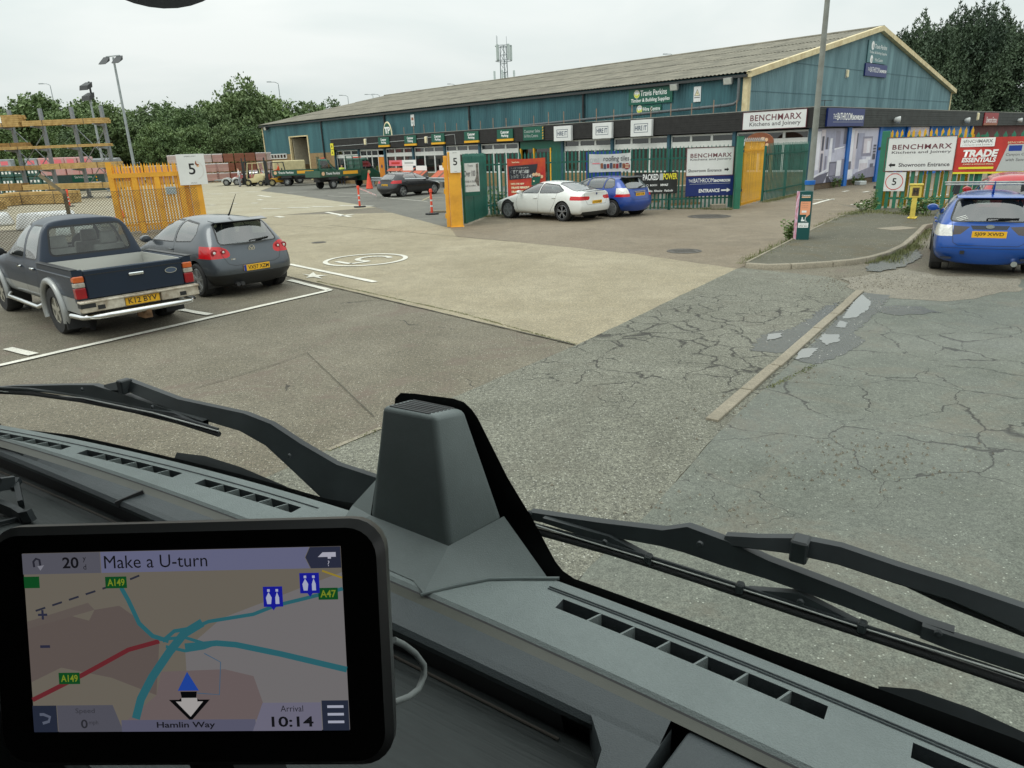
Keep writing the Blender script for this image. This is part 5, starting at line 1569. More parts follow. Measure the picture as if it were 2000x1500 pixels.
class Body:
 def __init__(s, cols, bulgeF=0.1, bulgeR=0.05, level=3, creases=()):
  """cols: front to rear, each a list of (x, y, z) for the left half from the bottom centre to the top centre"""
  nr = len(cols[0])
  bm = bmesh.new()
  L, R = [], []
  for c in cols:
   l, r = [], []
   for (x, y, z) in c:
    v = bm.verts.new((x, y, z))
    l.append(v)
    r.append(v if y == 0 else bm.verts.new((x, -y, z)))
   L.append(l)
   R.append(r)
  cr = bm.edges.layers.float.new('crease_edge')
  for i in range(len(cols) - 1):
   for j in range(nr - 1):
    bm.faces.new((L[i][j], L[i][j + 1], L[i + 1][j + 1], L[i + 1][j]))
    bm.faces.new((R[i][j], R[i + 1][j], R[i + 1][j + 1], R[i][j + 1]))
  for i, b in ((0, bulgeF), (len(cols) - 1, -bulgeR)):
   cen = []
   for j in range(nr):
    x, y, z = cols[i][j]
    cen.append(L[i][j] if y == 0 else bm.verts.new((x + b, 0, z)))
   for j in range(nr - 1):
    for S in (L, R):
     f = [cen[j], S[i][j], S[i][j + 1], cen[j + 1]]
     f = [v for k, v in enumerate(f) if v not in f[:k]]
     bm.faces.new(f)
  bm.edges.ensure_lookup_table()
  for (i, j, i2, j2, w) in creases:
   for S in (L, R):
    e = bm.edges.get((S[i][j], S[i2][j2]))
    if e:
     e[cr] = w
  bmesh.ops.recalc_face_normals(bm, faces=bm.faces)
  me = bpy.data.meshes.new('cage')
  bm.to_mesh(me)
  bm.free()
  ob = bpy.data.objects.new('cage', me)
  COL.objects.link(ob)
  md = ob.modifiers.new('s', 'SUBSURF')
  md.levels = md.render_levels = level
  dg = bpy.context.evaluated_depsgraph_get()
  ev = ob.evaluated_get(dg)
  s.bm = bmesh.new()
  s.bm.from_mesh(ev.to_mesh())
  ev.to_mesh_clear()
  bpy.data.objects.remove(ob)
  bpy.data.meshes.remove(me)
  s.reg = s.bm.faces.layers.int.new('region')
  s.bm.normal_update()
  s.n = 0
 def bvh(s):
  return BVHTree.FromBMesh(s.bm)
 def cut(s, poly, plane, test):
  """mark the faces inside a polygon drawn in the xz or yz plane; returns the region's number"""
  a, b = {'xz': (0, 2), 'yz': (1, 2), 'xy': (0, 1)}[plane]
  lo = (min(p[0] for p in poly) - .02, min(p[1] for p in poly) - .02)
  hi = (max(p[0] for p in poly) + .02, max(p[1] for p in poly) + .02)
  def cand():
   out = []
   for f in s.bm.faces:
    if not test(f.calc_center_median(), f.normal):
     continue
    us = [v.co[a] for v in f.verts]
    ws = [v.co[b] for v in f.verts]
    if max(us) < lo[0] or min(us) > hi[0] or max(ws) < lo[1] or min(ws) > hi[1]:
     continue
    out.append(f)
   return out
  n = len(poly)
  for i in range(n):
   p, q = poly[i], poly[(i + 1) % n]
   d = (q[0] - p[0], q[1] - p[1])
   if hypot(*d) < 1e-5:
    continue
   ex0, ex1 = min(p[0], q[0]) - .012, max(p[0], q[0]) + .012
   ey0, ey1 = min(p[1], q[1]) - .012, max(p[1], q[1]) + .012
   fs = []
   for f in cand():
    us = [v.co[a] for v in f.verts]
    ws = [v.co[b] for v in f.verts]
    if max(us) >= ex0 and min(us) <= ex1 and max(ws) >= ey0 and min(ws) <= ey1:
     fs.append(f)
   if not fs:
    continue
   co, no = [0, 0, 0], [0, 0, 0]
   co[a], co[b] = p
   no[a], no[b] = -d[1], d[0]
   ge = set(fs)
   for f in fs:
    ge.update(f.edges)
    ge.update(f.verts)
   bmesh.ops.bisect_plane(s.bm, geom=list(ge), dist=1e-5, plane_co=co, plane_no=Vector(no).normalized())
  s.n += 1
  for f in cand():
   c = f.calc_center_median()
   if pip(c[a], c[b], poly):
    f[s.reg] = s.n
  return s.n
 def remove(s, r):
  bmesh.ops.delete(s.bm, geom=[f for f in s.bm.faces if f[s.reg] == r], context='FACES')
 def part(s, r, name, m, parent, push=0.0, smooth=50, thick=0):
  """the faces of one region as an object of their own"""
  rr = r if isinstance(r, (set, list, tuple)) else (r,)
  fs = [f for f in s.bm.faces if f[s.reg] in rr]
  if not fs:
   return None
  s.bm.normal_update()
  idx, vs, out = {}, [], []
  for f in fs:
   o = []
   for v in f.verts:
    if v not in idx:
     idx[v] = len(vs)
     vs.append(v.co + v.normal * push)
    o.append(idx[v])
   out.append(o)
  me = bpy.data.meshes.new(name)
  me.from_pydata([tuple(v) for v in vs], [], out)
  me.materials.append(m)
  me.polygons.foreach_set('use_smooth', [True] * len(me.polygons))
  me.set_sharp_from_angle(angle=radians(smooth))
  ob = bpy.data.objects.new(name, me)
  COL.objects.link(ob)
  ob.parent = parent
  return ob
 def seam(s, pts, plane, side, parent, w=0.008, m=None, name='door_seam', lift=0.0015, step=0.04):
  """thin dark line laid on the skin along a polyline drawn in xz (seen from the side) or yz (from the rear, side=-1)"""
  t = s.bvh()
  P = []
  for p, q in zip(pts, pts[1:]):
   k = max(1, int(hypot(q[0] - p[0], q[1] - p[1]) / step))
   P += [(lerp(p[0], q[0], i / k), lerp(p[1], q[1], i / k)) for i in range(k)]
  P.append(pts[-1])
  hit = []
  for u, v in P:
   if plane == 'xz':
    h = t.ray_cast(Vector((u, side * 3, v)), Vector((0, -side, 0)))
   else:
    h = t.ray_cast(Vector((side * 6, u, v)), Vector((-side, 0, 0)))
   if h[0] is not None:
    n = h[1] if h[1].dot(Vector((0, side, 0)) if plane == 'xz' else Vector((side, 0, 0))) > 0 else -h[1]
    hit.append((h[0] + n * lift, n))
  if len(hit) < 2:
   return
  rows = []
  for i, (c, n) in enumerate(hit):
   d = (hit[min(i + 1, len(hit) - 1)][0] - hit[max(i - 1, 0)][0]).normalized()
   b = d.cross(n).normalized() * w / 2
   rows.append([c - b, c + b])
  return MB().grid(rows).obj(name, m or M_TRIM, parent, fix=False)
_wheels = {}
def wheel(parent, x, y, r=0.315, w=0.2, rim=0.215, style=5, rm=None, sgn=1, twin=True):
 """wheel > tyre, rim. sgn: outward direction along y"""
 rm = rm or M_RIM
 k = (r, w, rim, style, rm.name, sgn, twin)
 t = bpy.data.objects.new('wheel', None)
 COL.objects.link(t)
 t.parent = parent
 t.location = (x, y, r)
 if k not in _wheels:
  h = w / 2
  ty = MB().lathe([(rim, -h * sgn), (r - .03, -h * sgn), (r, -h * .7 * sgn), (r, h * .7 * sgn), (r - .03, h * sgn), (rim + .012, h * .98 * sgn), (rim, h * .8 * sgn)], 30, 'y').mesh('tyre', M_TYRE, 40)
  mb = MB()
  mb.lathe([(rim + .004, h * .8 * sgn), (rim - .015, h * .88 * sgn), (rim - .03, h * .6 * sgn), (rim - .035, 0.0)], 30, 'y')
  n = style
  for i in range(n):
   a = 2 * pi * i / n + .3
   for da in ((-.16, .16) if twin else (0,)):
    p = (cos(a + da * .4) * .04, h * .74 * sgn, sin(a + da * .4) * .04)
    q = (cos(a + da) * (rim - .02), h * .76 * sgn, sin(a + da) * (rim - .02))
    mb.bar(p, q, .03 if twin else .06, .028, (0, 1, 0))
  mb.lathe([(0.062, h * .5 * sgn), (0.062, h * .82 * sgn), (0.0, h * .84 * sgn)], 14, 'y')
  ri = mb.mesh('rim', rm, 40)
  hb = MB().lathe([(rim - .02, h * .3 * sgn), (0.0, h * .3 * sgn)], 20, 'y').mesh('brake', M_HUB)
  _wheels[k] = (ty, ri, hb)
 for me, nm in zip(_wheels[k], ('tyre', 'rim', 'brake')):
  o = put(me, nm, t)
 return t
def number_plate(parent, txt, x, z, w=0.52, h=0.11, tilt=0.0, y=0.0, eu=False):
 """plate facing backwards (-x)"""
 t = bpy.data.objects.new('number_plate', MB().box(-w / 2, w / 2, -.006, .006, -h / 2, h / 2).mesh('number_plate', M_PLATE))
 COL.objects.link(t)
 t.parent = parent
 t.location = (x, y, z)
 t.rotation_euler = Euler((tilt, 0, -pi / 2), 'XYZ') if False else (0, 0, 0)
 t.matrix_local = Matrix.Translation((x, y, z)) @ Matrix.Rotation(-pi / 2, 4, 'Z') @ Matrix.Rotation(tilt, 4, 'X')
 text(txt, .03 if eu else 0, 0, w * (.8 if eu else .84), h * .66, -.0075, INK['black'], t, bold=0.012)
 if eu:
  MB().add([(-w / 2, -.0066, -h / 2), (-w / 2 + .05, -.0066, -h / 2), (-w / 2 + .05, -.0066, h / 2), (-w / 2, -.0066, h / 2)], [(0, 1, 2, 3)]).obj('band', INK['blue'], t)
 return t
def mirror(parent, x, y, z, m, s=1):
 MB().lathe([(0.0, -.06), (.075, -.05), (.09, 0), (.08, .05), (0, .06)], 14, 'x').tf(Matrix.Translation((x, y + s * .09, z)) @ Matrix.Diagonal((1, 1.25, .85, 1))).bar((x, y - s * .04, z - .03), (x, y + s * .06, z - .02), .05, .04).obj('wing_mirror', m, parent, smooth=60)
def seats(parent, xs, m, z0=0.5, top=1.0, hr=1.2, w=.5, ys=(.36, -.36)):
 for x in xs:
  for y in ys:
   mb = MB().hexa([(x - .02, y - w / 2, z0), (x + .14, y - w / 2, z0), (x + .14, y + w / 2, z0), (x - .02, y + w / 2, z0)], [(x - .14, y - w * .44, top), (x - .04, y - w * .44, top), (x - .04, y + w * .44, top), (x - .14, y + w * .44, top)])
   mb.hexa([(x - .14, y - .14, top), (x - .06, y - .14, top), (x - .06, y + .14, top), (x - .14, y + .14, top)], [(x - .15, y - .12, hr), (x - .07, y - .12, hr), (x - .07, y + .12, hr), (x - .15, y + .12, hr)])
   mb.obj('seat', m, parent, bevel=.03, seg=2, smooth=50)
SIDE = lambda sg: (lambda c, n: c.y * sg > 0 and n.y * sg > 0.25)
REAR = lambda x0, nx=-0.2: (lambda c, n: c.x < x0 and n.x < nx)
FRONT = lambda x0, nx=0.2: (lambda c, n: c.x > x0 and n.x > nx)
def arch(bd, x, r, hw, parent, z=None):
 """open a wheel arch on both sides and line it"""
 zc = z if z is not None else 0.32
 for sg in (1, -1):
  poly = [(x + r * cos(2 * pi * k / 26), zc + r * sin(2 * pi * k / 26)) for k in range(26)]
  poly = [(u, max(v, 0.05)) for u, v in poly]
  rid = bd.cut(poly, 'xz', lambda c, n, sg=sg: c.y * sg > hw * .62)
  bd.remove(rid)
  mb = MB()
  rows = []
  for yy in (hw * .985, hw - .34):
   rows.append([(x + (r + .004) * cos(a), sg * yy * (1.0 if yy < hw * .9 else .965), zc + (r + .004) * sin(a)) for a in [radians(-25) + radians(230) * i / 20 for i in range(21)]])
  mb.grid(rows)
  mb.add([(x, sg * (hw - .34), zc)] + [(x + r * cos(a), sg * (hw - .34), zc + r * sin(a)) for a in [2 * pi * i / 20 for i in range(20)]], [(0, i + 1, (i + 1) % 20 + 1) for i in range(20)])
  mb.obj('wheel_arch', M_HUB, parent, fix=False)
def hatch_cols(p):
 hw, F, Rr = p['hw'], p['F'], -p['R']
 zb, zs = p.get('zb', .2), p.get('zs', .78)
 hood0, hood1 = p['hood0'], p['hood1']
 cx, rf, rr = p['cowl'], p['roofF'], p['roofR']
 H, belt, beltR = p['H'], p['belt'], p['beltR']
 tx_ = p['tail']              # x of the tailgate at the foot of the rear window
 rw = p.get('rw', .66)        # roof half width / hw
 af, ar = p['wb'] / 2, -p['wb'] / 2
 bz = p.get('bz', .5)
 C = []
 def col(xl, sc, r5, r6, r7, x3=0, z3=None, zb_=None):
  z0 = zb_ or zb
  C.append([(xl, 0, z0), (xl, hw * .82 * sc, z0), (xl, hw * .965 * sc, z0 + .1), (xl + x3, hw * sc, z3 or bz), (xl, hw * .985 * sc, zs if r5[2] > zs + .03 else r5[2] - .05), r5, r6, r7])
 col(F - .1, .74, (F - .1, hw * .66, hood0 - .06), (F - .12, hw * .42, hood0 - .01), (F - .10, 0, hood0), .04)
 col(F - .28, .93, (F - .36, hw * .82, hood0 + .03), (F - .36, hw * .5, hood0 + .07), (F - .34, 0, hood0 + .08))
 col(af + .05, 1.0, (af, hw * .88, hood1 - .07), (af - .05, hw * .55, hood1 - .005), (af - .05, 0, hood1 + .015))
 col(cx + .05, 1.0, (cx - .02, hw * .93, belt - .01), (cx + .05, hw * .72, hood1 + .05), (cx + .16, 0, hood1 + .07))
 col(lerp(cx, rf, .8), 1.0, (lerp(cx, rf, .8), hw * .93, belt), (rf, hw * rw, H - .055), (rf + .06, 0, H - .02))
 col(lerp(rf, rr, .45), 1.0, (lerp(rf, rr, .45), hw * .93, lerp(belt, beltR, .4)), (lerp(rf, rr, .45), hw * (rw + .01), H - .03), (lerp(rf, rr, .45), 0, H))
 col(ar + .12, 1.0, (ar + .15, hw * .925, beltR - .01), (lerp(rf, rr, .8), hw * rw, H - .05), (lerp(rf, rr, .8), 0, H - .02))
 col(ar - .3, .985, (lerp(ar, tx_, .45), hw * .91, beltR), (rr, hw * (rw - .035), p.get('HR', H - .09)), (rr - .03, 0, p.get('HR', H - .09) + .02))
 k = p.get('notch')
 if k:       # a boot behind the rear window: window foot, then the boot lid edge
  col(ar - .42, .97, (k[0] + .06, hw * .86, k[1] - .02), (k[0], hw * .6, k[1]), (k[0], 0, k[1] + .015))
  col(Rr + .16, .93, (Rr + .08, hw * .78, k[1] - .03), (Rr + .06, hw * .55, k[1] + .02), (Rr + .03, 0, k[1] + .03), -.02)
  C.append([(Rr + .12, 0, zb), (Rr + .12, hw * .70, zb), (Rr + .06, hw * .86, zb + .12), (Rr, hw * .89, bz), (Rr + .06, hw * .86, .74), (Rr + .07, hw * .76, k[1] - .06), (Rr + .05, hw * .55, k[1] - .015), (Rr + .03, 0, k[1] - .01)])
 else:
  C.append([(Rr + .14, 0, zb), (Rr + .14, hw * .72, zb), (Rr + .08, hw * .89, zb + .12), (Rr + .02, hw * .93, bz), (tx_ - .03, hw * .90, zs), (tx_ + .03, hw * .84, beltR - .05), (tx_ + .01, hw * .62, beltR - .01), (tx_ - .01, 0, beltR)])
 return C
def car(name, label, loc, rz, p, paint, cat='car', group=None):
 """hatchback or coupe body with windows, lamps, arches, wheels, plates"""
 t = thing(name, label, cat, loc, rz, group)
 cols = hatch_cols(p)
 n = len(cols) - 1
 hi = n - 1 if not p.get('notch') else n - 2
 bd = Body(cols, .10, p.get('bulgeR', .06), p.get('level', 3), [(hi, 6, hi, 7, .35), (n, 6, n, 7, .4), (hi - 1, 6, hi, 6, .25), (4, 6, 4, 7, .15)] + [(n, j, n, j + 1, .3) for j in range(2, 6)])
 hw = p['hw']
 G_ = M_CARGLASS
 ar = p.get('arch', .365)
 for x in (p['wb'] / 2, -p['wb'] / 2):
  arch(bd, x, ar, hw, t, p.get('wr', .315) + .015)
 if p.get('skirt'):
  for sg in (1, -1):
   pass
 parts = []
 for poly in p['side']:
  q = rnd_poly(poly, .05)
  for sg in (1, -1):
   a = bd.cut(grow(q, .022), 'xz', lambda c, nn, sg=sg: c.y * sg > .2 and nn.y * sg > .1)
   b = bd.cut(q, 'xz', lambda c, nn, sg=sg: c.y * sg > .2 and nn.y * sg > .1)
   parts += [(a, 'window_trim', M_TRIM), (b, 'window', G_)]
 for poly, fn in ((p['rear'], REAR(p['rearx'], -.12)), (p['front'], FRONT(-.1, .12))):
  q = rnd_poly(poly, .06)
  tz = (lambda c, nn, fn=fn: fn(c, nn) and nn.z > .05)
  a = bd.cut(grow(q, .025), 'yz', tz)
  b = bd.cut(q, 'yz', tz)
  parts += [(a, 'window_trim', M_TRIM), (b, 'rear_window' if poly is p['rear'] else 'windscreen', G_)]
 for nm, poly, m in p.get('rearparts', ()):
  fn = REAR(p.get('lampx', p['rearx'] - .1), p.get('lampn', .12))
  both = ([poly, [(-y, z) for y, z in poly]] if max(y for y, z in poly) * min(y for y, z in poly) > 0 else [poly])
  for q in both:
   parts.append((bd.cut(q, 'yz', fn), nm, m))
 for nm, poly, m in p.get('frontparts', ()):
  for q in (poly, [(-y, z) for y, z in poly]):
   parts.append((bd.cut(q, 'yz', FRONT(p['F'] - .75, -.15)), nm, m))
 for poly, nm, m in p.get('sideparts', ()):
  for sg in (1, -1):
   parts.append((bd.cut(poly, 'xz', SIDE(sg)), nm, m))
 used = set()
 for r, nm, m in parts:
  used.add(r)
 bd.part(0, 'body', paint, t)
 for r, nm, m in parts:
  bd.part(r, nm, m, t, push=-.004 if nm in ('window', 'rear_window', 'windscreen') else 0)
 for pts in p.get('seams', ()):
  for sg in (1, -1):
   bd.seam(pts, 'xz', sg, t)
 for pts in p.get('rearseams', ()):
  bd.seam(pts, 'yz', -1, t, name='hatch_seam')
 for (x, z) in p.get('handles', ()):
  for sg in (1, -1):
   h = bd.bvh().ray_cast(Vector((x, sg * 3, z)), Vector((0, -sg, 0)))
   if h[0] is not None:
    y = h[0].y
    MB().box(x - .09, x + .09, y - .012 * (sg < 0) - .02 * (sg > 0), y + .012 * (sg > 0) + .02 * (sg < 0), z - .014, z + .014).tf(Matrix.Translation((0, sg * .018, 0))).obj('door_handle', p.get('handle_m', paint), t, bevel=.006)
 for sg in (1, -1):
  mirror(t, p['cowl'] - .28, sg * hw * .95, p['belt'] + .06, p.get('mirror_m', paint), sg)
 wr, rim = p.get('wr', .315), p.get('rim', .215)
 for x in (p['wb'] / 2, -p['wb'] / 2):
  for sg in (1, -1):
   wheel(t, x, sg * (hw - .115), wr, .21, rim, p.get('spokes', 5), p.get('rim_m'), sg, p.get('twin', True))
 MB().box(-p['R'] + .5, p['F'] - .5, -hw * .8, hw * .8, .22, .30).obj('floor_pan', M_HUB, t)
 MB().box(p['tail'] + .25, p['cowl'] + .2, -hw * .82, hw * .82, .45, min(p['belt'], p['beltR']) - .12).obj('cabin', M_CARIN, t)
 if p.get('seats'):
  seats(t, p['seats'], p.get('seat_m', M_SEATD), .5, p['belt'] + .1, p['belt'] + .3)
 t_bvh = bd.bvh()
 if p.get('plate'):
  txt, z, w, h, eu = p['plate']
  hit = t_bvh.ray_cast(Vector((-6, 0, z)), Vector((1, 0, 0)))
  x = hit[0].x if hit[0] else -p['R']
  number_plate(t, txt, x - .012, z, w, h, p.get('ptilt', 0.05), 0, eu)
 bd_tree = t_bvh
 t['_'] = 0
 del t['_']
 return t, bd, bd_tree
def rear_x(tree, y, z):
 h = tree.ray_cast(Vector((-6, y, z)), Vector((1, 0, 0)))
 return h[0].x if h[0] else None
def rear_wiper(t, tree, y0, z0, y1, z1):
 a, b = rear_x(tree, y0, z0), rear_x(tree, y1, z1)
 MB().tube([(a - .02, y0, z0), (a - .04, y0, z0 + .01), (b - .025, y1, z1)], [.018, .014, .008], 6).bar((lerp(a, b, .35) - .02, lerp(y0, y1, .35), lerp(z0, z1, .35)), (b - .012, y1, z1), .014, .02).obj('rear_wiper', M_TRIM, t)
GREY = paint_mat('gunmetal_paint', srgb(76, 82, 88), 0.45, 0.33)
P_GOLF = dict(hw=.88, F=2.16, R=2.03, wb=2.58, hood0=.70, hood1=.90, cowl=.98, roofF=.28, roofR=-1.56, H=1.475, HR=1.40, belt=.95, beltR=1.0, tail=-1.88, rw=.70, zs=.80, bz=.52, wr=.32, rim=.225, level=3,
              side=[[(.78, .99), (-.36, 1.01), (-.38, 1.385), (.18, 1.375)], [(-.44, 1.01), (-1.12, 1.05), (-1.24, 1.20), (-1.12, 1.34), (-.46, 1.385)]],
              rear=[(-.58, 1.0), (.58, 1.0), (.50, 1.345), (-.50, 1.345)], rearx=-1.4, front=[(-.64, .99), (.64, .99), (.53, 1.40), (-.53, 1.40)], lampx=-1.45,
              rearparts=[('bumper', [(-1, .16), (1, .16), (1, .44), (-1, .44)], M_TRIM)],
              frontparts=[('headlight', [(.42, .60), (.8, .62), (.82, .76), (.46, .72)], M_CLEAR), ('grille', [(.0, .4), (.4, .42), (.4, .66), (.0, .66)], M_TRIM)],
              seams=[[(.80, .98), (.86, .6), (.78, .34), (-.35, .32), (-.42, .6), (-.40, 1.0)]], handles=[(-.28, .86)],
              rearseams=[[(-.56, .985), (-.60, .80), (-.52, .64), (-.40, .60), (.40, .60), (.52, .64), (.60, .80), (.56, .985)]],
              seats=(-.25, -1.0), plate=('VX57 XZM', .535, .53, .112, True), spokes=5, twin=True)
def lamp_poly(yi, yo, z0, z1):
 return [(yi, z0 + .06), (yi + .06, z0 + .005), (yo, z0), (yo + .2, z0), (yo + .2, z1), (yo, z1), (yi + .12, z1 - .0), (yi + .03, z1 - .04)]
P_GOLF['rearparts'] += [('tail_lamp', rnd_poly([(.44, .80), (.50, .755), (.90, .745), (.92, .97), (.60, .965), (.47, .90)], .05), M_RED)]
gt, gb, gtree = car('hatchback', 'gunmetal grey three door hatchback parked beside the dark pickup', ((-6.073, 13.809)[0], (-6.073, 13.809)[1], 0), radians(137), P_GOLF, GREY)
AX_G = Vector((-5.38, 14.22))
_f = Vector((cos(radians(137)), sin(radians(137))))
gt.location = (AX_G.x + _f.x * 1.29, AX_G.y + _f.y * 1.29, 0)
for sg in (1, -1):
 for (y, z, r) in ((.72, .86, .062), (.565, .865, .05)):
  x = rear_x(gtree, sg * y, z)
  v, f = disc(0, 0, r, 0, 20)
  MB().lathe([(r, 0), (r * .96, -.012), (r * .55, -.014), (r * .5, -.02), (0, -.022)], 20, 'x', (x - .002, sg * y, z)).obj('lamp_ring', M_REDD, gt, smooth=40)
  MB().lathe([(r * .42, -.022), (0, -.03)], 14, 'x', (x - .004, sg * y, z)).obj('lamp_bulb', M_CLEAR, gt)
x = rear_x(gtree, 0, .875)
e = MB()
v, f = ring(0, 0, .058, .066, 0, 28)
e.add([(-.0, a, b) for a, _, b in v], f)
for p_, q_ in (((-.045, .045), (-.012, -.005)), ((-.012, -.005), (0, .02)), ((0, .02), (.012, -.005)), ((.012, -.005), (.045, .045)), ((-.056, .01), (-.026, -.052)), ((-.026, -.052), (0, -.005)), ((0, -.005), (.026, -.052)), ((.026, -.052), (.056, .01))):
 e.bar((0, p_[0], p_[1]), (0, q_[0], q_[1]), .012, .006, (1, 0, 0))
e.tf(Matrix.Translation((x - .012, 0, .875)) @ Matrix.Rotation(-.1, 4, 'Y')).obj('emblem', M_CHROME, gt, fix=False)
text('GTI', 0, 0, .09, .028, 0, M_CHROME, gt, bold=0.04).matrix_local = Matrix.Translation((rear_x(gtree, .42, .72) - .008, .42, .72)) @ Matrix.Rotation(-pi / 2, 4, 'Z')
rear_wiper(gt, gtree, .0, 1.015, -.42, 1.05)
MB().hexa([(-1.46, -.56, 1.405), (-1.70, -.53, 1.375), (-1.70, .53, 1.375), (-1.46, .56, 1.405)], [(-1.44, -.56, 1.425), (-1.71, -.53, 1.392), (-1.71, .53, 1.392), (-1.44, .56, 1.425)]).obj('spoiler', GREY, gt, bevel=.01, seg=2, smooth=50)
MB().tube([(-1.2, .0, 1.475), (-1.24, .0, 1.50), (-1.62, .0, 1.88)], [.022, .016, .004], 6).obj('aerial', M_TRIM, gt)
MB().tube([(-1.85, .32, .25), (-2.02, .32, .25)], .04, 12).tube([(-1.85, .41, .25), (-2.02, .41, .25)], .04, 12).obj('exhaust', M_HUB, gt)
SBLUE = paint_mat('bright_blue_paint', srgb(14, 76, 160), 0.2, 0.3)
P_SUB = dict(hw=.87, F=2.15, R=2.1, wb=2.62, hood0=.70, hood1=.92, cowl=.95, roofF=.2, roofR=-1.62, H=1.46, HR=1.40, belt=.95, beltR=.985, tail=-1.97, rw=.68, zs=.82, bz=.5, wr=.315, rim=.22,
             side=[[(.72, .99), (-.16, 1.0), (-.18, 1.375), (.12, 1.36)], [(-.24, 1.0), (-1.0, 1.02), (-1.12, 1.1), (-.98, 1.35), (-.26, 1.375)], [(-1.1, 1.03), (-1.42, 1.08), (-1.2, 1.3)]],
             rear=[(-.62, .985), (.62, .985), (.54, 1.325), (-.54, 1.325)], rearx=-1.45, front=[(-.64, .99), (.64, .99), (.53, 1.39), (-.53, 1.39)], lampx=-1.5,
             rearparts=[('tail_lamp', [(.565, .715), (1.0, .70), (1.0, .905), (.57, .905)], M_CLEAR), ('tail_lamp_inner', [(.30, .885), (.56, .90), (.56, .735), (.44, .75)], mat('smoked_lens', srgb(66, 56, 52), 0.15, 0, 0.1, 12, coat=.5)), ('garnish', [(-.30, .905), (.30, .905), (.26, .835), (-.26, .835)], mat('gloss_dark_blue', srgb(10, 16, 34), 0.2, coat=.5, var=0))],
             frontparts=[('headlight', [(.42, .60), (.8, .62), (.82, .76), (.46, .72)], M_CLEAR), ('grille', [(.0, .4), (.4, .42), (.4, .66), (.0, .66)], M_TRIM)],
             seams=[[(.80, .98), (.86, .6), (.78, .34), (-.18, .32), (-.2, .6), (-.2, 1.0)], [(-.2, .6), (-.2, .32), (-.8, .32), (-1.0, .7), (-1.05, 1.0)]], handles=[(-.1, .86), (-.95, .88)],
             rearseams=[[(-.60, .97), (-.56, .74), (-.54, .60), (-.46, .555), (.46, .555), (.54, .60), (.56, .74), (.60, .97)], [(-.8, .50), (-.6, .505), (.6, .505), (.8, .50)]],
             seats=(-.2, -.95), plate=('SJ09 XWD', .755, .53, .115, False), spokes=7, twin=False)
st, sb, stree = car('hatchback', 'bright blue hatchback with silver roof bars seen from behind on the right', (0, 0, 0), radians(73), P_SUB, SBLUE)
_h = radians(60)
_f, _l = Vector((cos(_h), sin(_h))), Vector((-sin(_h), cos(_h)))
AX_S = Vector((8.335, 13.945)) - _l * .86
st.rotation_euler = (0, 0, _h)
st.location = (AX_S.x + _f.x * 1.31, AX_S.y + _f.y * 1.31, 0)
x = rear_x(stree, 0, .86)
v, f = disc(0, 0, .035, 0, 18, 1.9)
MB().add([(0, a, b) for a, _, b in v], f).tf(Matrix.Translation((x - .012, 0, .89))).obj('emblem', M_CHROME, st, fix=False)
rear_wiper(st, stree, .06, 1.02, -.42, 1.03)
for xx in (-.15, -.95):
 MB().box(xx - .03, xx + .03, -.78, .78, 1.555, 1.585).obj('roof_bar', M_ALU, st, bevel=.008)
 for sg in (1, -1):
  MB().hexa([(xx - .05, sg * .58 - .05, 1.40), (xx + .05, sg * .58 - .05, 1.40), (xx + .05, sg * .58 + .05, 1.38), (xx - .05, sg * .58 + .05, 1.38)], [(xx - .04, sg * .56 - .04, 1.556), (xx + .04, sg * .56 - .04, 1.556), (xx + .04, sg * .56 + .04, 1.556), (xx - .04, sg * .56 + .04, 1.556)]).obj('bar_foot', M_TRIM, st)
MB().tube([(-1.32, 0, 1.44), (-1.36, 0, 1.47), (-1.5, 0, 1.66)], [.028, .02, .005], 6).obj('aerial', SBLUE, st)
MB().box(-2.11, -2.06, .34, .41, .40, .46).obj('tow_eye_cover', M_TRIM, st)
for sg in (1, -1):
 MB().box(-2.06, -2.0, sg * .62 - .09, sg * .62 + .09, .30, .335).obj('reflector', mat('dark_slot', (.02, .025, .04), .4, var=0), st)
MB().hexa([(-1.50, -.58, 1.40), (-1.74, -.55, 1.365), (-1.74, .55, 1.365), (-1.50, .58, 1.40)], [(-1.48, -.58, 1.42), (-1.75, -.55, 1.38), (-1.75, .55, 1.38), (-1.48, .58, 1.42)]).obj('spoiler', SBLUE, st, bevel=.01, seg=2, smooth=50)
for i in range(3):
 y = .52 - .0 * i
 z = 1.05 - i * .022
 xx = rear_x(stree, y - .06, z)
 MB().box(-.004, 0, -.08, .08, -.006, .006).tf(Matrix.Translation((xx - .006, y - .05 - i * .02, z)) @ Matrix.Rotation(-.35, 4, 'X')).obj('sticker', INK['white'], st)
MB().tube([(-1.9, -.45, .24), (-2.06, -.45, .24)], .05, 12).obj('exhaust', M_CHROME, st)
WHT = paint_mat('white_paint', (0.74, 0.75, 0.72), 0.0, 0.3, 0.03)
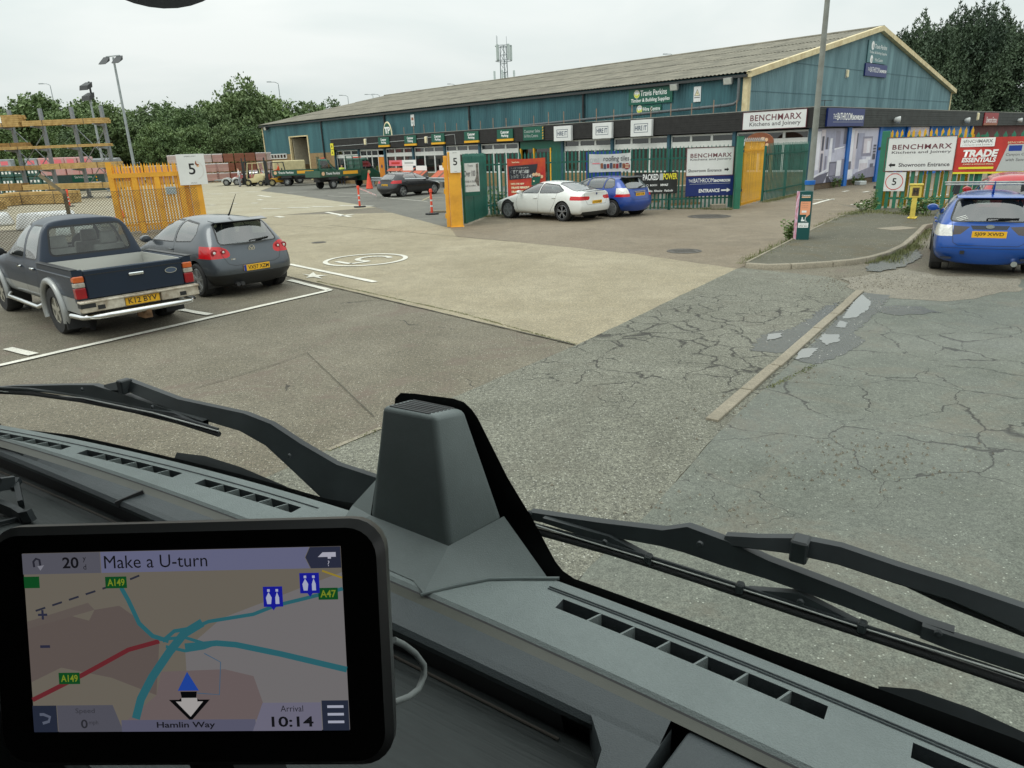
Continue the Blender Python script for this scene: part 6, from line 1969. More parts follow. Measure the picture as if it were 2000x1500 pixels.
P_BMW = dict(hw=.91, F=2.28, R=2.26, wb=2.76, hood0=.66, hood1=.88, cowl=.95, roofF=.25, roofR=-1.05, H=1.385, HR=1.33, belt=.93, beltR=.96, tail=-1.9, rw=.66, zs=.74, bz=.5, wr=.335, rim=.245, arch=.375, notch=(-1.80, 1.02),
             side=[[(.80, .965), (-.18, .975), (-.20, 1.285), (.18, 1.275)], [(-.26, .975), (-1.10, .99), (-1.36, 1.06), (-1.0, 1.235), (-.28, 1.285)]],
             rear=[(-.60, 1.035), (.60, 1.035), (.50, 1.30), (-.50, 1.30)], rearx=-.95, front=[(-.66, .965), (.66, .965), (.53, 1.33), (-.53, 1.33)], lampx=-1.72,
             rearparts=[('tail_lamp', rnd_poly([(.36, .80), (.44, .735), (1.0, .74), (1.0, .88), (.60, .87), (.38, .86)], .03), M_RED), ('bumper', [(-.78, .14), (.78, .14), (.72, .34), (-.72, .34)], M_TRIM)],
             frontparts=[('headlight', [(.46, .60), (.8, .62), (.84, .72), (.5, .70)], M_CLEAR), ('grille', [(.06, .5), (.3, .5), (.28, .66), (.06, .66)], M_TRIM)],
             seams=[[(.84, .94), (.90, .6), (.82, .30), (-.18, .28), (-.22, .6), (-.22, .97)], [(-.2, .28), (-.75, .28), (-1.0, .6), (-1.1, .97)]], handles=[(-.08, .80), (-.98, .82)], sideparts=[([(1.02, .62), (1.12, .62), (1.08, .50), (1.05, .40), (1.04, .52)], 'side_vent', M_TRIM)],
             rearseams=[[(-.62, 1.0), (-.60, .78), (-.50, .58), (.50, .58), (.60, .78), (.62, 1.0)]], mirror_m=WHT,
             seats=(-.2, -.95), plate=('CY16 KBF', .66, .52, .11, False), ptilt=.1, rim_m=M_RIMD, spokes=5)
bt, bb, btree = car('coupe', 'white four door coupe parked in front of the green palisade fence', (0, 0, 0), radians(134), P_BMW, WHT)
bt.location = (1.05 + .62, 26.75 + .66, 0)
x = rear_x(btree, 0, .93)
v, f = disc(0, 0, .038, 0, 18)
MB().add([(0, a, b) for a, _, b in v], f).tf(Matrix.Translation((x - .014, 0, .94))).obj('emblem', INK['navy'], bt, fix=False)
CBL = paint_mat('royal_blue_paint', srgb(22, 66, 150), 0.2, 0.32)
P_CIV = dict(hw=.85, F=2.05, R=2.0, wb=2.57, hood0=.72, hood1=.96, cowl=1.0, roofF=.3, roofR=-1.50, H=1.46, HR=1.41, belt=.98, beltR=1.02, tail=-1.88, rw=.70, zs=.82, bz=.5, wr=.31, rim=.225,
             side=[[(.76, 1.02), (.02, 1.03), (.0, 1.385), (.22, 1.365)], [(-.06, 1.03), (-.80, 1.04), (-.82, 1.38), (-.08, 1.385)], [(-.88, 1.04), (-1.26, 1.06), (-1.34, 1.14), (-1.22, 1.33), (-.90, 1.375)]],
             rear=[(-.58, 1.03), (.58, 1.03), (.50, 1.345), (-.50, 1.345)], rearx=-1.35, front=[(-.64, 1.02), (.64, 1.02), (.53, 1.39), (-.53, 1.39)], lampx=-1.45,
             rearparts=[('tail_lamp', [(.56, .84), (.96, .83), (.96, 1.04), (.60, 1.04)], M_CLEAR), ('tail_lamp_lower', [(.56, .74), (.96, .73), (.96, .829), (.56, .839)], M_RED)],
             frontparts=[('headlight', [(.42, .62), (.8, .64), (.82, .80), (.46, .76)], M_CLEAR), ('grille', [(.0, .5), (.4, .52), (.4, .68), (.0, .68)], M_TRIM)],
             seams=[[(.82, 1.0), (.86, .6), (.8, .34), (-.0, .32), (-.02, .6), (-.03, 1.02)], [(0, .32), (-.7, .32), (-.84, .7), (-.85, 1.03)]], handles=[(.08, .92), (-.75, .94)],
             rearseams=[[(-.55, 1.0), (-.54, .74), (-.46, .62), (.46, .62), (.54, .74), (.55, 1.0)]], seats=(-.1, -.9), plate=('NV51 DVB', .80, .52, .11, False), spokes=7)
ct, cb, ctree = car('hatchback', 'royal blue five door hatchback half hidden behind the white coupe', (0, 0, 0), radians(132), P_CIV, CBL)
ct.location = (3.65, 28.25, 0)
MB().box(rear_x(ctree, 0, .9) - .03, rear_x(ctree, 0, .9) + .01, -.3, .3, .885, .915).obj('chrome_strip', M_CHROME, ct)
rear_wiper(ct, ctree, .0, 1.05, -.38, 1.1)
MB().hexa([(-1.40, -.56, 1.41), (-1.72, -.53, 1.385), (-1.72, .53, 1.385), (-1.40, .56, 1.41)], [(-1.38, -.56, 1.43), (-1.73, -.53, 1.40), (-1.73, .53, 1.40), (-1.38, .56, 1.43)]).obj('spoiler', M_TRIM, ct, bevel=.01)
BLK = paint_mat('black_paint', (0.012, 0.012, 0.014), 0.2, 0.25, 0)
P_MERC = dict(P_GOLF, hw=.89, F=2.2, R=2.1, wb=2.70, hood0=.72, H=1.43, HR=1.35, belt=.96, beltR=1.03, roofR=-1.5, tail=-1.92, wr=.32, rim=.235, level=2,
              side=[[(.82, 1.0), (-.08, 1.02), (-.1, 1.345), (.2, 1.33)], [(-.15, 1.02), (-1.05, 1.07), (-1.2, 1.16), (-.95, 1.31), (-.17, 1.345)]],
              rear=[(-.56, 1.05), (.56, 1.05), (.46, 1.31), (-.46, 1.31)], rearparts=[('tail_lamp', rnd_poly([(.44, .86), (.52, .80), (1.0, .80), (1.0, .97), (.60, .98)], .04), M_RED)],
              seams=[[(.84, .98), (.9, .6), (.8, .34), (-.1, .32), (-.12, .6), (-.12, 1.0)], [(-.1, .32), (-.75, .32), (-1.0, .7), (-1.05, 1.03)]], handles=[(-.02, .88), (-.95, .9)],
              plate=('BK14 WNO', .72, .52, .11, False), rearseams=[], seats=None)
mt, mbd, mtree = car('hatchback', 'black five door hatchback parked in the yard before the crash barrier', (0, 0, 0), radians(51), P_MERC, BLK)
mt.location = (-6.0, 46.1, 0)
for sg in (1, -1):
 mbd.seam([(.8, .985), (-1.1, 1.045)], 'xz', sg, mt, .03, M_CHROME, 'chrome_strip', .004)
RDP = paint_mat('red_paint', srgb(178, 28, 38), 0.1, 0.25)
P_RED = dict(P_CIV, level=2, plate=None, seats=None, H=1.55, HR=1.48)
rt, rb, rtree = car('hatchback', 'red car mostly hidden in front of the blue hatchback with roof bars', (0, 0, 0), radians(62), P_RED, RDP)
rt.location = (13.25, 19.1, 0)
# ---------------------------------------------------------------- dark pickup truck with a silver lower body
NAVY = paint_mat('dark_navy_paint', srgb(12, 32, 52), 0.1, 0.36, coat=.18)
SILV = paint_mat('dull_silver_paint', srgb(150, 152, 150), 0.4, 0.4, 0.1)
pk = thing('pickup_truck', 'dark navy double cab pickup with silver lower body at the left edge', 'pickup truck', (0, 0, 0), radians(137.8))
_f = Vector((cos(radians(137.8)), sin(radians(137.8))))
pk.location = (-6.44 + _f.x * 1.5, 11.47 + _f.y * 1.5, 0)
def prow(xl, sc, r5, r6, r7, xb=0):
 h = .84
 return [(xl, 0, .40), (xl, h * .85 * sc, .40), (xl, h * .97 * sc, .48), (xl + xb, h * sc, .68), (xl, h * .99 * sc, min(.92, r5[2] - .06)), r5, r6, r7]
PC = [prow(2.2, .86, (2.2, .68, .86), (2.17, .5, .93), (2.2, 0, .95), .04), prow(2.05, .97, (2.0, .74, .95), (1.95, .5, 1.0), (1.98, 0, 1.02)), prow(1.5, 1, (1.5, .77, 1.0), (1.45, .55, 1.06), (1.45, 0, 1.08)),
      prow(1.0, 1, (.95, .79, 1.06), (1.0, .64, 1.10), (1.08, 0, 1.12)), prow(.5, 1, (.5, .79, 1.07), (.28, .60, 1.66), (.32, 0, 1.70)), prow(-.2, 1, (-.2, .79, 1.07), (-.2, .62, 1.70), (-.2, 0, 1.74)),
      prow(-.75, 1, (-.75, .79, 1.07), (-.72, .61, 1.69), (-.72, 0, 1.73)), prow(-.97, 1, (-.97, .78, 1.06), (-.86, .59, 1.655), (-.86, 0, 1.69))]
pb = Body(PC, .06, .02, 3, [(7, j, 7, j + 1, .55) for j in range(7)] + [(6, 6, 7, 6, .3), (4, 6, 4, 7, .2)])
arch(pb, 1.5, .42, .84, pk, .38)
PP = []
for poly in ([(.70, 1.10), (-.12, 1.10), (-.14, 1.58), (.26, 1.58)], [(-.24, 1.10), (-.78, 1.10), (-.78, 1.50), (-.70, 1.58), (-.26, 1.58)]):
 q = rnd_poly(poly, .06)
 for sg in (1, -1):
  tst = lambda c, n, sg=sg: c.y * sg > .2 and n.y * sg > .1
  PP += [(pb.cut(grow(q, .025), 'xz', tst), 'window_trim', M_TRIM), (pb.cut(q, 'xz', tst), 'window', M_CARGLASS)]
q = rnd_poly([(-.60, 1.15), (.60, 1.15), (.53, 1.56), (-.53, 1.56)], .07)
M_PKGL = glass_mat('pickup_glass', (0.8, 0.85, 0.82), 0.85, 0.95, 0.02, 0.07)
PP += [(pb.cut(grow(q, .03), 'yz', REAR(-.6, -.3)), 'window_trim', M_TRIM), (pb.cut(q, 'yz', REAR(-.6, -.3)), 'rear_window', M_PKGL)]
q = rnd_poly([(-.62, 1.14), (.62, 1.14), (.52, 1.6), (-.52, 1.6)], .07)
PP += [(pb.cut(q, 'yz', FRONT(.2, .3)), 'windscreen', M_PKGL)]
for sg in (1, -1):
 PP += [(pb.cut([(-1.2, .3), (2.4, .3), (2.4, .66), (-1.2, .66)], 'xz', lambda c, n, sg=sg: c.y * sg > .3 and n.y * sg > -.5), 'lower_body', SILV)]
pb.part(0, 'cab', NAVY, pk)
for r, nm, m in PP:
 pb.part(r, nm, m, pk)
for sg in (1, -1):
 for pts in ([(-.18, 1.1), (-.18, .5), (.75, .5), (.85, 1.05)], [(-.84, 1.06), (-.84, .8), (-.7, .5), (-.18, .5)], [(.85, .97), (-.95, .97)]):
  pb.seam(pts, 'xz', sg, pk)
 for x in (-.02, -.68):
  MB().box(x - .07, x + .07, sg * .845 - .02, sg * .845 + .02, .93, .97).obj('door_handle', M_CHROME, pk, bevel=.01)
 mirror(pk, .72, sg * .84, 1.15, M_TRIM, sg)
 def bedside(z0, z1, lo):
  a0 = math.asin(max(-1, min(1, (z0 - .38) / .43)))
  pts = [(-2.58, z0)]
  n = 14
  top = math.asin(min(1, (z1 - .38) / .43)) if z1 - .38 < .43 else None
  if top is None:
   pts += [(-1.5 + .43 * cos(a), .38 + .43 * sin(a)) for a in [lerp(pi - a0, a0, i / n) for i in range(n + 1)]]
   pts += [(-1.0, z0), (-1.0, z1), (-2.58, z1)]
   return [pts]
  l = [(-2.58, z0)] + [(-1.5 + .43 * cos(a), .38 + .43 * sin(a)) for a in [lerp(pi - a0, pi - top, i / 5) for i in range(6)]] + [(-2.58, z1)]
  r = [(-1.0, z0), (-1.0, z1)] + [(-1.5 + .43 * cos(a), .38 + .43 * sin(a)) for a in [lerp(top, a0, i / 5) for i in range(6)]]
  return [l, r]
 for pl in bedside(.66, 1.07, 0):
  MB().prism(pl, sg * .76, sg * .855).obj('bed_side', NAVY, pk, bevel=.012)
 for pl in bedside(.44, .659, 1):
  MB().prism(pl, sg * .76, sg * .85).obj('bed_side_lower', SILV, pk)
 MB().box(-2.58, -1.0, sg * .83 - .06, sg * .83 + .035, 1.07, 1.085).obj('bed_rail', M_TRIM, pk, bevel=.005)
 MB().tube([(-2.55, sg * .858, .975), (-1.02, sg * .858, .975)], .012, 6).obj('bed_crease', NAVY, pk)
 MB().tube([(-1.5 + .455 * cos(a), sg * .86, .38 + .455 * sin(a)) for a in [radians(-20) + radians(218) * i / 18 for i in range(19)]], .06, 8).tf(Matrix.Identity(4)).obj('wheel_flare', SILV, pk, smooth=60)
 MB().tube([(1.5 + .44 * cos(a), sg * .845, .38 + .44 * sin(a)) for a in [radians(-10) + radians(200) * i / 18 for i in range(19)]], .055, 8).obj('wheel_flare', SILV, pk, smooth=60)
 mb = MB()
 mb.grid([[(-1.5 + .44 * cos(a), sg * yy, .38 + .44 * sin(a)) for a in [radians(-25) + radians(230) * i / 18 for i in range(19)]] for yy in (.85, .45)])
 mb.add([(-1.5, sg * .45, .38)] + [(-1.5 + .44 * cos(2 * pi * i / 18), sg * .45, .38 + .44 * sin(2 * pi * i / 18)) for i in range(18)], [(0, i + 1, (i + 1) % 18 + 1) for i in range(18)])
 mb.obj('wheel_arch', M_HUB, pk, fix=False)
 MB().box(-1.99, -1.96, sg * .74 - .15, sg * .74 + .15, .14, .46).obj('mud_flap', M_RUB, pk)
 MB().tube([(.9, sg * .84, .40), (.8, sg * .90, .36), (-.8, sg * .90, .36), (-.95, sg * .82, .42)], .035, 10).obj('side_step', M_CHROME, pk, smooth=50)
 for z0, z1, m in ((.895, .985, M_AMBER), (.82, .893, mat('dull_clear_lens', srgb(176, 170, 158), .2, 0, .2, 15)), (.66, .818, M_REDD)):
  MB().box(-2.615, -2.50, sg * .79 - .07, sg * .79 + .072, z0, z1).obj('tail_lamp', m, pk, bevel=.012)
 MB().box(-2.585, -2.5, sg * .79 - .075, sg * .79 + .068, .60, 1.07).obj('corner', NAVY, pk)
 for x in (1.5, -1.5):
  wheel(pk, x, sg * .74, .375, .26, .205, 5, mat('dirty_rim', srgb(158, 154, 140), 0.6, 0.2, 0.2, 9), sg, False)
MB().box(-2.60, -2.53, -.71, .71, .64, 1.06).obj('tailgate', NAVY, pk, bevel=.015)
MB().box(-2.606, -2.598, -.71, .71, .985, .995).obj('tailgate_crease', M_TRIM, pk)
MB().box(-2.64, -2.60, -.11, .11, .90, .945).obj('tailgate_handle', M_CHROME, pk, bevel=.01)
v, f = disc(0, 0, .045, 0, 22, 2.1)
MB().add([(-2.612, -(.52) + a, .90 + b) for a, _, b in v], f).obj('emblem', M_CHROME, pk, fix=False)
v, f = disc(0, 0, .035, 0, 22, 2.3)
MB().add([(-2.614, -(.52) + a, .90 + b) for a, _, b in v], f).obj('emblem', INK['slate'], pk, fix=False)
M_CHQ = bpy.data.materials.new('chequer_plate')
M_CHQ.use_nodes = True
def chequer(m):
 nt = m.node_tree
 p = nt.nodes['Principled BSDF']
 p.inputs['Base Color'].default_value = (.58, .58, .54, 1)
 p.inputs['Metallic'].default_value = .45
 p.inputs['Roughness'].default_value = .45
 tc = nt.nodes.new('ShaderNodeTexCoord')
 ck = nt.nodes.new('ShaderNodeTexWave')
 ck.inputs['Scale'].default_value = 9
 ck.inputs['Distortion'].default_value = 3
 b = nt.nodes.new('ShaderNodeBump')
 b.inputs['Strength'].default_value = .8
 nt.links.new(tc.outputs['Object'], ck.inputs['Vector'])
 nt.links.new(ck.outputs['Fac'], b.inputs['Height'])
 nt.links.new(b.outputs[0], p.inputs['Normal'])
chequer(M_CHQ)
mb = MB()
mb.box(-2.52, -1.0, -.76, .76, .62, .66).box(-2.52, -1.0, .74, .758, .66, 1.05).box(-2.52, -1.0, -.758, -.74, .66, 1.05).box(-1.02, -1.0, -.74, .74, .66, 1.05).box(-2.528, -2.51, -.70, .70, .66, 1.04)
mb.obj('bed_liner', M_CHQ, pk)
mb = MB().box(-2.72, -2.6, -.86, -.27, .47, .62).box(-2.72, -2.6, .27, .86, .47, .62).box(-2.66, -2.6, -.27, .27, .46, .62).box(-2.73, -2.58, -.87, .87, .60, .635)
M_BUMP = mat('scuffed_bumper', srgb(190, 184, 168), 0.5, 0.15, 0.3, 5, dirt=srgb(140, 125, 105))
mb.obj('bumper', M_BUMP, pk, bevel=.01)
for sg in (1, -1):
 MB().box(-2.725, -2.70, sg * .60 - .05, sg * .60 + .05, .50, .56).obj('bumper_insert', M_TRIM, pk)
 MB().box(-2.725, -2.60, sg * .76 - .09, sg * .872, .54, .60).obj('bumper_step', M_TRIM, pk)
MB().tube([(-2.2, .86, .38), (-2.55, .82, .385), (-2.74, .66, .40), (-2.80, .3, .41), (-2.80, -.3, .41), (-2.74, -.66, .40), (-2.55, -.82, .385), (-2.2, -.86, .38)], .04, 12).obj('nudge_bar', M_CHROME, pk, smooth=60)
number_plate(pk, 'K12 BYV', -2.675, .54, .5, .125)
MB().box(-2.78, -2.5, -.06, .06, .26, .36).lathe([(.045, 0), (.05, .06), (0, .08)], 10, 'z', (-2.8, 0, .33)).obj('tow_hitch', mat('rusty_iron', srgb(120, 92, 66), .8, .2, .3, 9), pk)
MB().box(-2.55, 1.9, -.5, .5, .36, .5).obj('chassis', M_HUB, pk)
MB().box(-.9, .9, -.72, .72, .5, 1.0).obj('cabin_floor', M_CARIN, pk)
seats(pk, (.35, -.55), M_SEATG, .6, 1.22, 1.42, .54, (.38, -.38))
MB().lathe([(.17, 0), (.18, .012), (.17, .024)], 20, 'x', (.62, -.38, 1.16)).obj('steering_wheel', M_TRIM, pk)
MB().box(.68, .95, -.7, .7, .95, 1.12).obj('dash', M_CARIN, pk)
# ---------------------------------------------------------------- green merchant trucks
TPG = paint_mat('merchant_green', srgb(22, 84, 66), 0.0, 0.35, 0.08)
M_CAN = mat('cream_canopy', srgb(206, 194, 150), 0.6, 0, 0.1, 3)
def truck(label, x, y, rz, detail=True):
 """small dropside truck, front along +x, mirrored lettering both sides"""
 t = thing('dropside_truck', label, 'truck', (x, y, 0), rz)
 MB().box(-2.9, .9, -.4, .4, .55, .72).obj('chassis', M_HUB, t)
 MB().box(-3.2, .85, -1.0, 1.0, .95, 1.03).obj('bed', TPG, t)
 for sg in (1, -1):
  MB().box(-3.2, .85, sg * 1.0 - .02, sg * 1.0 + .02, .93, 1.42).obj('drop_side', TPG, t)
  b = thing  # lettering panels
  o = MB().box(-2.0, 0, -.005, .005, -.2, .2)
  for body, cx, w, h, ink in (('Travis Perkins', -1.75 * sg, 1.35, .2, 'white'),):
   q = text(body, 0, 0, w, h, 0, INK[ink], t, bold=.02)
   q.matrix_local = Matrix.Translation((-2.0, sg * 1.024, 1.2)) @ Matrix.Rotation(0 if sg < 0 else pi, 4, 'Z')
  MB().box(-1.0, .5, sg * 1.022 - .004, sg * 1.022 + .004, 1.08, 1.33).obj('slogan_strip', INK['orange'], t)
  v, f = disc(0, 0, .15, 0, 18)
  MB().add([(-2.95 + a, sg * 1.025, 1.2 + b_) for a, _, b_ in v], f).obj('emblem', INK['tan'], t, fix=False)
  MB().add([(1.75 + a, sg * .935, 1.15 + b_) for a, _, b_ in v], f).obj('emblem', INK['tan'], t, fix=False)
  wheel(t, -2.0, sg * .86, .35, .24, .2, 6, None, sg, False)
  wheel(t, 2.0, sg * .82, .35, .22, .2, 6, None, sg, False)
  MB().prism([(1.15, 1.42), (2.2, 1.45), (1.75, 2.1), (1.15, 2.12)], sg * .925, sg * .93).obj('window', M_CARGLASS, t)
  mirror(t, 2.05, sg * .92, 1.55, M_TRIM, sg)
 MB().box(-3.22, -3.18, -1.0, 1.0, .93, 1.42).obj('tailboard', TPG, t)
 MB().prism([(.95, .5), (2.95, .5), (3.0, .85), (2.9, 1.15), (2.35, 1.38), (1.72, 2.2), (1.55, 2.28), (.95, 2.28)], -.92, .92).obj('cab', TPG, t, bevel=.06, seg=2, smooth=50)
 MB().add([(2.33, -.8, 1.43), (2.33, .8, 1.43), (1.79, .72, 2.14), (1.79, -.72, 2.14)], [(0, 1, 2, 3)]).tf(Matrix.Translation((.035, 0, .02))).obj('windscreen', M_CARGLASS, t)
 MB().box(2.9, 3.03, -.9, .9, .45, .7).obj('bumper', M_TRIM, t, bevel=.03)
 MB().box(2.9, 2.99, -.35, .35, .8, 1.05).obj('grille', M_TRIM, t)
 for sg in (1, -1):
  MB().box(2.85, 2.97, sg * .68 - .16, sg * .68 + .16, .82, 1.05).obj('headlight', M_CLEAR, t, bevel=.02)
 mb = MB()
 for y_ in (-.9, 0, .9):
  mb.box(.84, .9, y_ - .03, y_ + .03, 1.0, 2.5)
 for z in (1.45, 1.8, 2.15, 2.48):
  mb.box(.84, .9, -.93, .93, z - .025, z + .025)
 mb.obj('headboard', TPG, t)
 MB().box(1.2, 1.5, -.35, .35, 2.29, 2.38).obj('beacon', M_ORNG, t, bevel=.02)
 MB().box(-2.45, -1.55, -1.0, 1.0, .72, .95).obj('mudguard', M_HUB, t)
 return t
truck('green dropside truck parked side on before the shop windows', -13.2, 61.3, radians(50))
truck('green truck with a dark windscreen seen from the front by the loading door', -18.3, 69.5, radians(8))
t = thing('box_trailer', 'cream and yellow box trailer behind the yellow forklift truck', 'trailer', (-21.6, 74.5, 0), radians(20))
MB().box(-1.5, 1.5, -1.0, 1.0, .9, 2.25).obj('body', M_CAN, t, bevel=.08, seg=2)
MB().box(-1.52, 1.52, -1.02, 1.02, 1.1, 1.3).obj('stripe', INK['orange'], t)
MB().box(-1.4, 1.4, -.9, .9, .6, .9).obj('chassis', M_HUB, t)
for sg in (1, -1):
 wheel(t, .8, sg * .95, .38, .24, .2, 6, None, sg, False)
 wheel(t, -.8, sg * .95, .38, .24, .2, 6, None, sg, False)
def forklift(label, x, y, rz, m):
 t = thing('forklift', label, 'forklift', (x, y, 0), rz)
 MB().prism([(-1.15, .35), (-1.2, .95), (-.95, 1.15), (-.3, 1.12), (-.1, .75), (.55, .7), (.6, .3)], -.5, .5).obj('body', m, t, bevel=.06, seg=2, smooth=50)
 MB().box(-1.22, -1.05, -.52, .52, .35, .55).obj('counterweight', M_HUB, t)
 mb = MB()
 for y_ in (.46, -.46):
  mb.bar((.55, y_, .7), (.3, y_, 2.1), .07, .07).bar((-.9, y_, 1.1), (-.75, y_, 2.1), .07, .07)
 for i in range(6):
  mb.bar((-.75 + i * .21, -.5, 2.12), (-.75 + i * .21, .5, 2.12), .04, .04)
 mb.bar((-.8, .48, 2.12), (.35, .48, 2.12), .07, .06).bar((-.8, -.48, 2.12), (.35, -.48, 2.12), .07, .06)
 mb.obj('overhead_guard', M_CAN if m is not M_YELO else M_DKM, t)
 mb = MB()
 for y_ in (.34, -.34):
  mb.box(.72, .86, y_ - .06, y_ + .06, .1, 2.2).box(.88, .98, y_ - .05, y_ + .05, .3, 2.6)
 for z in (.3, 1.2, 2.15):
  mb.box(.72, .95, -.36, .36, z, z + .1)
 mb.obj('mast', M_DKM, t)
 mb = MB().box(.98, 1.05, -.5, .5, .3, .8)
 mb.obj('carriage', M_DKM, t)
 for y_ in (.28, -.28):
  MB().hexa([(1.0, y_ - .06, .2), (2.1, y_ - .05, .2), (2.1, y_ + .05, .2), (1.0, y_ + .06, .2)], [(1.0, y_ - .06, .28), (2.1, y_ - .05, .22), (2.1, y_ + .05, .22), (1.0, y_ + .06, .28)]).obj('fork', M_DKM, t)
 MB().box(-.55, -.1, -.25, .25, 1.1, 1.2).box(-.62, -.52, -.25, .25, 1.2, 1.6).obj('seat', M_SEATD, t, bevel=.03)
 for sg in (1, -1):
  wheel(t, .42, sg * .5, .33, .22, .2, 6, M_CAN, sg, False)
  wheel(t, -.85, sg * .48, .25, .2, .15, 6, M_CAN, sg, False)
 return t
fk = (-21.925, 69.097)
forklift('yellow forklift with a black overhead guard in the yard', fk[0] + .4, fk[1] + .6, radians(195), M_YELO)
forklift('cream forklift with a tall mast close behind the trailer', fk[0] - 2.2, fk[1] + 2.2, radians(170), M_CAN)
P_RP = dict(P_CIV, level=2, plate=None, seats=None)
rq, _b, _t2 = car('pickup_truck', 'old red pickup behind the small trailer in the far yard', (-26.0, 76.0, 0), radians(165), P_RP, paint_mat('faded_red_paint', srgb(150, 66, 60), 0, .5, .15))
t = thing('trailer', 'small flat trailer with two pale mudguards in the far yard', 'trailer', ((-27.902, 75.604)[0], (-27.902, 75.604)[1], 0), radians(195))
MB().box(-1.6, 1.6, -.85, .85, .5, .62).obj('bed', mat('zinc_bed', srgb(140, 142, 138), .6, .2, .1), t)
MB().bar((1.6, 0, .5), (2.8, 0, .45), .1, .1).obj('drawbar', M_DKM, t)
for sg in (1, -1):
 for x in (-.5, .5):
  wheel(t, x, sg * .98, .31, .18, .19, 5, None, sg, False)
 for x in (-.5, .5):
  MB().tube([(x + .4 * cos(a), sg * .98, .31 + .4 * sin(a)) for a in [radians(10) + radians(160) * i / 10 for i in range(11)]], .08, 6).obj('mudguard', INK['lightgrey'], t, smooth=50)
# ---------------------------------------------------------------- people
M_SKIN = mat('skin', srgb(205, 160, 135), .6, 0, .05)
M_HAIR = mat('short_hair', srgb(70, 52, 40), .8, 0, .2)
def person(label, x, y, rz, shirt, legs, pose='stand', z=0.0):
 t = thing('person', label, 'person', (x, y, z), rz)
 J = {'pel': (0, 0, .95, .14), 'waist': (0, 0, 1.1, .135), 'chest': (.01, 0, 1.32, .16), 'neck': (.01, 0, 1.5, .058), 'head': (.03, 0, 1.63, .092), 'top': (.02, 0, 1.74, .07)}
 E = [('pel', 'waist'), ('waist', 'chest'), ('chest', 'neck'), ('neck', 'head'), ('head', 'top')]
 sit = pose == 'sit'
 for s, k in ((1, 'L'), (-1, 'R')):
  J['hip' + k] = (0, s * .1, .9, .095)
  kx, kz = (.42, .86) if sit else (.03 + .05 * s, .5)
  J['knee' + k] = (kx, s * .12, kz, .065)
  J['ank' + k] = (kx + .02 if sit else .05 * s - .02, s * .12, kz - .42 if sit else .09, .045)
  J['toe' + k] = (J['ank' + k][0] + .15, s * .13, J['ank' + k][2] - .05, .04)
  J['sho' + k] = (0, s * .19, 1.43, .07)
  fw = .25 if pose != 'stand' else .06
  J['elb' + k] = (fw * .5, s * .25, 1.16, .05)
  J['wri' + k] = (fw * 1.4, s * .21, 1.0 if pose == 'stand' else 1.12, .036)
  J['hand' + k] = (fw * 1.6 + .03, s * .2, .9 if pose == 'stand' else 1.12, .04)
  E += [('pel', 'hip' + k), ('hip' + k, 'knee' + k), ('knee' + k, 'ank' + k), ('ank' + k, 'toe' + k), ('chest', 'sho' + k), ('sho' + k, 'elb' + k), ('elb' + k, 'wri' + k), ('wri' + k, 'hand' + k)]
 names = list(J)
 me = bpy.data.meshes.new('body')
 me.from_pydata([J[n][:3] for n in names], [(names.index(a), names.index(b)) for a, b in E], [])
 o = bpy.data.objects.new('body', me)
 COL.objects.link(o)
 o.modifiers.new('skin', 'SKIN')
 o.modifiers.new('sub', 'SUBSURF').levels = 1
 for i, n in enumerate(names):
  sv = me.skin_vertices[0].data[i]
  sv.radius = (J[n][3], J[n][3] * (1.25 if n in ('chest', 'waist', 'pel') else 1))
  sv.use_root = i == 0
 m2 = bpy.data.meshes.new_from_object(o.evaluated_get(bpy.context.evaluated_depsgraph_get()))
 bpy.data.objects.remove(o)
 m2.name = 'body'
 for m in (M_SKIN, shirt, legs, M_HUB, M_HAIR):
  m2.materials.append(m)
 for f in m2.polygons:
  c = f.center
  far = abs(c.y) > .17 and c.z < 1.3
  k = 0
  if c.z > 1.69 or (c.z > 1.6 and c.x < -.02):
   k = 4
  elif c.z > 1.5:
   k = 0
  elif sit and c.x > .2 and abs(c.y) < .18 and c.z < 1.0:
   k = 2
  elif c.z > .97 and not (far and c.z < 1.12 and abs(c.y) > .18):
   k = 1
  elif far and c.z > .8 and not sit:
   k = 0
  elif c.z < .1:
   k = 3
  else:
   k = 2
  f.material_index = k
  f.use_smooth = True
 o = bpy.data.objects.new('body', m2)
 COL.objects.link(o)
 o.parent = t
 return t
C_HIVIS = mat('yellow_hivis', srgb(205, 225, 90), .7, var=.1)
C_ORHV = mat('orange_hivis', srgb(245, 100, 60), .7, var=.1)
C_WSH = mat('white_shirt', (.7, .72, .75), .8, var=.05)
C_JEAN = mat('dark_trousers', srgb(50, 55, 70), .85, var=.1)
C_GREYT = mat('pale_grey_trousers', srgb(150, 152, 160), .85, var=.1)
w = (-25.334, 70.573)
person('person in a white shirt and pale trousers walking past the red pickup', w[0], w[1], radians(200), C_WSH, C_GREYT)
person('person in an orange jacket sitting in the yellow forklift', fk[0] + .4 + .28, fk[1] + .6 + .08, radians(195), C_ORHV, C_JEAN, 'sit', .3)
p = (-16.473, 67.039)
person('person in a yellow vest standing behind the side of the green truck', -14.6, 66.6, radians(-60), C_HIVIS, C_JEAN)
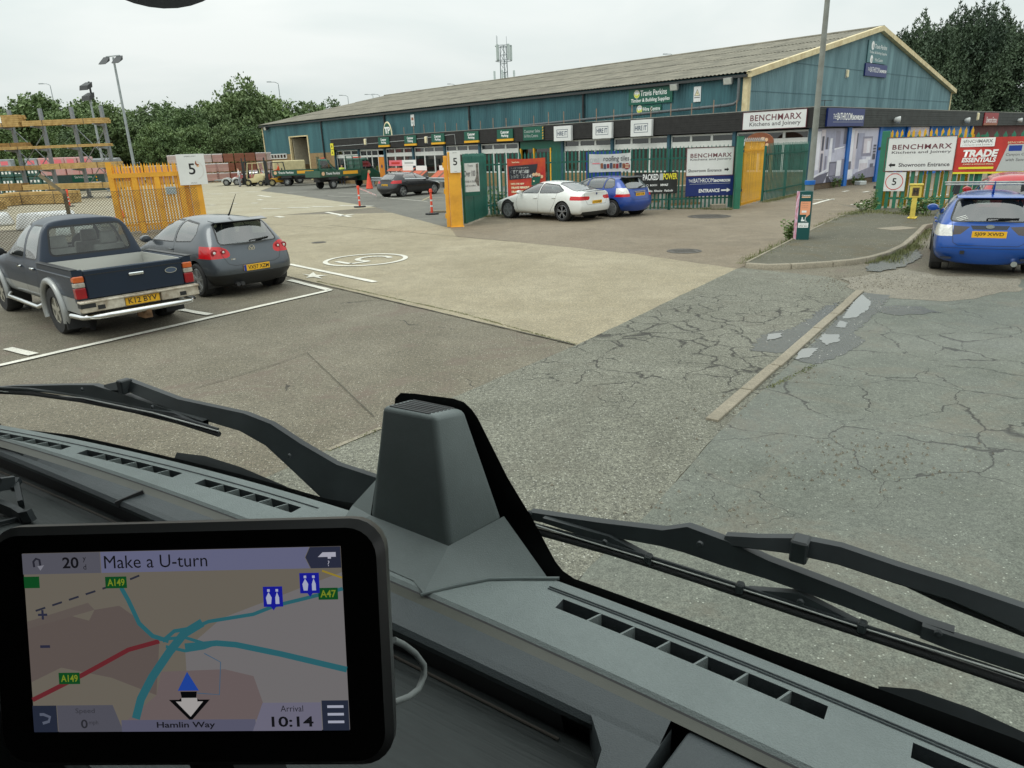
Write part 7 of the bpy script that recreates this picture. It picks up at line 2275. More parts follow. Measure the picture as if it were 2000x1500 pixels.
# ---------------------------------------------------------------- stock in the yard
M_TIMB = mat('sawn_timber', srgb(186, 156, 100), 0.8, 0, 0.16, 3, dirt=srgb(160, 128, 74))
M_TIMD = mat('treated_timber', srgb(158, 124, 72), 0.8, 0, 0.2, 3)
M_RACK = mat('rack_steel', srgb(134, 140, 146), 0.5, 0.2, 0.1)
ra, rb = Vector((-38.304, 59.188, -0.088)[:2]), Vector((-30.607, 58.173, 0.029)[:2])
RKZ = atan2((rb - ra).y, (rb - ra).x)
RL = (rb - ra).length
rk = thing('timber_rack', 'tall grey steel cantilever rack loaded with timber at the far left', 'rack', (ra.x, ra.y, 0), RKZ)
ups = [-2.6, 0, RL * .34, RL * .68, RL]
LV = (0.75, 2.25, 3.8, 5.45)
for x in ups:
 MB().box(x - .1, x + .1, -.12, .12, 0, 6.75).obj('upright', M_RACK, rk)
 for z in LV:
  MB().hexa([(x - .05, -1.3, z - .08), (x + .05, -1.3, z - .08), (x + .05, -.12, z - .2), (x - .05, -.12, z - .2)], [(x - .05, -1.3, z), (x + .05, -1.3, z), (x + .05, -.12, z), (x - .05, -.12, z)]).obj('arm', M_RACK, rk)
 MB().box(x - .1, x + .1, -1.4, .3, 0, .14).obj('foot', M_RACK, rk)
for a, b in ((1, 2), (3, 4)):
 for z0, z1 in ((.9, 3.6), (2.5, 5.2)):
  for q in ((ups[a], ups[b]), (ups[b], ups[a])):
   MB().bar((q[0], .14, z0), (q[1], .14, z1), .05, .05).obj('brace', M_RACK, rk)
RX, RY = Vector((cos(RKZ), sin(RKZ))), Vector((-sin(RKZ), cos(RKZ)))
def timber(label, x0, x1, z, h, dep, m, rows, y0=-.7, group=None, wrap=None):
 """a strapped bundle: each board of the visible face is its own piece"""
 c = ra + RX * x0 + RY * y0
 t = thing('timber_bundle', label, 'timber', (c.x, c.y, z), RKZ, group)
 n = max(1, rows)
 L = x1 - x0
 bh = h / n
 for i in range(n):
  k = max(1, int(dep / .25))
  for j in range(k):
   e0, e1 = rnd.uniform(-.06, .06), rnd.uniform(-.06, .06)
   MB().box(e0, L + e1, -dep / 2 + dep * j / k, -dep / 2 + dep * (j + 1) / k - .01, i * bh + .004, (i + 1) * bh - .006).obj('plank', m, t)
 for x in (L * .25, L * .75):
  MB().box(x, x + .04, -dep / 2 - .008, dep / 2, 0.003, h + .004).obj('strap', M_DKM, t)
 if wrap:
  MB().box(L * .62, L * .76, -dep / 2 - .014, -dep / 2 - .009, h * .35, h * .9).obj('tag', INK['white'], t)
 return t
timber('deep bundle of pale timber with a white tag on the top level of the rack', -4.2, 1.55, LV[3] + .01, .85, .9, M_TIMB, 6, wrap=1)
timber('thin bundle of pale timber across the top level of the rack', 1.75, RL + .8, LV[3] + .01, .38, .8, M_TIMB, 3)
timber('short brown timber bundle at the left end of the third level', -4.2, 1.4, LV[2] + .02, .5, .6, M_TIMD, 3, -.4)
timber('single layer of long pale timber on the third level of the rack', -1.5, RL + .9, LV[2] + .01, .2, .5, M_TIMB, 2, -1.02)
timber('long pale timber bundle on the second level of the rack', 2.6, RL + 1.1, LV[1] + .01, .42, .9, M_TIMB, 3)
timber('weathered timber bundle left of the pale one on the second level', -3.2, 2.5, LV[1] + .01, .34, .7, M_TIMD, 3)
timber('long pale timber bundle on the lowest level of the rack', .6, RL + 1.9, LV[0] + .01, .42, .9, M_TIMB, 3)
timber('brown timber bundle at the left end of the lowest level', -4.0, .5, LV[0] + .01, .55, .8, M_TIMD, 4)
for i, (dx, dy, L, h, m, lab) in enumerate(((-6, -11, 7.5, .6, M_TIMB, 'low stack of yellow timber on the ground nearest the chain link fence'), (-3, -8.5, 9.0, .75, M_TIMB, 'long low stack of yellow timber on the ground before the rack'), (-7, -5.5, 6, .55, M_TIMD, 'brown timber stack on the ground by the rack foot'), (2.5, -13, 6.5, .55, M_TIMB, 'yellow timber stack on the ground left of the yellow gate'), (4.5, -7, 5, .8, M_TIMB, 'yellow timber stack on the ground behind the yellow gate'), (-9.5, -15, 6, .7, M_TIMD, 'dark timber stack at the lower left behind the pickup'))):
 timber(lab, dx, dx + L, 0.05, h, 1.1, m, 4, dy)
def pack_mat(name, c1, c2, film=.35):
 m = bpy.data.materials.new(name)
 m.use_nodes = True
 brick_nodes(m, c1, c2, tuple(x * .8 for x in c1), 1, .44, .14)
 p = m.node_tree.nodes['Principled BSDF']
 p.inputs['Roughness'].default_value = .45
 p.inputs['Coat Weight'].default_value = film
 return m
PKM = [pack_mat('red_brick_pack', srgb(176, 112, 98), srgb(158, 92, 82)), pack_mat('film_wrapped_pack', srgb(200, 160, 150), srgb(188, 142, 134)), pack_mat('brown_brick_pack', srgb(150, 92, 66), srgb(140, 82, 58), 0), pack_mat('pale_pack', srgb(206, 190, 184), srgb(196, 172, 166))]
M_FILM = mat('clear_film', srgb(214, 206, 204), .35, var=.15, scale=4, coat=.5)
M_PALL = mat('pallet_wood', srgb(150, 122, 84), .9, var=.2)
_pk = {}
def brick_pack(label, x, y, z, rz, k, w=1.15, h=1.05, group='brick packs stacked along the back of the yard'):
 t = thing('brick_pack', label, 'brick pack', (x, y, z), rz, group)
 if k not in _pk:
  _pk[k] = (MB().box(-w / 2, w / 2, -.5, .5, .12, h).mesh('pack', PKM[k], bevel=.03), MB().box(-w / 2 - .01, w / 2 + .01, -.51, .51, h - .1, h + .02).mesh('film', M_FILM, bevel=.03),
                  MB().box(-w / 2, w / 2, -.5, .5, .08, .12).box(-w / 2, -w / 2 + .12, -.5, .5, 0, .08).box(-.06, .06, -.5, .5, 0, .08).box(w / 2 - .12, w / 2, -.5, .5, 0, .08).mesh('pallet', M_PALL))
 for me, nm in zip(_pk[k], ('bricks', 'film', 'pallet')):
  if nm == 'film' and k == 2:
   continue
  put(me, nm, t)
 return t
PC_ = {0: 'red', 1: 'pink film wrapped', 2: 'brown unwrapped', 3: 'pale film wrapped'}
pa, pb_ = Vector((-41.702, 87.864, 0.616)[:2]), Vector((-29.661, 91.991, 0.356)[:2])
dv = (pb_ - pa).normalized()
nv = Vector((-dv.y, dv.x))
prz = atan2(dv.y, dv.x)
for i in range(12):
 c = pa + dv * (i * 1.24)
 k = (1, 1, 3, 0, 1, 3, 1, 2, 2, 2, 1, 3)[i]
 for j in range(3 if i > 1 else 2):
  brick_pack('%s brick pack, %s in its stack, %s along the back row' % (PC_[k], ('bottom', 'middle', 'top')[j], ('first', 'second', 'third', 'fourth', 'fifth', 'sixth', 'seventh', 'eighth', 'ninth', 'tenth', 'eleventh', 'last')[i]), c.x, c.y, j * 1.08, prz + rnd.uniform(-.05, .05), k)
for i, (q, k, n) in enumerate(((6.6, 1, 2), (8.0, 1, 2), (9.3, 0, 1), (12.6, 3, 1))):
 c = pa + dv * q - nv * 2.6
 for j in range(n):
  brick_pack('%s brick pack in the front row, %s of stack %s' % (PC_[k], ('bottom', 'top')[j], ('behind the 5 sign', 'by the red pickup', 'low and reddish', 'near the warehouse end')[i]), c.x, c.y, j * 1.08, prz + .05, k)
for i in range(5):
 c = pa - dv * (1.6 + i * 1.3) - nv * 1
 brick_pack('red wrapped pack behind the yellow gate, %s from the tall stacks' % ('first', 'second', 'third', 'fourth', 'fifth')[i], c.x, c.y, 0, prz, 0 if i % 2 else 1)
 brick_pack('pink pack atop a red one behind the yellow gate, %s from the tall stacks' % ('first', 'second', 'third', 'fourth', 'fifth')[i], c.x, c.y, 1.08, prz, 1 if i % 2 else 0)
M_PINK = mat('pink_wrap', srgb(186, 128, 126), .5, var=.25, scale=2.5, coat=.2, dirt=srgb(196, 168, 164))
M_GWR = mat('grey_wrap', srgb(160, 164, 168), .4, var=.25, scale=2, coat=.4)
M_TWR = mat('green_bags', srgb(52, 92, 84), .5, var=.4, scale=2.2)
pb2, pe2 = Vector((-47.091, 69.271, 1.731)[:2]), Vector((-36.686, 71.393, 1.776)[:2])
dv2 = (pe2 - pb2).normalized()
rz2 = atan2(dv2.y, dv2.x)
_bg = {}
for i in range(10):
 for j in range(4):
  if j == 3 and i in (2, 8, 9):
   continue
  m = (M_PINK if j >= 2 and i >= 4 else M_GWR if j == 3 else M_TWR)
  if i >= 5 and j < 2:
   continue
  c = pb2 + dv2 * (i * 1.12 - .3)
  w_ = 'pink film pack' if m is M_PINK else 'grey film pack' if m is M_GWR else 'dark green bag pallet'
  t = thing('wrapped_pack', '%s behind the timber rack, column %s from the left, %s' % (w_, ('one', 'two', 'three', 'four', 'five', 'six', 'seven', 'eight', 'nine', 'ten')[i], ('on the ground', 'second up', 'third up', 'topmost')[j]), 'pallet', (c.x, c.y, j * .82), rz2 + rnd.uniform(-.06, .06), 'wrapped packs behind the timber rack')
  if m.name not in _bg:
   _bg[m.name] = MB().box(-.53, .53, -.5, .5, 0, .78).mesh('pack', m, bevel=.07, seg=2)
  put(_bg[m.name], 'pack', t)
  if m is M_TWR:
   for q in range(3):
    MB().box(-.42 + q * .3, -.26 + q * .3, -.506, -.503, .28, .5).obj('print', INK['white'], t)
  elif j == 3:
   MB().box(-.3, .3, -.506, -.503, .25, .6).obj('print', INK['pink'], t)
for i in range(5):
 pass
kp = Vector((-42.205, 74.182, 0.654)[:2])
t = thing('service_kiosk', 'low green kiosk with grey roof and Customer Service Point board behind the rack', 'kiosk', (kp.x, kp.y, 0), rz2)
MB().box(-3, 3, 0, 2.4, 0, 2.3).obj('wall', mat('kiosk_green', srgb(64, 86, 84), .6, var=.15), t)
MB().hexa([(-3.3, -.4, 2.25), (3.3, -.4, 2.25), (3.3, 2.7, 2.25), (-3.3, 2.7, 2.25)], [(-3.2, -.2, 2.95), (3.2, -.2, 2.95), (3.1, 2.3, 3.1), (-3.1, 2.3, 3.1)]).obj('roof', mat('kiosk_roof', srgb(128, 130, 130), .7, var=.1), t)
MB().box(-1.0, 1.3, -.03, 0, .9, 2.1).obj('board', M_TPG, t)
text('Customer', -.1, 1.78, 1.3, .24, -.036, INK['white'], t)
text('Service Point', 0.05, 1.38, 1.6, .24, -.036, INK['white'], t)
for i in range(4):
 MB().box(1.18, 1.3, -.036, -.031, .95 + i * .3, 1.1 + i * .3).obj('stripe', INK['orange'], t)
MB().box(.4, 1.6, -.04, -.035, .6, .86).obj('notice', INK['white'], t)
for i, (x, y, w_, h_, lab) in enumerate(((-19.5, 31, 2.4, .7, 'white polythene covered stack low behind the chain link fence'), (-23.5, 33, 2.0, .6, 'white sheeted heap at the far left behind the pickup roof'), (-16.2, 27.5, 1.6, .5, 'pale bagged heap behind the grey hatchback'))):
 o = MB().hexa([(-w_ / 2, -.6, 0), (w_ / 2, -.6, 0), (w_ / 2, .6, 0), (-w_ / 2, .6, 0)], [(-w_ * .42, -.42, h_), (w_ * .44, -.48, h_ * .85), (w_ * .4, .4, h_), (-w_ * .44, .45, h_ * .9)]).obj('sheeted_stack', mat('white_sheeting', (.62, .63, .62), .4, var=.15, scale=3), loc=(x, y, 0), rz=.5, bevel=.12, seg=3, smooth=60)
 tag(o, lab, 'stack')
t = thing('bulk_bag', 'green and white printed bulk bag at the far left behind the pickup', 'bag', (-15.6, 19.2, 0), radians(36))
MB().box(-.5, .5, -.45, .45, 0, 1.2).obj('bag', mat('woven_bag', srgb(60, 130, 90), .7, var=.3, scale=4), t, bevel=.12, seg=3, smooth=60)
MB().box(-.4, .4, -.458, -.455, .7, 1.05).obj('print', INK['cream'], t)
text('Rolawn', 0, .88, .7, .2, -.462, INK['green'], t)
c = Vector((-18.646, 35.196, 0.628)[:2])
cone('orange traffic cone left of the yellow gate in the timber yard', c.x, c.y, .95)
bollard('orange bollard with white bands among the timber stacks', *(-27.821, 46.772, 0.592)[:2])
mb = MB()
p0, p1 = Vector((c.x, c.y, .8)), Vector((LG0[0], LG0[1] + .3, 1.35))
pts = [p0.lerp(p1, i / 8) - Vector((0, 0, .25 * sin(pi * i / 8))) for i in range(9)]
mb.grid([[(p.x, p.y, p.z + .05) for p in pts], [(p.x, p.y, p.z - .05) for p in pts]])
tag(mb.obj('barrier_tape', MATS['red_white_tape'], fix=False), 'red and white barrier tape tied to the yellow gate', 'tape')
M_TILE = mat('terracotta_tile', srgb(190, 98, 72), .8, var=.15)
M_TILE2 = mat('brown_tile', srgb(120, 84, 68), .8, var=.15)
_tl = [MB().box(-.14, .14, -.2, .2, 0, .03).mesh('tile', m) for m in (M_TILE, M_TILE2)]
for i, (px, lab, hd) in enumerate(((((34.544, 1.321)), 'tile display stand with a red header beside the orange door', 'pink'), (((32.658, 1.311)), 'tile display stand with a white header left of the yellow pillar', 'white'))):
 t = thing('tile_display', lab, 'display stand', BW(px[0], -1.5, 0), RZ_FRONT)
 for x in (-.9, .9):
  MB().box(x - .03, x + .03, .3, .36, 0, 1.9).obj('post', M_DKM, t)
 MB().box(-.95, .95, .28, .31, 1.55, 2.0).obj('header', INK[hd], t)
 MB().box(-.6, .6, .27, .279, 1.7, 1.85).obj('lettering_strip', INK['red' if i == 0 else 'lightgrey'], t)
 for r in range(2):
  for c_ in range(6):
   o = put(_tl[0], 'tile', t, (-.75 + c_ * .3, .1, .75 + r * .5))
   o.rotation_euler = (.6, 0, 0)
for i, (s_, lab) in enumerate(((32.2, 'pallet of sloping terracotta tiles right of the black hatchback, first'), (30.4, 'pallet of sloping tiles hidden partly by the yellow pillar'), (27.4, 'pallet of sloping terracotta tiles seen through the fence'), (25.4, 'last pallet of sloping terracotta tiles by the green doorway'))):
 t = thing('tile_display', lab, 'display stand', BW(s_, -2.2, 0), RZ_FRONT)
 MB().hexa([(-.85, -.5, 0), (.85, -.5, 0), (.85, .5, 0), (-.85, .5, 0)], [(-.85, -.5, .55), (.85, -.5, .55), (.85, .5, 1.15), (-.85, .5, 1.15)]).obj('base', mat('grey_base', srgb(130, 128, 124), .8, var=.1), t)
 MB().box(-.7, .7, .5, .53, 1.2, 1.55).obj('header', INK['white'], t)
 for r in range(3):
  for c_ in range(6):
   o = put(_tl[(c_ + i) % 5 == 0], 'tile', t, (-.7 + c_ * .28, -.32 + r * .32, .66 + r * .2))
   o.rotation_euler = (.54, 0, 0)
t = tag(MB().box(-.8, .8, -.02, .02, .3, 2.3).obj('display_board', INK['blue'], loc=(4.3, 32.0, 0), rz=-.5), 'bright blue display board behind the white roofing tiles banner', 'board')
for i, x in enumerate((0.62, .95, 1.25)):
 o = MB().box(-.1, .1, -.02, .02, .6, 2.0).obj('white_board', INK['white'], loc=(x - .85, 30.6, 0), rz=.1)
 tag(o, '%s narrow white board standing behind the fence left of the red banner' % ('leftmost', 'middle', 'rightmost')[i], 'board')
for i, (x, y, w_, lab) in enumerate(((7.6, 31.5, 1.2, 'grey block pallet inside the fence below the blue entrance sign'), (6.3, 33.5, 1.2, 'grey block pallet inside the fence behind the black banner'))):
 t = thing('block_pallet', lab, 'pallet', (x, y, 0), .2)
 for q in range(3):
  for r in range(3):
   MB().box(-w_ / 2 + q * .42, -w_ / 2 + q * .42 + .4, -.4, .4, .1 + r * .24, .1 + r * .24 + .22).obj('block', M_KERB, t)
 MB().box(-w_ / 2, w_ / 2 + .1, -.42, .42, 0, .09).obj('pallet', M_PALL, t)
t = tag(MB().box(-.28, .28, -.14, .14, 0, .2).obj('concrete_block', M_KERB, loc=(8.35, 28.55, 0), rz=.1, bevel=.02), 'concrete block lying at the fence foot below the blue entrance sign', 'block')
t = thing('arched_sign', 'brown arched wooden sign above the green fence near the shop corner', 'sign', BW(2.0, -1.6, 0), RZ_FRONT)
MB().prism([(-.75, 1.9)] + [(.75 * cos(a), 2.45 + .45 * sin(a)) for a in [pi - pi * i / 12 for i in range(13)]] + [(.75, 1.9)], -.05, .05).obj('board', mat('brown_signboard', srgb(140, 82, 52), .7, var=.2, scale=4), t)
for x in (-.7, .7):
 MB().box(x - .06, x + .06, -.04, .06, 0, 1.9).obj('post', M_TIMD, t)
tx_ = [(-.4, 2.2), (-.1, 2.22), (.2, 2.3), (.45, 2.3), (.2, 2.6), (.4, 2.55)]
for x, z in tx_:
 v, f = disc(x, z, .09, -.056, 9)
 MB().add(v, f).obj('motif', INK['tan'], t, fix=False)
o = MB().box(-.25, .25, -.2, .2, 0, .22).obj('white_box', INK['lightgrey'], loc=BW(-.5, 5.3, 0), rz=.4, bevel=.03)
tag(o, 'crushed white box on the ground by the printed panels', 'box')
# ---------------------------------------------------------------- trees, weeds, grass
def leaf_mat(name, c, c2, scale=.35):
 m = bpy.data.materials.new(name)
 m.use_nodes = True
 nt = m.node_tree
 p = nt.nodes['Principled BSDF']
 p.inputs['Roughness'].default_value = .65
 tc = nt.nodes.new('ShaderNodeTexCoord')
 nz = nt.nodes.new('ShaderNodeTexNoise')
 nz.inputs['Scale'].default_value = scale
 nz.inputs['Detail'].default_value = 6
 oi = nt.nodes.new('ShaderNodeObjectInfo')
 ad = nt.nodes.new('ShaderNodeMath')
 ad.operation = 'MULTIPLY_ADD'
 ad.inputs[1].default_value = .3
 nt.links.new(tc.outputs['Object'], nz.inputs['Vector'])
 nt.links.new(oi.outputs['Random'], ad.inputs[0])
 nt.links.new(nz.outputs['Fac'], ad.inputs[2])
 cr = nt.nodes.new('ShaderNodeValToRGB')
 cr.color_ramp.elements[0].position, cr.color_ramp.elements[1].position = .4, .85
 cr.color_ramp.elements[0].color, cr.color_ramp.elements[1].color = tuple(c) + (1,), tuple(c2) + (1,)
 nt.links.new(ad.outputs[0], cr.inputs['Fac'])
 nt.links.new(cr.outputs['Color'], p.inputs['Base Color'])
 return m
M_LEAF = leaf_mat('tree_leaves', (.05, .09, .035), (.16, .225, .085))
M_LEAF2 = leaf_mat('light_tree_leaves', (.062, .112, .036), (.19, .27, .095))
M_CONI = leaf_mat('conifer_sprays', (.02, .042, .022), (.07, .11, .055), .5)
M_BARK = mat('bark', srgb(78, 66, 52), .95, var=.3, scale=3)
M_WEED = leaf_mat('weed_leaves', (.07, .13, .03), (.16, .24, .07), 6)
M_GRASS = leaf_mat('verge_grass', (.08, .11, .03), (.2, .2, .08), 1.5)
def crown_mesh(seed, n, lobes, leaf, flat=1.0, up=0.0):
 """leaf-sized faces spread through overlapping lobes; unit: metres, base at z=0"""
 r = random.Random(seed)
 vs, fs = [], []
 tot = sum(l[3] ** 2 for l in lobes)
 for (cx, cy, cz, R) in lobes:
  k = int(n * R * R / tot)
  clumps = []
  for _ in range(max(6, k // 26)):
   u, th = r.uniform(-.75, 1), r.uniform(0, 2 * pi)
   q = sqrt(1 - u * u)
   d = R * r.uniform(.62, 1.08)
   clumps.append((cx + d * q * cos(th), cy + d * q * sin(th), cz + d * u * flat, r.uniform(.35, .8) * R * .36))
  for i in range(k):
   c = clumps[i % len(clumps)]
   d = Vector((r.gauss(0, 1), r.gauss(0, 1), r.gauss(0, .8))) * c[3] * .6
   p = Vector(c[:3]) + d
   nrm = Vector((r.gauss(0, 1), r.gauss(0, 1), r.gauss(.4, 1))).normalized()
   a = nrm.orthogonal().normalized()
   if up:
    a = (a + Vector((0, 0, up))).normalized()
   b = nrm.cross(a).normalized()
   s = leaf * r.uniform(.6, 1.4)
   m = len(vs)
   vs += [p - b * s * .32, p + a * s * .55, p + b * s * .32, p - a * s * .5]
   fs.append((m, m + 1, m + 2, m + 3))
 me = bpy.data.meshes.new('crown')
 me.from_pydata([tuple(v) for v in vs], [], fs)
 return me
def lobes(seed, w, h, n=9, z0=.25):
 r = random.Random(seed)
 out = [(0, 0, h * .55, w * .36)]
 for i in range(n):
  a = r.uniform(0, 2 * pi)
  z = h * r.uniform(z0, .86)
  q = w * .34 * (1.25 - z / h)
  out.append((q * cos(a), q * sin(a), z, w * r.uniform(.17, .30)))
 out.append((r.uniform(-.1, .1) * w, 0, h * .88, w * .14))
 return out
CROWN = []
for i in range(5):
 me = crown_mesh(20 + i, 13000, lobes(i, 9, 10, 10, .12), .35)
 CROWN.append(me)
for i, me in enumerate(CROWN):
 me.materials.append(M_LEAF if i % 2 else M_LEAF2)
TRUNK = MB()
TRUNK.tube([(0, 0, 0), (.05, .02, 2.5), (-.05, .05, 5.2), (0, 0, 7.5)], [.28, .22, .15, .06], 8)
for a, z in ((.4, 2.6), (2.2, 3.2), (3.8, 2.9), (5.2, 4.2), (1.2, 4.6)):
 TRUNK.tube([(0, 0, z), (1.0 * cos(a), 1.0 * sin(a), z + 1.3), (2.0 * cos(a), 2.0 * sin(a), z + 2.7)], [.12, .08, .03], 6)
TRUNK = TRUNK.mesh('trunk', M_BARK, 50)
def tree(label, x, y, h, w, k, rz, group, z=0.0):
 t = thing('tree', label, 'tree', (x, y, z), rz, group)
 o = put(CROWN[k], 'crown', t)
 o.scale = (w / 9, w / 9, h / 10)
 o = put(TRUNK, 'trunk', t)
 o.scale = (h / 10,) * 3
 return t
TB = [((-69.306, 99.536, 10.414), 'tree at the far left edge'), ((-69.714, 107.877, 10.155), 'rounded tree behind the left rack end'), ((-64.514, 103.973, 11.089), 'tall ragged tree behind the rack'), ((-66.448, 112.409, 11.116), 'tree between the two thin lamp columns'), ((-58.037, 101.407, 9.702), 'low broad tree behind the rack braces'),
      ((-57.795, 105.826, 10.321), 'tree behind the stacked floodlights'), ((-51.864, 99.278, 9.635), 'dark tree left of the tall twin floodlight'), ((-53.664, 107.516, 9.063), 'dark tree right of the tall twin floodlight'), ((-48.991, 103.406, 9.376), 'pale spiky tree above the yellow gate'), ((-50.035, 112.226, 10.562), 'tree above the large 5 sign'), ((-42.954, 101.024, 8.546), 'dark tree right of the large 5 sign'),
      ((-43.074, 107.580, 9.256), 'tree left of the tallest one'), ((-43.028, 114.198, 10.156), 'tree under the left shoulder of the tallest one'), ((-38.198, 110.783, 12.566), 'tallest broad tree above the brick packs'), ((-37.513, 116.922, 12.019), 'tall tree right of the tallest one'), ((-36.516, 120.818, 11.058), 'tree next to the warehouse end'), ((-34.821, 124.888, 10.624), 'tree just over the warehouse end roof'), ((-33.278, 131.199, 10.596), 'small tree top over the far roof'),
      ((-33.292, 145.262, 11.711), 'distant tree top over the far roof'), ((-60.893, 90.452, 8.431), 'lower bush like tree at the left edge'), ((-43.461, 94.050, 6.574), 'lower dark tree behind the red packs'), ((-36.101, 98.326, 6.761), 'lower green tree behind the tall packs'), ((-39.006, 93.961, 6.303), 'lower dark tree behind the pink packs'), ((-51.790, 92.213, 7.388), 'lower dark tree behind the kiosk'), ((-33.495, 100.318, 6.416), 'lower green tree beside the warehouse end')]
for i, ((x, y, h), lab) in enumerate(TB):
 r = random.Random(i)
 tree('leafy green ' + lab, x, y, h * 1.03, h * r.uniform(.78, .98), i % 5, r.uniform(0, 6), 'trees along the back of the yard')
CON = []
for i in range(2):
 r = random.Random(50 + i)
 vs, fs = [], []
 for k in range(150):
  f = (k / 150) ** .85
  z, a = 10 * f, k * 2.4 + r.uniform(-.3, .3)
  q = 2.5 * (1 - f ** 2.4) ** .75 * r.uniform(.55, 1.05)
  px, py, L = q * cos(a), q * sin(a), r.uniform(.9, 1.9) * (1 + .7 * f)
  lean = Vector((cos(a), sin(a), 0)) * .25 * L
  for n in range(105):
   t = r.random() ** 1.2
   w = .46 * (1 - t) ** .8 + .03
   c = Vector((px + r.gauss(0, w * .5), py + r.gauss(0, w * .5), z - .5 + L * t)) + lean * (1 - t)
   d = Vector((r.gauss(0, .45), r.gauss(0, .45), 1)).normalized() * r.uniform(.12, .3)
   b = d.cross(Vector((r.gauss(0, 1), r.gauss(0, 1), .2))).normalized() * .05
   m = len(vs)
   vs += [c - b, c + d * .5 - b * .6, c + d, c + b]
   fs.append((m, m + 1, m + 2, m + 3))
 me = bpy.data.meshes.new('crown')
 me.from_pydata([tuple(v) for v in vs], [], fs)
 me.materials.append(M_CONI)
 CON.append(me)
for i, ((x, y, h), w, lab) in enumerate((((46.995, 89.762, 12.710), 8.8, 'dark conifer just behind the gable slope'), ((47.739, 87.880, 13.388), 8.8, 'dark conifer right of the gable slope'), ((48.679, 85.552, 12.722), 8.8, 'dark conifer with a broken top right of the gable'), ((51.933, 88.052, 13.907), 9.4, 'tall dark conifer above the lower gable corner'), ((52.696, 86.076, 14.304), 10.0, 'tallest dark conifer above the red sign'),
         ((56.231, 88.113, 14.092), 10.0, 'dark conifer near the right edge'), ((55.680, 83.232, 12.077), 9.4, 'dark conifer at the right edge'), ((60.109, 85.638, 12.980), 10.0, 'dark conifer cut off by the right edge'), ((49.672, 97.802, 11.541), 7.5, 'low dark conifer peeping over the gable slope'))):
 t = thing('conifer', lab, 'tree', (x, y, 0), i * 1.3, 'tall conifers behind the gable')
 o = put(CON[i % 2], 'crown', t)
 o.scale = (w / 5, w / 5, h / 10.6)
 MB().tube([(0, 0, 0), (0, 0, h * .5)], [.3, .15], 7).obj('trunk', M_BARK, t)
def weed_mesh(seed, n, h, spread, leaf):
 r = random.Random(seed)
 mb = MB()
 for i in range(n):
  a, s = r.uniform(0, 6.28), r.uniform(0, spread)
  x, y = s * cos(a) * .5, s * sin(a) * .5
  tip = Vector((x + s * cos(a) * .8, y + s * sin(a) * .8, h * r.uniform(.5, 1)))
  mb.tube([(x, y, 0), (lerp(x, tip.x, .4), lerp(y, tip.y, .4), tip.z * .55), tip], [.008, .006, .003], 4)
  for k in range(12):
   f = r.uniform(.2, 1)
   p = Vector((x, y, 0)).lerp(tip, f)
   d = Vector((r.gauss(0, 1), r.gauss(0, 1), r.uniform(-.2, .7))).normalized() * leaf * r.uniform(.6, 1.3)
   b = d.cross(Vector((r.gauss(0, 1), r.gauss(0, 1), 1))).normalized() * leaf * .22
   mb.add([p, p + d * .5 + b, p + d, p + d * .5 - b], [(0, 1, 2, 3)])
 return mb
for i, (p, n, h, sp, lf, lab) in enumerate((((-0.485, 29.522), 26, 1.15, .55, .16, 'bushy green weed at the fence foot in front of the white car nose'), ((-0.109, 29.609), 18, .8, .4, .14, 'smaller green weed at the fence foot touching the white car'), ((7.375, 18.650), 16, .55, .25, .12, 'tall thin weeds beside the foot of the notice totem'),
                                       ((12.486, 25.058), 14, .45, .4, .12, 'weeds round the foot of the right green gate post'), ((12.881, 25.317), 14, .7, .2, .08, 'thin dry stalks left of the right green gate post'), ((13.306, 22.971), 20, .6, .5, .14, 'weeds behind the yellow hydrant post'), ((12.927, 23.302), 14, .4, .4, .12, 'low weeds left of the yellow hydrant post'))):
 o = weed_mesh(i, n, h, sp, lf).obj('weed', M_WEED, loc=(p[0], p[1], 0.0 if i < 3 else .09), fix=False)
 tag(o, lab, 'weed')
for i, (t_, lb) in enumerate(((2.7, 'small weed under the shower print, left of the next'), (3.4, 'small weed under the shower print, beside the second blue post'), (5.2, 'small weed left of the crushed white box'), (6.0, 'tall yellowish weed right of the crushed white box'), (6.6, 'last small weed under the basin print'))):
 o = weed_mesh(40 + i, 7, .6, .15, .12).obj('weed', M_WEED, loc=BW(-.15, t_, 0), fix=False)
 tag(o, lb, 'weed', 'weeds along the printed panel plinth')
def tufts(name, spots, n, h, seed):
 r = random.Random(seed)
 vs, fs = [], []
 for (x0, y0, x1, y1, w, z) in spots:
  L = hypot(x1 - x0, y1 - y0)
  for i in range(int(n * max(.3, L))):
   f, q = r.random(), r.gauss(0, w)
   cl = .35 + .65 * abs(sin(f * L * 3.1 + seed)) * r.uniform(.5, 1)
   x = lerp(x0, x1, f) - (y1 - y0) / max(L, .01) * q
   y = lerp(y0, y1, f) + (x1 - x0) / max(L, .01) * q
   a, hh = r.uniform(0, 6.28), h * r.uniform(.3, 1) * cl
   m = len(vs)
   vs += [(x - .008 * sin(a), y + .008 * cos(a), z), (x + .008 * sin(a), y - .008 * cos(a), z), (x + hh * .5 * cos(a), y + hh * .5 * sin(a), z + hh)]
   fs.append((m, m + 1, m + 2))
 o = MB().add(vs, fs).obj(name, M_GRASS, fix=False)
 o['kind'] = 'stuff'
 o['label'] = 'tufts of grass and moss along kerbs, edgings and fence feet'
 return o
g = lambda a, b, w, z=0.0: (a[0], a[1], b[0], b[1], w, z)
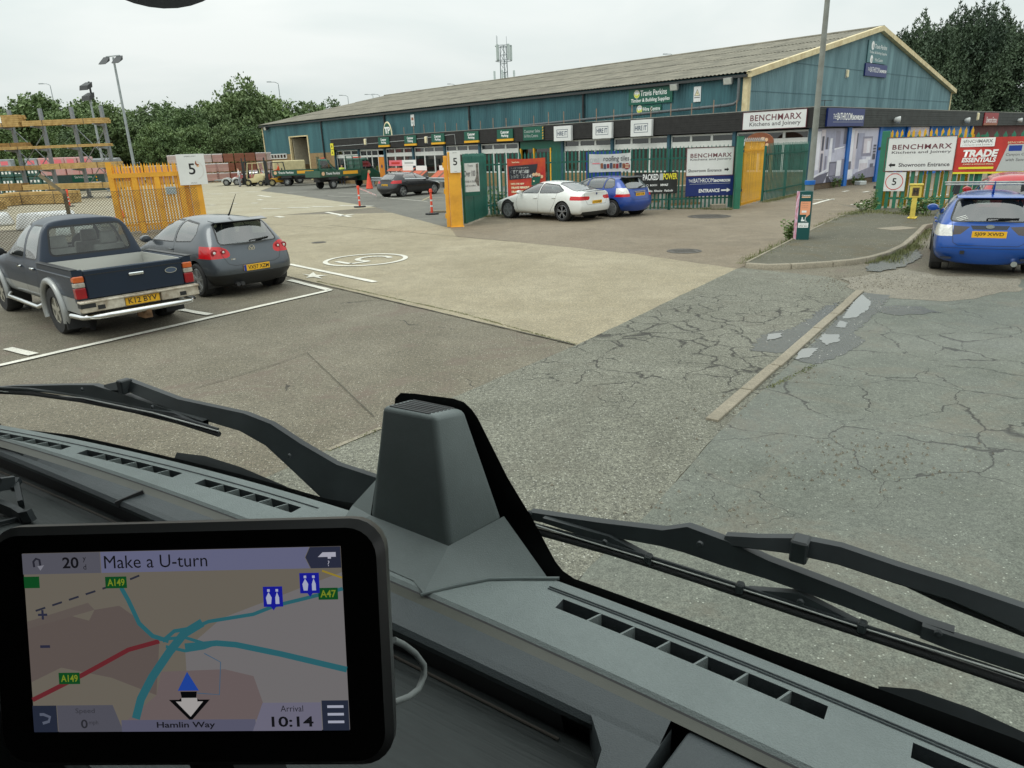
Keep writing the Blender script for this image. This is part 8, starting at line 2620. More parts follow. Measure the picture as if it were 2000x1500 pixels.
tufts('grass', [g((5.047, 14.958), (7.309, 18.238), .12, .03), g((9.200, 21.090), (12.835, 25.777), .1, .03), g((12.318, 24.713), (13.232, 22.470), .18, .09), g((11.051, 23.854), (12.299, 24.318), .25, .08), g((7.510, 14.600), (8.962, 16.084), .06, .0), g((8.942, 16.089), (11.624, 19.733), .10, .0), g((7.873, 14.585), (9.767, 16.947), .1, 0),
    g((-1.081, 28.605), (0.242, 29.226), .15), g((4.258, 31.399), (8.767, 28.029), .07), g((10.945, 30.861), (14.521, 35.401), .12), g((-17, 15.9), (-9, 20.6), .3)], 320, .16, 3)
tufts('moss', [g((0.871, 9.101), (-0.793, 11.301), .015, .004), g((-0.793, 11.301), (-4.025, 14.878), .012, .004), g((-1.267, 6.316), (-1.665, 5.817), .02, .008), g((3.511, 7.813), (2.711, 7.069), .02, .01)], 200, .025, 5)
r = random.Random(9)
vs, fs = [], []
cs = [((6.366, 12.278), .55), ((7.216, 12.514), .6), ((6.125, 12.944), .5), ((7.658, 12.028), .5), ((7.102, 13.186), .5), ((2.108, 6.507), .25), ((3.410, 7.434), .3), ((1.047, 4.586), .35), ((1.499, 4.477), .3), ((2.062, 5.014), .3), ((2.893, 5.232), .5)]
for (c, s) in cs:
 for i in range(150 if s > .4 else 22):
  x, y, q = c[0] + r.gauss(0, s), c[1] + r.gauss(0, s * .5), r.uniform(.006, .018)
  m = len(vs)
  vs += [(x - q, y - q * .6, .008), (x + q, y - q * .5, .008), (x + q * .3, y + q, .008), (x, y, .012 + q)]
  fs += [(m, m + 1, m + 3), (m + 1, m + 2, m + 3), (m + 2, m, m + 3)]
o = MB().add(vs, fs).obj('gravel', M_GRAVEL, fix=False)
o['kind'] = 'stuff'
o['label'] = 'loose pale chippings scattered on the tarmac by the kerb'
# ---------------------------------------------------------------- the lorry cab the picture is taken from
CB = thing('lorry_cab', 'grey lorry cab interior with dashboard, central housing, windscreen and wipers', 'lorry cab', (.041, .736, 0), radians(-34))
def grain(name, c, bump, sc, rough=.6, brushed=False):
 m = bpy.data.materials.new(name)
 m.use_nodes = True
 nt = m.node_tree
 p = nt.nodes['Principled BSDF']
 p.inputs['Roughness'].default_value = rough
 p.inputs['Specular IOR Level'].default_value = .35
 tc = nt.nodes.new('ShaderNodeTexCoord')
 mp = nt.nodes.new('ShaderNodeMapping')
 mp.inputs['Scale'].default_value = (.06, 1, 1) if brushed else (1, 1, 1)
 nt.links.new(tc.outputs['Object'], mp.inputs[0])
 if brushed:
  tx_n = nt.nodes.new('ShaderNodeTexNoise')
  tx_n.inputs['Scale'].default_value = sc
  tx_n.inputs['Detail'].default_value = 4
  src = tx_n.outputs['Fac']
 else:
  tx_n = nt.nodes.new('ShaderNodeTexVoronoi')
  tx_n.inputs['Scale'].default_value = sc
  src = tx_n.outputs['Distance']
 nt.links.new(mp.outputs[0], tx_n.inputs['Vector'])
 b = nt.nodes.new('ShaderNodeBump')
 b.inputs['Strength'].default_value = bump
 b.inputs['Distance'].default_value = .002
 nt.links.new(src, b.inputs['Height'])
 nt.links.new(b.outputs[0], p.inputs['Normal'])
 nz = nt.nodes.new('ShaderNodeTexNoise')
 nz.inputs['Scale'].default_value = 9
 nz.inputs['Detail'].default_value = 8
 nz.inputs['Roughness'].default_value = .7
 nt.links.new(tc.outputs['Object'], nz.inputs['Vector'])
 cr = nt.nodes.new('ShaderNodeValToRGB')
 cr.color_ramp.elements[0].position, cr.color_ramp.elements[1].position = .3, .72
 cr.color_ramp.elements[0].color = tuple(x * .88 for x in c) + (1,)
 cr.color_ramp.elements[1].color = tuple(x * 1.12 for x in c) + (1,)
 nt.links.new(nz.outputs['Fac'], cr.inputs['Fac'])
 mm = nt.nodes.new('ShaderNodeMix')
 mm.data_type, mm.blend_type = 'RGBA', 'MULTIPLY'
 mm.inputs['Factor'].default_value = .18 if not brushed else .6
 nt.links.new(cr.outputs[0], mm.inputs[6])
 c2 = nt.nodes.new('ShaderNodeValToRGB')
 c2.color_ramp.elements[0].color = (.4, .4, .4, 1)
 c2.color_ramp.elements[1].position = .7
 nt.links.new(src, c2.inputs['Fac'])
 nt.links.new(c2.outputs[0], mm.inputs[7])
 nt.links.new(mm.outputs[2], p.inputs['Base Color'])
 return m
M_DTOP = grain('dash_grained_top', (.215, .25, .243), .3, 640, .6)
M_DSM = grain('dash_smooth_grey', (.165, .195, .19), .12, 700, .5)
M_DLED = grain('dash_dark_ledge', (.07, .083, .087), .2, 600, .45)
M_DSTR = grain('dash_brown_strip', (.085, .088, .074), .1, 700, .55)
M_TRAY = grain('dash_brushed_tray', (.042, .05, .049), .6, 200, .6, True)
M_FRIT = mat('black_screen_edge', (.004, .004, .0045), .5, var=0, spec=.2)
M_WIPE = mat('wiper_black', (.026, .032, .034), .5, var=.15, scale=14)
M_CABIN = mat('cab_lining', (.02, .021, .02), .9, var=.15, scale=2)
fe = lambda x: -.0894 * x * x - .0327 * x + .0082
fs = lambda x: -.0621 * x * x - .0501 * x - .0993
fp = lambda x: -.0633 * x * x - .0468 * x - .1168
fl = lambda x: -.0243 * x * x - .0291 * x - .1548
VENTS = [(-1.225, -1.0), (-.955, -.70), (-.645, -.425), (.026, .318), (.388, .68)]
xs = sorted(set([round(-1.5 + .05 * i, 3) for i in range(49)] + [v for r_ in VENTS for v in r_]))
POCK0, POCK1 = -1.5, .125
def lane(name, f0, z0, f1, z1, m, hole=False, xa=-9, xb=9):
 mb = MB()
 for a, b in zip(xs, xs[1:]):
  if b <= xa or a >= xb:
   continue
  if hole and any(a >= v0 - 1e-6 and b <= v1 + 1e-6 for v0, v1 in VENTS):
   continue
  mb.add([(a, f0(a), z0), (b, f0(b), z0), (b, f1(b), z1), (a, f1(a), z1)], [(3, 2, 1, 0)])
 return mb
vb, vf = (lambda x: fe(x) - .028), (lambda x: fe(x) - .047)
mb = MB()
for q in (lane('', lambda x: fe(x) + .05, 1.955, lambda x: fe(x) + .012, 1.990, 0), lane('', lambda x: fe(x) + .012, 1.990, fe, 1.999, 0), lane('', fe, 1.999, vb, 2.0, 0), lane('', vb, 2.0, vf, 2.0, 0, True), lane('', vf, 2.0, lambda x: fs(x) + .004, 2.0, 0), lane('', lambda x: fs(x) + .004, 2.0, fs, 1.9965, 0)):
 mb.add(q.v, q.f)
mb.obj('dashboard', M_DTOP, CB, smooth=50)
mb = lane('', fs, 1.9965, lambda x: fs(x) - .002, 1.9955, 0)
mb.obj('dash_groove', M_HUB, CB)
mb = lane('', lambda x: fs(x) - .002, 1.9955, fp, 1.9975, 0)
mb.obj('dash_strip', M_DSTR, CB)
mb = MB()
for f0, z0, f1, z1 in ((fp, 1.9975, lambda x: fl(x) + .012, 1.9935), (lambda x: fl(x) + .012, 1.9935, lambda x: fl(x) + .004, 1.991), (lambda x: fl(x) + .004, 1.991, fl, 1.985), (fl, 1.985, lambda x: fl(x) + .001, 1.978)):
 q = lane('', f0, z0, f1, z1, 0, xb=.2)
 mb.add(q.v, q.f)
mb.obj('dash_ledge', M_DLED, CB, smooth=60)
mb = lane('', lambda x: fl(x) + .001, 1.978, lambda x: fl(x) + .012, 1.93, 0, xb=.1)  # drop below the ledge, coloured black to stand in for its shadow
mb.obj('dash_pocket_shade', M_HUB, CB)
mb = MB()
fk_ = lambda x: -.62
for f0, z0, f1, z1 in ((lambda x: fl(x) + .02, 1.950, lambda x: fl(x) - .004, 1.951), (lambda x: fl(x) - .004, 1.951, lambda x: fl(x) - .012, 1.945), (lambda x: fl(x) - .012, 1.945, lambda x: -.42, 1.940), (lambda x: -.42, 1.940, lambda x: -.43, 1.93), (lambda x: -.43, 1.93, lambda x: -.44, 1.6)):
 q = lane('', f0, z0, f1, z1, 0)
 mb.add(q.v, q.f)
mb.obj('dash_tray', M_TRAY, CB, smooth=40)
MB().tube([(x, fl(x) - .004, 1.952) for x in [POCK0 + .05 * i for i in range(33)]], .0016, 6).obj('tray_lip', mat('lip_brown', srgb(84, 80, 74), .4, var=0), CB)
def pl(y0, x_):
 return y0
P2 = lambda *q: [(a, b) for a, b, c in q]
pts = [(.128, fl(.128) + .008)] + P2((0.148, -0.174, 1.990), (0.158, -0.186, 1.990), (0.163, -0.207, 1.990), (0.160, -0.259, 1.990), (0.195, -0.237, 1.990), (0.199, -0.182, 1.990), (0.202, -0.131, 1.990)) + [(.2, fl(.2) + .008)]
MB().prism(pts, 1.93, 1.9915, 'z').obj('dash_ledge', M_DLED, CB, bevel=.003, seg=3, smooth=40)
pts = P2((0.237, -0.109, 1.995), (0.218, -0.123, 1.995), (0.216, -0.131, 1.995), (0.210, -0.184, 1.995), (0.207, -0.234, 1.995)) + [(.3, -.35), (.9, -.35), (.9, fp(.9) - .001), (.5, fp(.5) - .001), (.35, fp(.35) - .001)]
MB().prism(pts, 1.93, 1.9945, 'z').obj('dash_ledge', M_DLED, CB, bevel=.004, seg=3, smooth=40)
MB().bar((-.715, fl(-.715) - .002, 1.986), (-.69, fp(-.69), 1.998), .004, .012).obj('joint', M_HUB, CB)
MB().tube([(x, fe(x) - .020, 2.0002) for x in [.0 + .04 * i for i in range(20)]], .0011, 5).tube([(x, fe(x) - .016, 2.0002) for x in [.0 + .04 * i for i in range(20)]], .0011, 5).obj('stitch_line', M_DLED, CB)
MB().tube([(x, fe(x) - .018, 2.0002) for x in [-1.35 + .05 * i for i in range(20)]], .0012, 5).obj('stitch_line', M_DLED, CB)
for v0, v1 in VENTS:
 n = 7 if v0 > 0 else 6
 mb = MB()
 xx = [lerp(v0, v1, i / 12) for i in range(13)]
 for f_ in (vb, vf):
  mb.grid([[(x, f_(x), 2.0) for x in xx], [(x, f_(x), 1.965) for x in xx]])
 mb.grid([[(x, vb(x), 1.966) for x in xx], [(x, vf(x), 1.966) for x in xx]])
 for x in (v0, v1):
  mb.add([(x, vb(x), 2.0), (x, vf(x), 2.0), (x, vf(x), 1.965), (x, vb(x), 1.965)], [(0, 1, 2, 3)])
 t = mb.obj('vent_grille', M_DLED, CB, fix=False)
 for i in range(1, n):
  x = lerp(v0, v1, i / n)
  MB().hexa([(x - .0012, vf(x), 1.97), (x + .0012, vf(x), 1.97), (x + .0092, vb(x), 1.97), (x + .0068, vb(x), 1.97)], [(x - .0012, vf(x), 1.9995), (x + .0012, vf(x), 1.9995), (x + .0092, vb(x), 1.9995), (x + .0068, vb(x), 1.9995)]).obj('slat', M_DTOP, t)
FL, FR, BR, BL = (-.277, -.0232, 2.020), (-.1355, -.0292, 2.018), (-.084, .022, 2.050), (-.315, .03, 2.042)
TL, TR, TBR, TBL = (-.229, -.03, 2.199), (-.143, -.03, 2.201), (-.1375, .024, 2.193), (-.226, .024, 2.193)
ht = MB().hexa([FL, FR, BR, BL], [TL, TR, TBR, TBL]).obj('sensor_housing', M_DSM, CB, bevel=.0075, seg=4, smooth=50)
sk = MB()
A0, A1, A2, A3 = (-.012, .006, 2.002), (-.071, -.034, 2.0015), (-.122, -.097, 2.001), (-.150, -.083, 2.001)
up_ = lambda p: (p[0], p[1], p[2] + .008)
FR, BR, FL, BL = up_(FR), up_(BR), up_(FL), up_(BL)
sk.add([FR, BR, A0, A1, A2, A3, (-.31, -.075, 2.001), FL, (-.36, .02, 2.001), BL], [(0, 1, 2), (0, 2, 3), (0, 3, 4), (0, 4, 5), (0, 5, 6, 7), (7, 6, 8), (7, 8, 9)])
sk.obj('housing_base', M_DSM, CB, smooth=25)
MB().tube([(.002, .012, 2.001), (-.04, -.014, 2.0015), A1, (-.098, -.066, 2.0015), (-.124, -.1, 2.0)], .0022, 6).obj('base_bead', M_DSM, CB, smooth=60)
mb = MB()
for i in range(7):
 f = .12 + i * .125
 a, b = mix3(TL, TBL, f), mix3(TR, TBR, f)
 a, b = mix3(a, b, .1), mix3(a, b, .86)
 mb.bar((a[0], a[1], a[2] + .0003), (b[0], b[1], b[2] + .0003), .0028, .001)
mb.obj('top_grille', M_HUB, ht)
wy = lambda x, z: fe(x) + .036 - .09 * (z - 2.0) - .4 * max(0, z - 2.22)
fz = sorted([(-1.368, -0.055, 1.970), (-1.102, -0.020, 1.984), (-0.838, 0.016, 1.981), (-0.638, 0.036, 1.981), (-0.443, 0.044, 1.980)] + [(-0.017, 0.044, 1.978), (0.130, 0.036, 1.983), (0.247, 0.030, 1.985), (0.369, 0.022, 1.990), (0.463, 0.010, 1.995)])
hump = [(-.355, 1.99), (-.33, 2.0), (-.315, 2.03), (-.268, 2.165), (-.262, 2.185), (-.25, 2.195), (-.225, 2.198), (-.16, 2.202), (-.143, 2.2), (-.132, 2.192), (-.124, 2.182), (-.086, 2.105), (-.052, 2.052), (-.03, 2.012), (-.022, 1.998), (-.012, 1.988), (.004, 1.982)]
line = [(x, z) for x, _, z in fz if x < -.37] + hump + [(x, z) for x, _, z in fz if x > .01]
line = [(-1.42, line[0][1] - .03)] + line + [(.98, line[-1][1] - .05)]
dens = []
for (x0, z0), (x1, z1) in zip(line, line[1:]):
 k = max(1, int((x1 - x0) / .04))
 dens += [(lerp(x0, x1, i / k), lerp(z0, z1, i / k)) for i in range(k)]
dens.append(line[-1])
rows = [[(x, wy(x, zz), zz) for x, zz in [(x, lerp(1.86, z, f)) for x, z in dens]] for f in (0, .4, .8, 1)]
o = MB().grid(rows).obj('windscreen_edge', M_FRIT, CB, fix=False)
M_SCR = bpy.data.materials.new('windscreen_glass')
M_SCR.use_nodes = True
_n = M_SCR.node_tree
_n.nodes.clear()
_o, _t = _n.nodes.new('ShaderNodeOutputMaterial'), _n.nodes.new('ShaderNodeBsdfTransparent')
_t.inputs['Color'].default_value = (.945, .975, .958, 1)
_n.links.new(_t.outputs[0], _o.inputs['Surface'])
gx = [-1.42 + .1 * i for i in range(25)]
MB().grid([[(x, wy(x, z) + .003, z) for x in gx] for z in (1.86, 2.22, 2.6, 3.12)]).obj('windscreen', M_SCR, CB, fix=False)
mb = MB()
top = lambda x: wy(x, 3.12)
mb.box(-1.45, 1.0, -1.95, -1.9, 1.0, 3.2).box(-1.45, 1.0, -1.9, -.55, 3.18, 3.24).box(-1.45, 1.0, -1.9, .1, 1.0, 1.05)
mb.box(-1.47, -1.42, -1.9, -.12, 1.0, 2.15).box(-1.47, -1.42, -1.9, -.85, 2.15, 3.2).box(-1.47, -1.42, -.85, -.25, 2.7, 3.2)  # unseen shell, put in to block light; side windows kept small for a dark cab
mb.box(.98, 1.03, -1.9, -.05, 1.0, 2.15).box(.98, 1.03, -1.9, -.85, 2.15, 3.2).box(.98, 1.03, -.85, -.25, 2.7, 3.2)
mb.obj('cab_shell', M_CABIN, CB)
mb = MB()
mb.grid([[(x, top(x) + .01, 3.12) for x in gx], [(x, top(x) - .08, 3.17) for x in gx], [(x, -.58, 3.2) for x in gx]])
mb.obj('header_rail', M_CABIN, CB, fix=False)
for x in (-1.43, .99):
 MB().bar((x, wy(x, 1.9), 1.86), (x, wy(x, 2.2), 2.2), .07, .09, (0, 1, 0)).bar((x, wy(x, 2.2), 2.2), (x, wy(x, 3.15), 3.15), .07, .09, (0, 1, 0)).obj('windscreen_pillar', M_CABIN, CB)
MB().grid([[(x, fe(x) + .06, 1.84) for x in gx], [(x, fe(x) + .12, 1.78) for x in gx], [(x, fe(x) + .13, .5) for x in gx]]).obj('front_panel', mat('lorry_front', (.06, .062, .06), .5, var=.1), CB, fix=False)
a, b, c, d = (0.350, 0.100, 1.932), (0.385, 0.100, 1.944), (0.436, 0.100, 1.943), (0.480, 0.090, 1.943)
mb = MB().grid([[a, b, c, d], [(p[0] + .01, p[1] - .03, p[2] - .03) for p in (a, b, c, d)], [(p[0] + .01, p[1] - .06, p[2] - .12) for p in (a, b, c, d)]])
mb.obj('wiper_cowl', M_WIPE, CB, smooth=60, fix=False)
a, b, c, d = (-0.890, 0.060, 1.958), (-0.811, 0.070, 1.964), (-0.718, 0.080, 1.958), (-0.591, 0.080, 1.949)
MB().grid([[a, b, c, d], [(p[0], p[1] - .02, p[2] - .03) for p in (a, b, c, d)], [(p[0], p[1] - .03, p[2] - .1) for p in (a, b, c, d)]]).obj('wiper_cowl', M_WIPE, CB, smooth=60, fix=False)
def ribbon(pts, ws, th=.006, tilt=.25):
 """flat bar standing on the glass: its face looks at the cab, w tall in z"""
 mb = MB()
 rows = [[], [], [], []]
 for (p, w) in zip(pts, ws):
  x, y, z = p
  rows[0].append((x, y - th / 2 + tilt * w, z + w / 2))
  rows[1].append((x, y + th / 2 + tilt * w, z + w / 2))
  rows[2].append((x, y + th / 2, z - w / 2))
  rows[3].append((x, y - th / 2, z - w / 2))
 return mb.grid(rows + [rows[0]])
def rivet(mb, p, r=.004):
 return mb.lathe([(r, 0), (r * .8, -.003), (0, -.004)], 10, 'y', (p[0], p[1] - .006, p[2]))
def wiper(label, arm, aw, bridge, bw, links, rubber, spine, rv, clip):
 w = bpy.data.objects.new('wiper', None)
 COL.objects.link(w)
 w.parent = CB
 ribbon(arm, aw, .012, .5).obj('wiper_arm', M_WIPE, w, bevel=.0015, smooth=40)
 mb = ribbon(bridge, bw, .012)
 for p in rv:
  rivet(mb, p)
 mb.obj('blade_bridge', M_WIPE, w, smooth=40)
 for pts, ws in links:
  ribbon(pts, ws, .009).obj('blade_link', M_WIPE, w, smooth=40)
 MB().tube(rubber, .0048, 8).obj('wiper_rubber', M_RUB, w, smooth=60)
 MB().tube(spine, .0014, 6).obj('blade_spine', M_ALU, w, smooth=60)
 MB().tube([(p[0], p[1] - .0, p[2] + .009) for p in rubber], .0026, 6).obj('blade_spine', M_WIPE, w)
 for p in clip:
  g_ = .8 if p is clip[0] else .4
  MB().box(p[0] - .011 * g_, p[0] + .011 * g_, p[1] - .016 * g_, p[1] + .012 * g_, p[2] - .016 * g_, p[2] + .016 * g_).obj('clip', M_WIPE, w, bevel=.002)
 return w
Y = .078
wiper('', [(0.179, 0.082, 2.072), (0.216, 0.080, 2.080), (0.254, 0.078, 2.089), (0.298, 0.078, 2.091), (0.351, 0.078, 2.086), (0.399, 0.078, 2.083), (0.461, 0.078, 2.072)], [.010, .012, .016, .017, .016, .015, .020],
      [(-0.080, 0.078, 2.035), (0.022, 0.078, 2.045), (0.107, 0.078, 2.056), (0.136, 0.076, 2.063), (0.184, 0.076, 2.059), (0.229, 0.078, 2.053), (0.308, 0.078, 2.045), (0.380, 0.078, 2.035), (0.407, 0.078, 2.035)], [.010, .015, .019, .030, .028, .020, .017, .014, .012],
      [([(-0.054, 0.070, 2.039), (0.041, 0.070, 2.037), (0.095, 0.070, 2.028)], [.006, .010, .004]), ([(0.211, 0.070, 2.024), (0.265, 0.070, 2.032), (0.328, 0.070, 2.021)], [.004, .013, .005]), ([(0.380, 0.070, 2.036), (0.411, 0.070, 2.033), (0.468, 0.070, 2.031)], [.012, .014, .014])],
      [(-0.068, 0.066, 2.020), (0.050, 0.066, 2.023), (0.148, 0.066, 2.021), (0.262, 0.066, 2.017), (0.338, 0.066, 2.015), (0.406, 0.066, 2.013), (0.471, 0.066, 2.010)], [(-0.063, 0.064, 2.030), (0.084, 0.064, 2.029), (0.235, 0.064, 2.026), (0.337, 0.064, 2.023), (0.469, 0.064, 2.021)],
      [(0.157, 0.070, 2.069), (0.040, 0.066, 2.038), (0.269, 0.066, 2.035), (0.394, 0.072, 2.041), (-0.073, 0.072, 2.045)], [(0.260, 0.080, 2.087), (0.095, 0.066, 2.029), (0.204, 0.066, 2.027), (0.329, 0.066, 2.024)])
MB().tube([(0.351, 0.085, 2.080), (0.397, 0.085, 2.068), (0.464, 0.085, 2.057)], .006, 8).obj('washer_hose', M_RUB, CB, smooth=60)
wiper('', [(-0.987, 0.000, 2.095), (-0.918, 0.005, 2.110), (-0.786, 0.020, 2.087), (-0.642, 0.045, 2.073), (-0.584, 0.050, 2.059), (-0.533, 0.060, 2.023), (-0.470, 0.070, 1.983), (-0.374, 0.080, 1.958), (-0.317, 0.090, 1.914)], [.012, .018, .021, .028, .034, .044, .060, .078, .08],
      [(-1.415, -0.050, 2.039), (-1.281, -0.040, 2.061), (-1.077, -0.020, 2.084), (-1.008, -0.010, 2.088), (-0.929, 0.000, 2.081), (-0.830, 0.010, 2.075), (-0.711, 0.022, 2.067)], [.006, .009, .018, .024, .022, .016, .010],
      [([(-0.863, -0.000, 2.072), (-0.779, 0.008, 2.073), (-0.693, 0.018, 2.061)], [.006, .012, .006])], [(-1.416, -0.060, 2.038), (-1.200, -0.045, 2.063), (-1.045, -0.020, 2.066), (-0.901, -0.000, 2.064), (-0.767, 0.008, 2.064), (-0.659, 0.012, 2.060)],
      [(-1.370, -0.065, 2.049), (-1.038, -0.022, 2.073), (-0.827, -0.002, 2.073), (-0.654, 0.010, 2.067)], [(-1.013, -0.022, 2.096), (-0.821, 0.002, 2.086), (-0.522, 0.050, 2.038)], [(-0.915, 0.004, 2.109)])
mp = (-0.613, 1.450, 2.903)
t = thing('kerb_mirror', 'black rimmed round mirror hanging over the top edge of the view', 'mirror', mp)
mb = MB().lathe([(.142, .012), (.131, .03), (.108, .012), (.108, 0)], 40, 'y').lathe([(.142, .012), (.12, .05), (0, .075)], 40, 'y')
mb.obj('rim', M_TRIM, t, smooth=60).scale = (1.06, 1, 1)
MB().lathe([(.109, .0), (.06, -.006), (0, -.008)], 36, 'y', (0, .012, 0)).obj('mirror_glass', mat('convex_mirror', (.5, .5, .42), .08, .9, 0), t, smooth=60).scale = (1.06, 1, 1)
t.rotation_euler = (-.25, 0, radians(24))
MB().tube([(0, .06, .1), (.02, .02, .3), (.3, -.2, .5)], .014, 8).obj('mirror_arm', M_TRIM, t)
# ---------------------------------------------------------------- sat nav on the dash
GP = thing('sat_nav', 'black sat nav showing a road map and a Make a U-turn banner', 'sat nav', (-.1592, .2815, 2.2846))
GP.matrix_world = Matrix.Translation((-.1592, .2815, 2.2846)) @ Matrix.Rotation(radians(-3.9), 4, 'Z') @ Matrix.Rotation(radians(-15.9), 4, 'X') @ Matrix.Rotation(radians(-1.4), 4, 'Y')
M_GPS = mat('sat_nav_black', (.017, .018, .018), .36, var=.05)
M_GPSF = mat('sat_nav_face', (.004, .004, .004), .3, var=0, spec=.25)
def rr(x0, x1, z0, z1, r, n=6):
 out = []
 for cx, cz, a in ((x1 - r, z1 - r, 0), (x0 + r, z1 - r, pi / 2), (x0 + r, z0 + r, pi), (x1 - r, z0 + r, 1.5 * pi)):
  out += [(cx + r * cos(a + pi / 2 * i / n), cz + r * sin(a + pi / 2 * i / n)) for i in range(n + 1)]
 return out
mb = MB()
prof = [(.0, .0), (.0035, .0035), (.0035, .008), (.001, .019), (-.010, .024)]
rows = []
for g_, y in prof:
 rows.append([(x, y, z) for x, z in rr(-.0975 - g_ + .0035, .0975 + g_ - .0035, -.0625 - g_ + .0035, .0555 + g_ - .0035, .016)])
mb.grid(rows, close=True)
n_ = len(rows[0])
mb.f.append(tuple(len(mb.v) - n_ + i for i in range(n_)))
mb.k.append(0)
mb.obj('casing', M_GPS, GP, smooth=40)
MB().add([(x, .0, z) for x, z in rr(-.094, .094, -.059, .052, .014)], [tuple(range(28))]).obj('bezel', M_GPSF, GP)
MB().bar((0, .02, -.03), (.02, .09, -.25), .03, .03).lathe([(.04, 0), (.04, .01), (.02, .03)], 20, 'z', (.02, .09, -.28)).obj('mount', M_GPS, GP)
SCN = bpy.data.objects.new('screen', None)
COL.objects.link(SCN)
SCN.parent = GP
LED = {}
def led(r_, g_, b_):
 k = (r_, g_, b_)
 if k not in LED:
  m = bpy.data.materials.new('display_colour')
  m.use_nodes = True
  nt = m.node_tree
  p = nt.nodes['Principled BSDF']
  p.inputs['Base Color'].default_value = (.004, .004, .004, 1)
  p.inputs['Roughness'].default_value = .35
  p.inputs['Specular IOR Level'].default_value = .15
  p.inputs['Emission Color'].default_value = srgb(*k) + (1,)
  p.inputs['Emission Strength'].default_value = .8
  LED[k] = m
 return LED[k]
SW, SH = .155, .087
_ly = [0]
def sp(name, pts, c):
 _ly[0] += 1
 return MB().add([((u - .5) * SW, -.0003 - _ly[0] * .00001, (v - .5) * SH) for u, v in pts], [tuple(range(len(pts)))]).obj(name, led(*c), SCN, fix=False)
def road(pts, w, c, name='road'):
 P = [Vector((u * SW, v * SH)) for u, v in pts]
 l, r_ = [], []
 for i, p in enumerate(P):
  d = (P[min(i + 1, len(P) - 1)] - P[max(i - 1, 0)]).normalized()
  n = Vector((-d.y, d.x)) * w * SW / 2
  l.append((p + n) )
  r_.append((p - n))
 _ly[0] += 1
 y = -.0003 - _ly[0] * .00001
 rows = [[(q.x - SW / 2, y, q.y - SH / 2) for q in s] for s in (l, r_)]
 return MB().grid(rows).obj(name, led(*c), SCN, fix=False)
def stx(body, u, v, w, h, c, bold=0):
 _ly[0] += 1
 return text(body, (u - .5) * SW, (v - .5) * SH, w * SW if w else None, h * SH if h else None, -.0003 - _ly[0] * .00001, led(*c), SCN, bold=bold)
S4 = lambda a, b, c, d: [(a, c), (b, c), (b, d), (a, d)]
sp('map', S4(0, 1, 0, 1), (110, 104, 94))
sp('map', [(.5, 0), (1, 0), (1, .86), (.62, .62), (.5, .45)], (118, 115, 116))
sp('built_up_area', [(0, .28), (.1, .36), (.26, .3), (.4, .2), (.42, .5), (.36, .62), (.3, .7), (.22, .68), (.2, .62), (.12, .66), (.0, .62)], (98, 88, 84))
sp('built_up_area', [(.3, .06), (.34, .06), (.75, .06), (.71, .3), (.62, .34), (.42, .33), (.4, .2)], (110, 98, 98))
sp('built_up_area', [(0, .62), (.2, .72), (.22, .68), (0, .58)], (100, 91, 86))
for i in range(5):
 u = .03 + i * .055
 road([(u, .68 + .029 * i), (u + .032, .697 + .029 * i)], .006, (44, 46, 60), 'boundary')
road([(.34, .845), (.37, .865)], .006, (44, 46, 60), 'boundary')
TE = (44, 100, 110)
road([(0, .18), (.17, .32), (.32, .455), (.42, .5)], .014, (106, 40, 46))
road([(.31, .80), (.33, .73), (.36, .60), (.40, .53), (.45, .5)], .014, TE)
road([(1.0, .77), (.88, .72), (.79, .685), (.72, .64), (.58, .605), (.53, .57)], .011, TE)
road([(1.0, .33), (.8, .42), (.66, .475), (.6, .485), (.5, .47)], .018, TE)
road([(.33, .07), (.35, .18), (.39, .3), (.45, .44), (.50, .54), (.56, .6)], .026, TE)
road([(.43, .5), (.47, .555), (.53, .57), (.56, .585)], .012, TE)
road([(.44, .47), (.5, .445), (.56, .46), (.6, .485)], .010, TE)
road([(.42, .51), (.5, .52), (.57, .48)], .010, TE)
road([(.56, .43), (.61, .38), (.6, .2), (.53, .21)], .003, (70, 96, 120))
road([(.94, .87), (1.0, .83)], .006, (150, 130, 50))
for u, v, w, s in ((.295, .83, .068, 'A149'), (.955, .745, .06, 'A47'), (.125, .30, .068, 'A149'), (.025, .84, .05, '')):
 sp('road_shield', S4(u - w / 2, u + w / 2, v - .032, v + .032), (16, 74, 34))
 if s:
  stx(s, u, v, w * .8, .04, (120, 136, 40), .02)
for u, v in ((.785, .73), (.9, .80)):
 sp('toilets_flag', [(u - .03, v - .05), (u - .008, v - .05), (u, v - .07), (u + .008, v - .05), (u + .03, v - .05), (u + .03, v + .06), (u - .03, v + .06)], (26, 30, 150))
 for q in (-.013, .013):
  sp('figure', [(u + q - .006, v - .035), (u + q + .006, v - .035), (u + q + (.009 if q < 0 else .006), v + .0), (u + q, v + .03), (u + q - (.009 if q < 0 else .006), v + .0)], (170, 176, 200))
  sp('figure', S4(u + q - .004, u + q + .004, v + .032, v + .046), (170, 176, 200))
sp('vehicle_arrow', [(.478, .22), (.53, .22), (.525, .16), (.483, .16)], (8, 8, 10))
sp('vehicle_arrow', [(.47, .225), (.537, .225), (.503, .33)], (34, 70, 156))
sp('vehicle_arrow', [(.44, .175), (.472, .175), (.485, .19), (.525, .19), (.535, .175), (.57, .175), (.506, .055)], (8, 8, 10))
sp('vehicle_arrow', [(.462, .165), (.48, .165), (.48, .185), (.53, .185), (.53, .165), (.548, .165), (.506, .08)], (170, 166, 164))
BAR = (104, 106, 134)
sp('banner_bar', S4(0, .25, .885, 1), (88, 88, 98))
sp('banner_bar', [(.252, .885), (.905, .885), (.89, .945), (.905, 1), (.252, 1)], BAR)
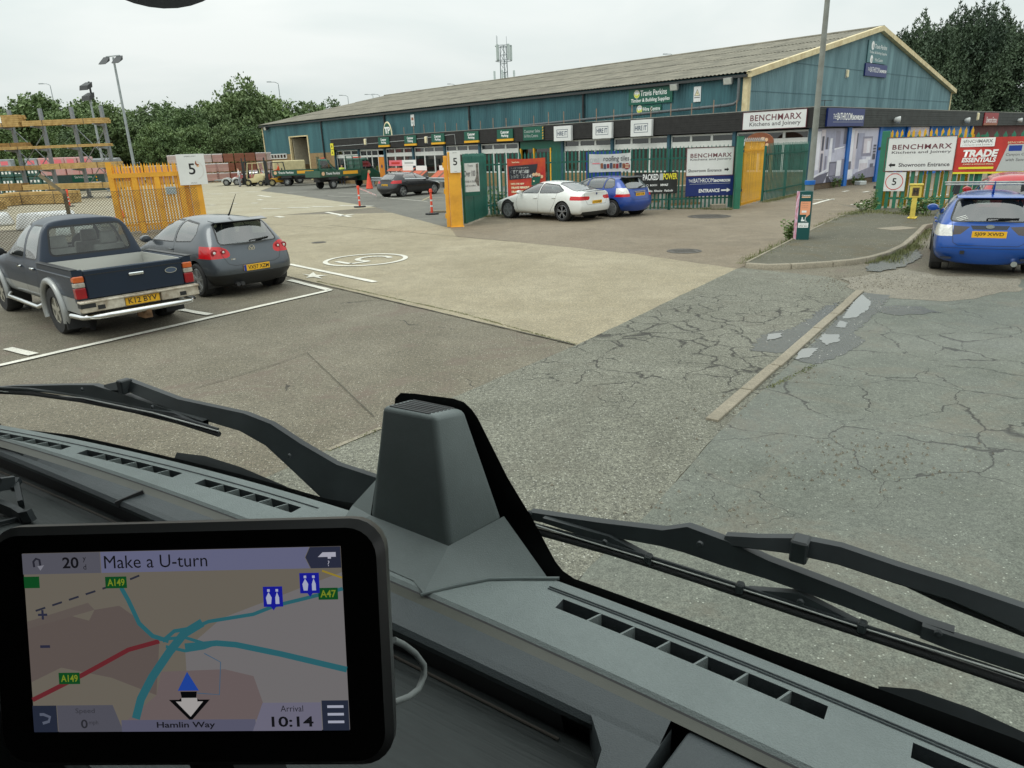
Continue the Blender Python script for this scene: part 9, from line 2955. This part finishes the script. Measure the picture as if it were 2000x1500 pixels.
sp('lane_box', [(.907, .885), (1, .885), (1, 1), (.907, 1), (.892, .945)], (44, 48, 66))
sp('lane_icon', [(.93, .945), (.945, .97), (.985, .97), (.985, .945), (.97, .945), (.97, .935), (.96, .935), (.96, .945)], (176, 176, 190))
stx('?', .962, .91, None, .03, (176, 176, 190))
stx('Make a U-turn', .425, .943, .325, .07, (22, 22, 26))
stx('20', .155, .945, .052, .062, (20, 20, 24), .02)
stx('y', .20, .96, None, .028, (24, 24, 28))
stx('d', .20, .92, None, .028, (24, 24, 28))
road([(.038, .925), (.036, .955), (.045, .972), (.056, .965), (.058, .93)], .007, (40, 40, 50), 'turn_icon')
sp('turn_icon', [(.048, .93), (.07, .935), (.057, .905)], (130, 130, 140))
sp('button', S4(0, .078, 0, .15), (38, 44, 60))
road([(.03, .05), (.05, .06), (.055, .085), (.035, .1), (.022, .1)], .009, (90, 96, 112), 'back_icon')
sp('panel', [(.08, 0), (.29, 0), (.26, .15), (.08, .15)], (84, 84, 94))
stx('Speed', .17, .115, .062, .035, (54, 54, 60))
stx('0', .165, .045, .022, .05, (46, 46, 52), .02)
stx('mph', .195, .05, .03, .03, (54, 54, 60))
sp('panel', S4(.285, .71, 0, .065), (92, 92, 112))
stx('Hamlin Way', .49, .032, .185, .042, (26, 26, 32), .02)
sp('panel', [(.70, 0), (.915, 0), (.915, .155), (.735, .155)], (112, 110, 128))
stx('Arrival', .825, .122, .07, .034, (34, 34, 40))
stx('10:14', .825, .05, .13, .058, (20, 20, 24), .02)
sp('button', S4(.918, 1, 0, .165), (40, 46, 62))
for k in range(3):
 sp('menu_icon', S4(.935, .985, .04 + k * .042, .054 + k * .042), (170, 174, 190))
stx('+', .055, .66, .03, None, (44, 46, 66), .02)
sp('zoom_sign', S4(.04, .072, .475, .49), (44, 46, 66))
mb = MB().tube([(-0.072, 0.335, 2.239), (-0.068, 0.342, 2.230), (-0.063, 0.349, 2.218), (-0.059, 0.351, 2.208), (-0.059, 0.349, 2.202), (-0.062, 0.342, 2.198), (-0.066, 0.333, 2.201), (-0.074, 0.324, 2.205), (-0.088, 0.323, 2.204)], .0019, 8)
tag(mb.obj('charging_lead', mat('grey_lead', srgb(112, 118, 116), .5, var=0), smooth=60), 'thin grey charging lead looping out behind the sat nav', 'cable')
t = thing('phone_cradle', 'folded black plastic cradle lying on the dash tray at the left edge', 'phone cradle', ((-0.930, 1.176, 1.917)[0], (-0.930, 1.176, 1.917)[1], 1.95))
iv = t.location.copy()
def rib3(pts, w, th):
 mb = MB()
 P = [Vector(p) - iv for p in pts]
 for p, q in zip(P, P[1:]):
  mb.bar(p, q, th, w)
 return mb
rib3([(-0.892, 1.071, 1.990), (-0.875, 1.096, 1.990), (-0.864, 1.113, 1.985), (-0.864, 1.118, 1.975), (-0.843, 1.088, 1.955)], .022, .008).obj('arm', M_WIPE, t)
rib3([(-0.901, 1.074, 1.965), (-0.869, 1.075, 1.960), (-0.835, 1.061, 1.955), (-0.810, 1.042, 1.955), (-0.792, 1.038, 1.960)], .02, .01).obj('foot', M_WIPE, t)
rib3([(-0.803, 1.050, 1.952), (-0.827, 1.047, 1.949), (-0.857, 1.029, 1.949)], .006, .006).obj('strap', M_WIPE, t)
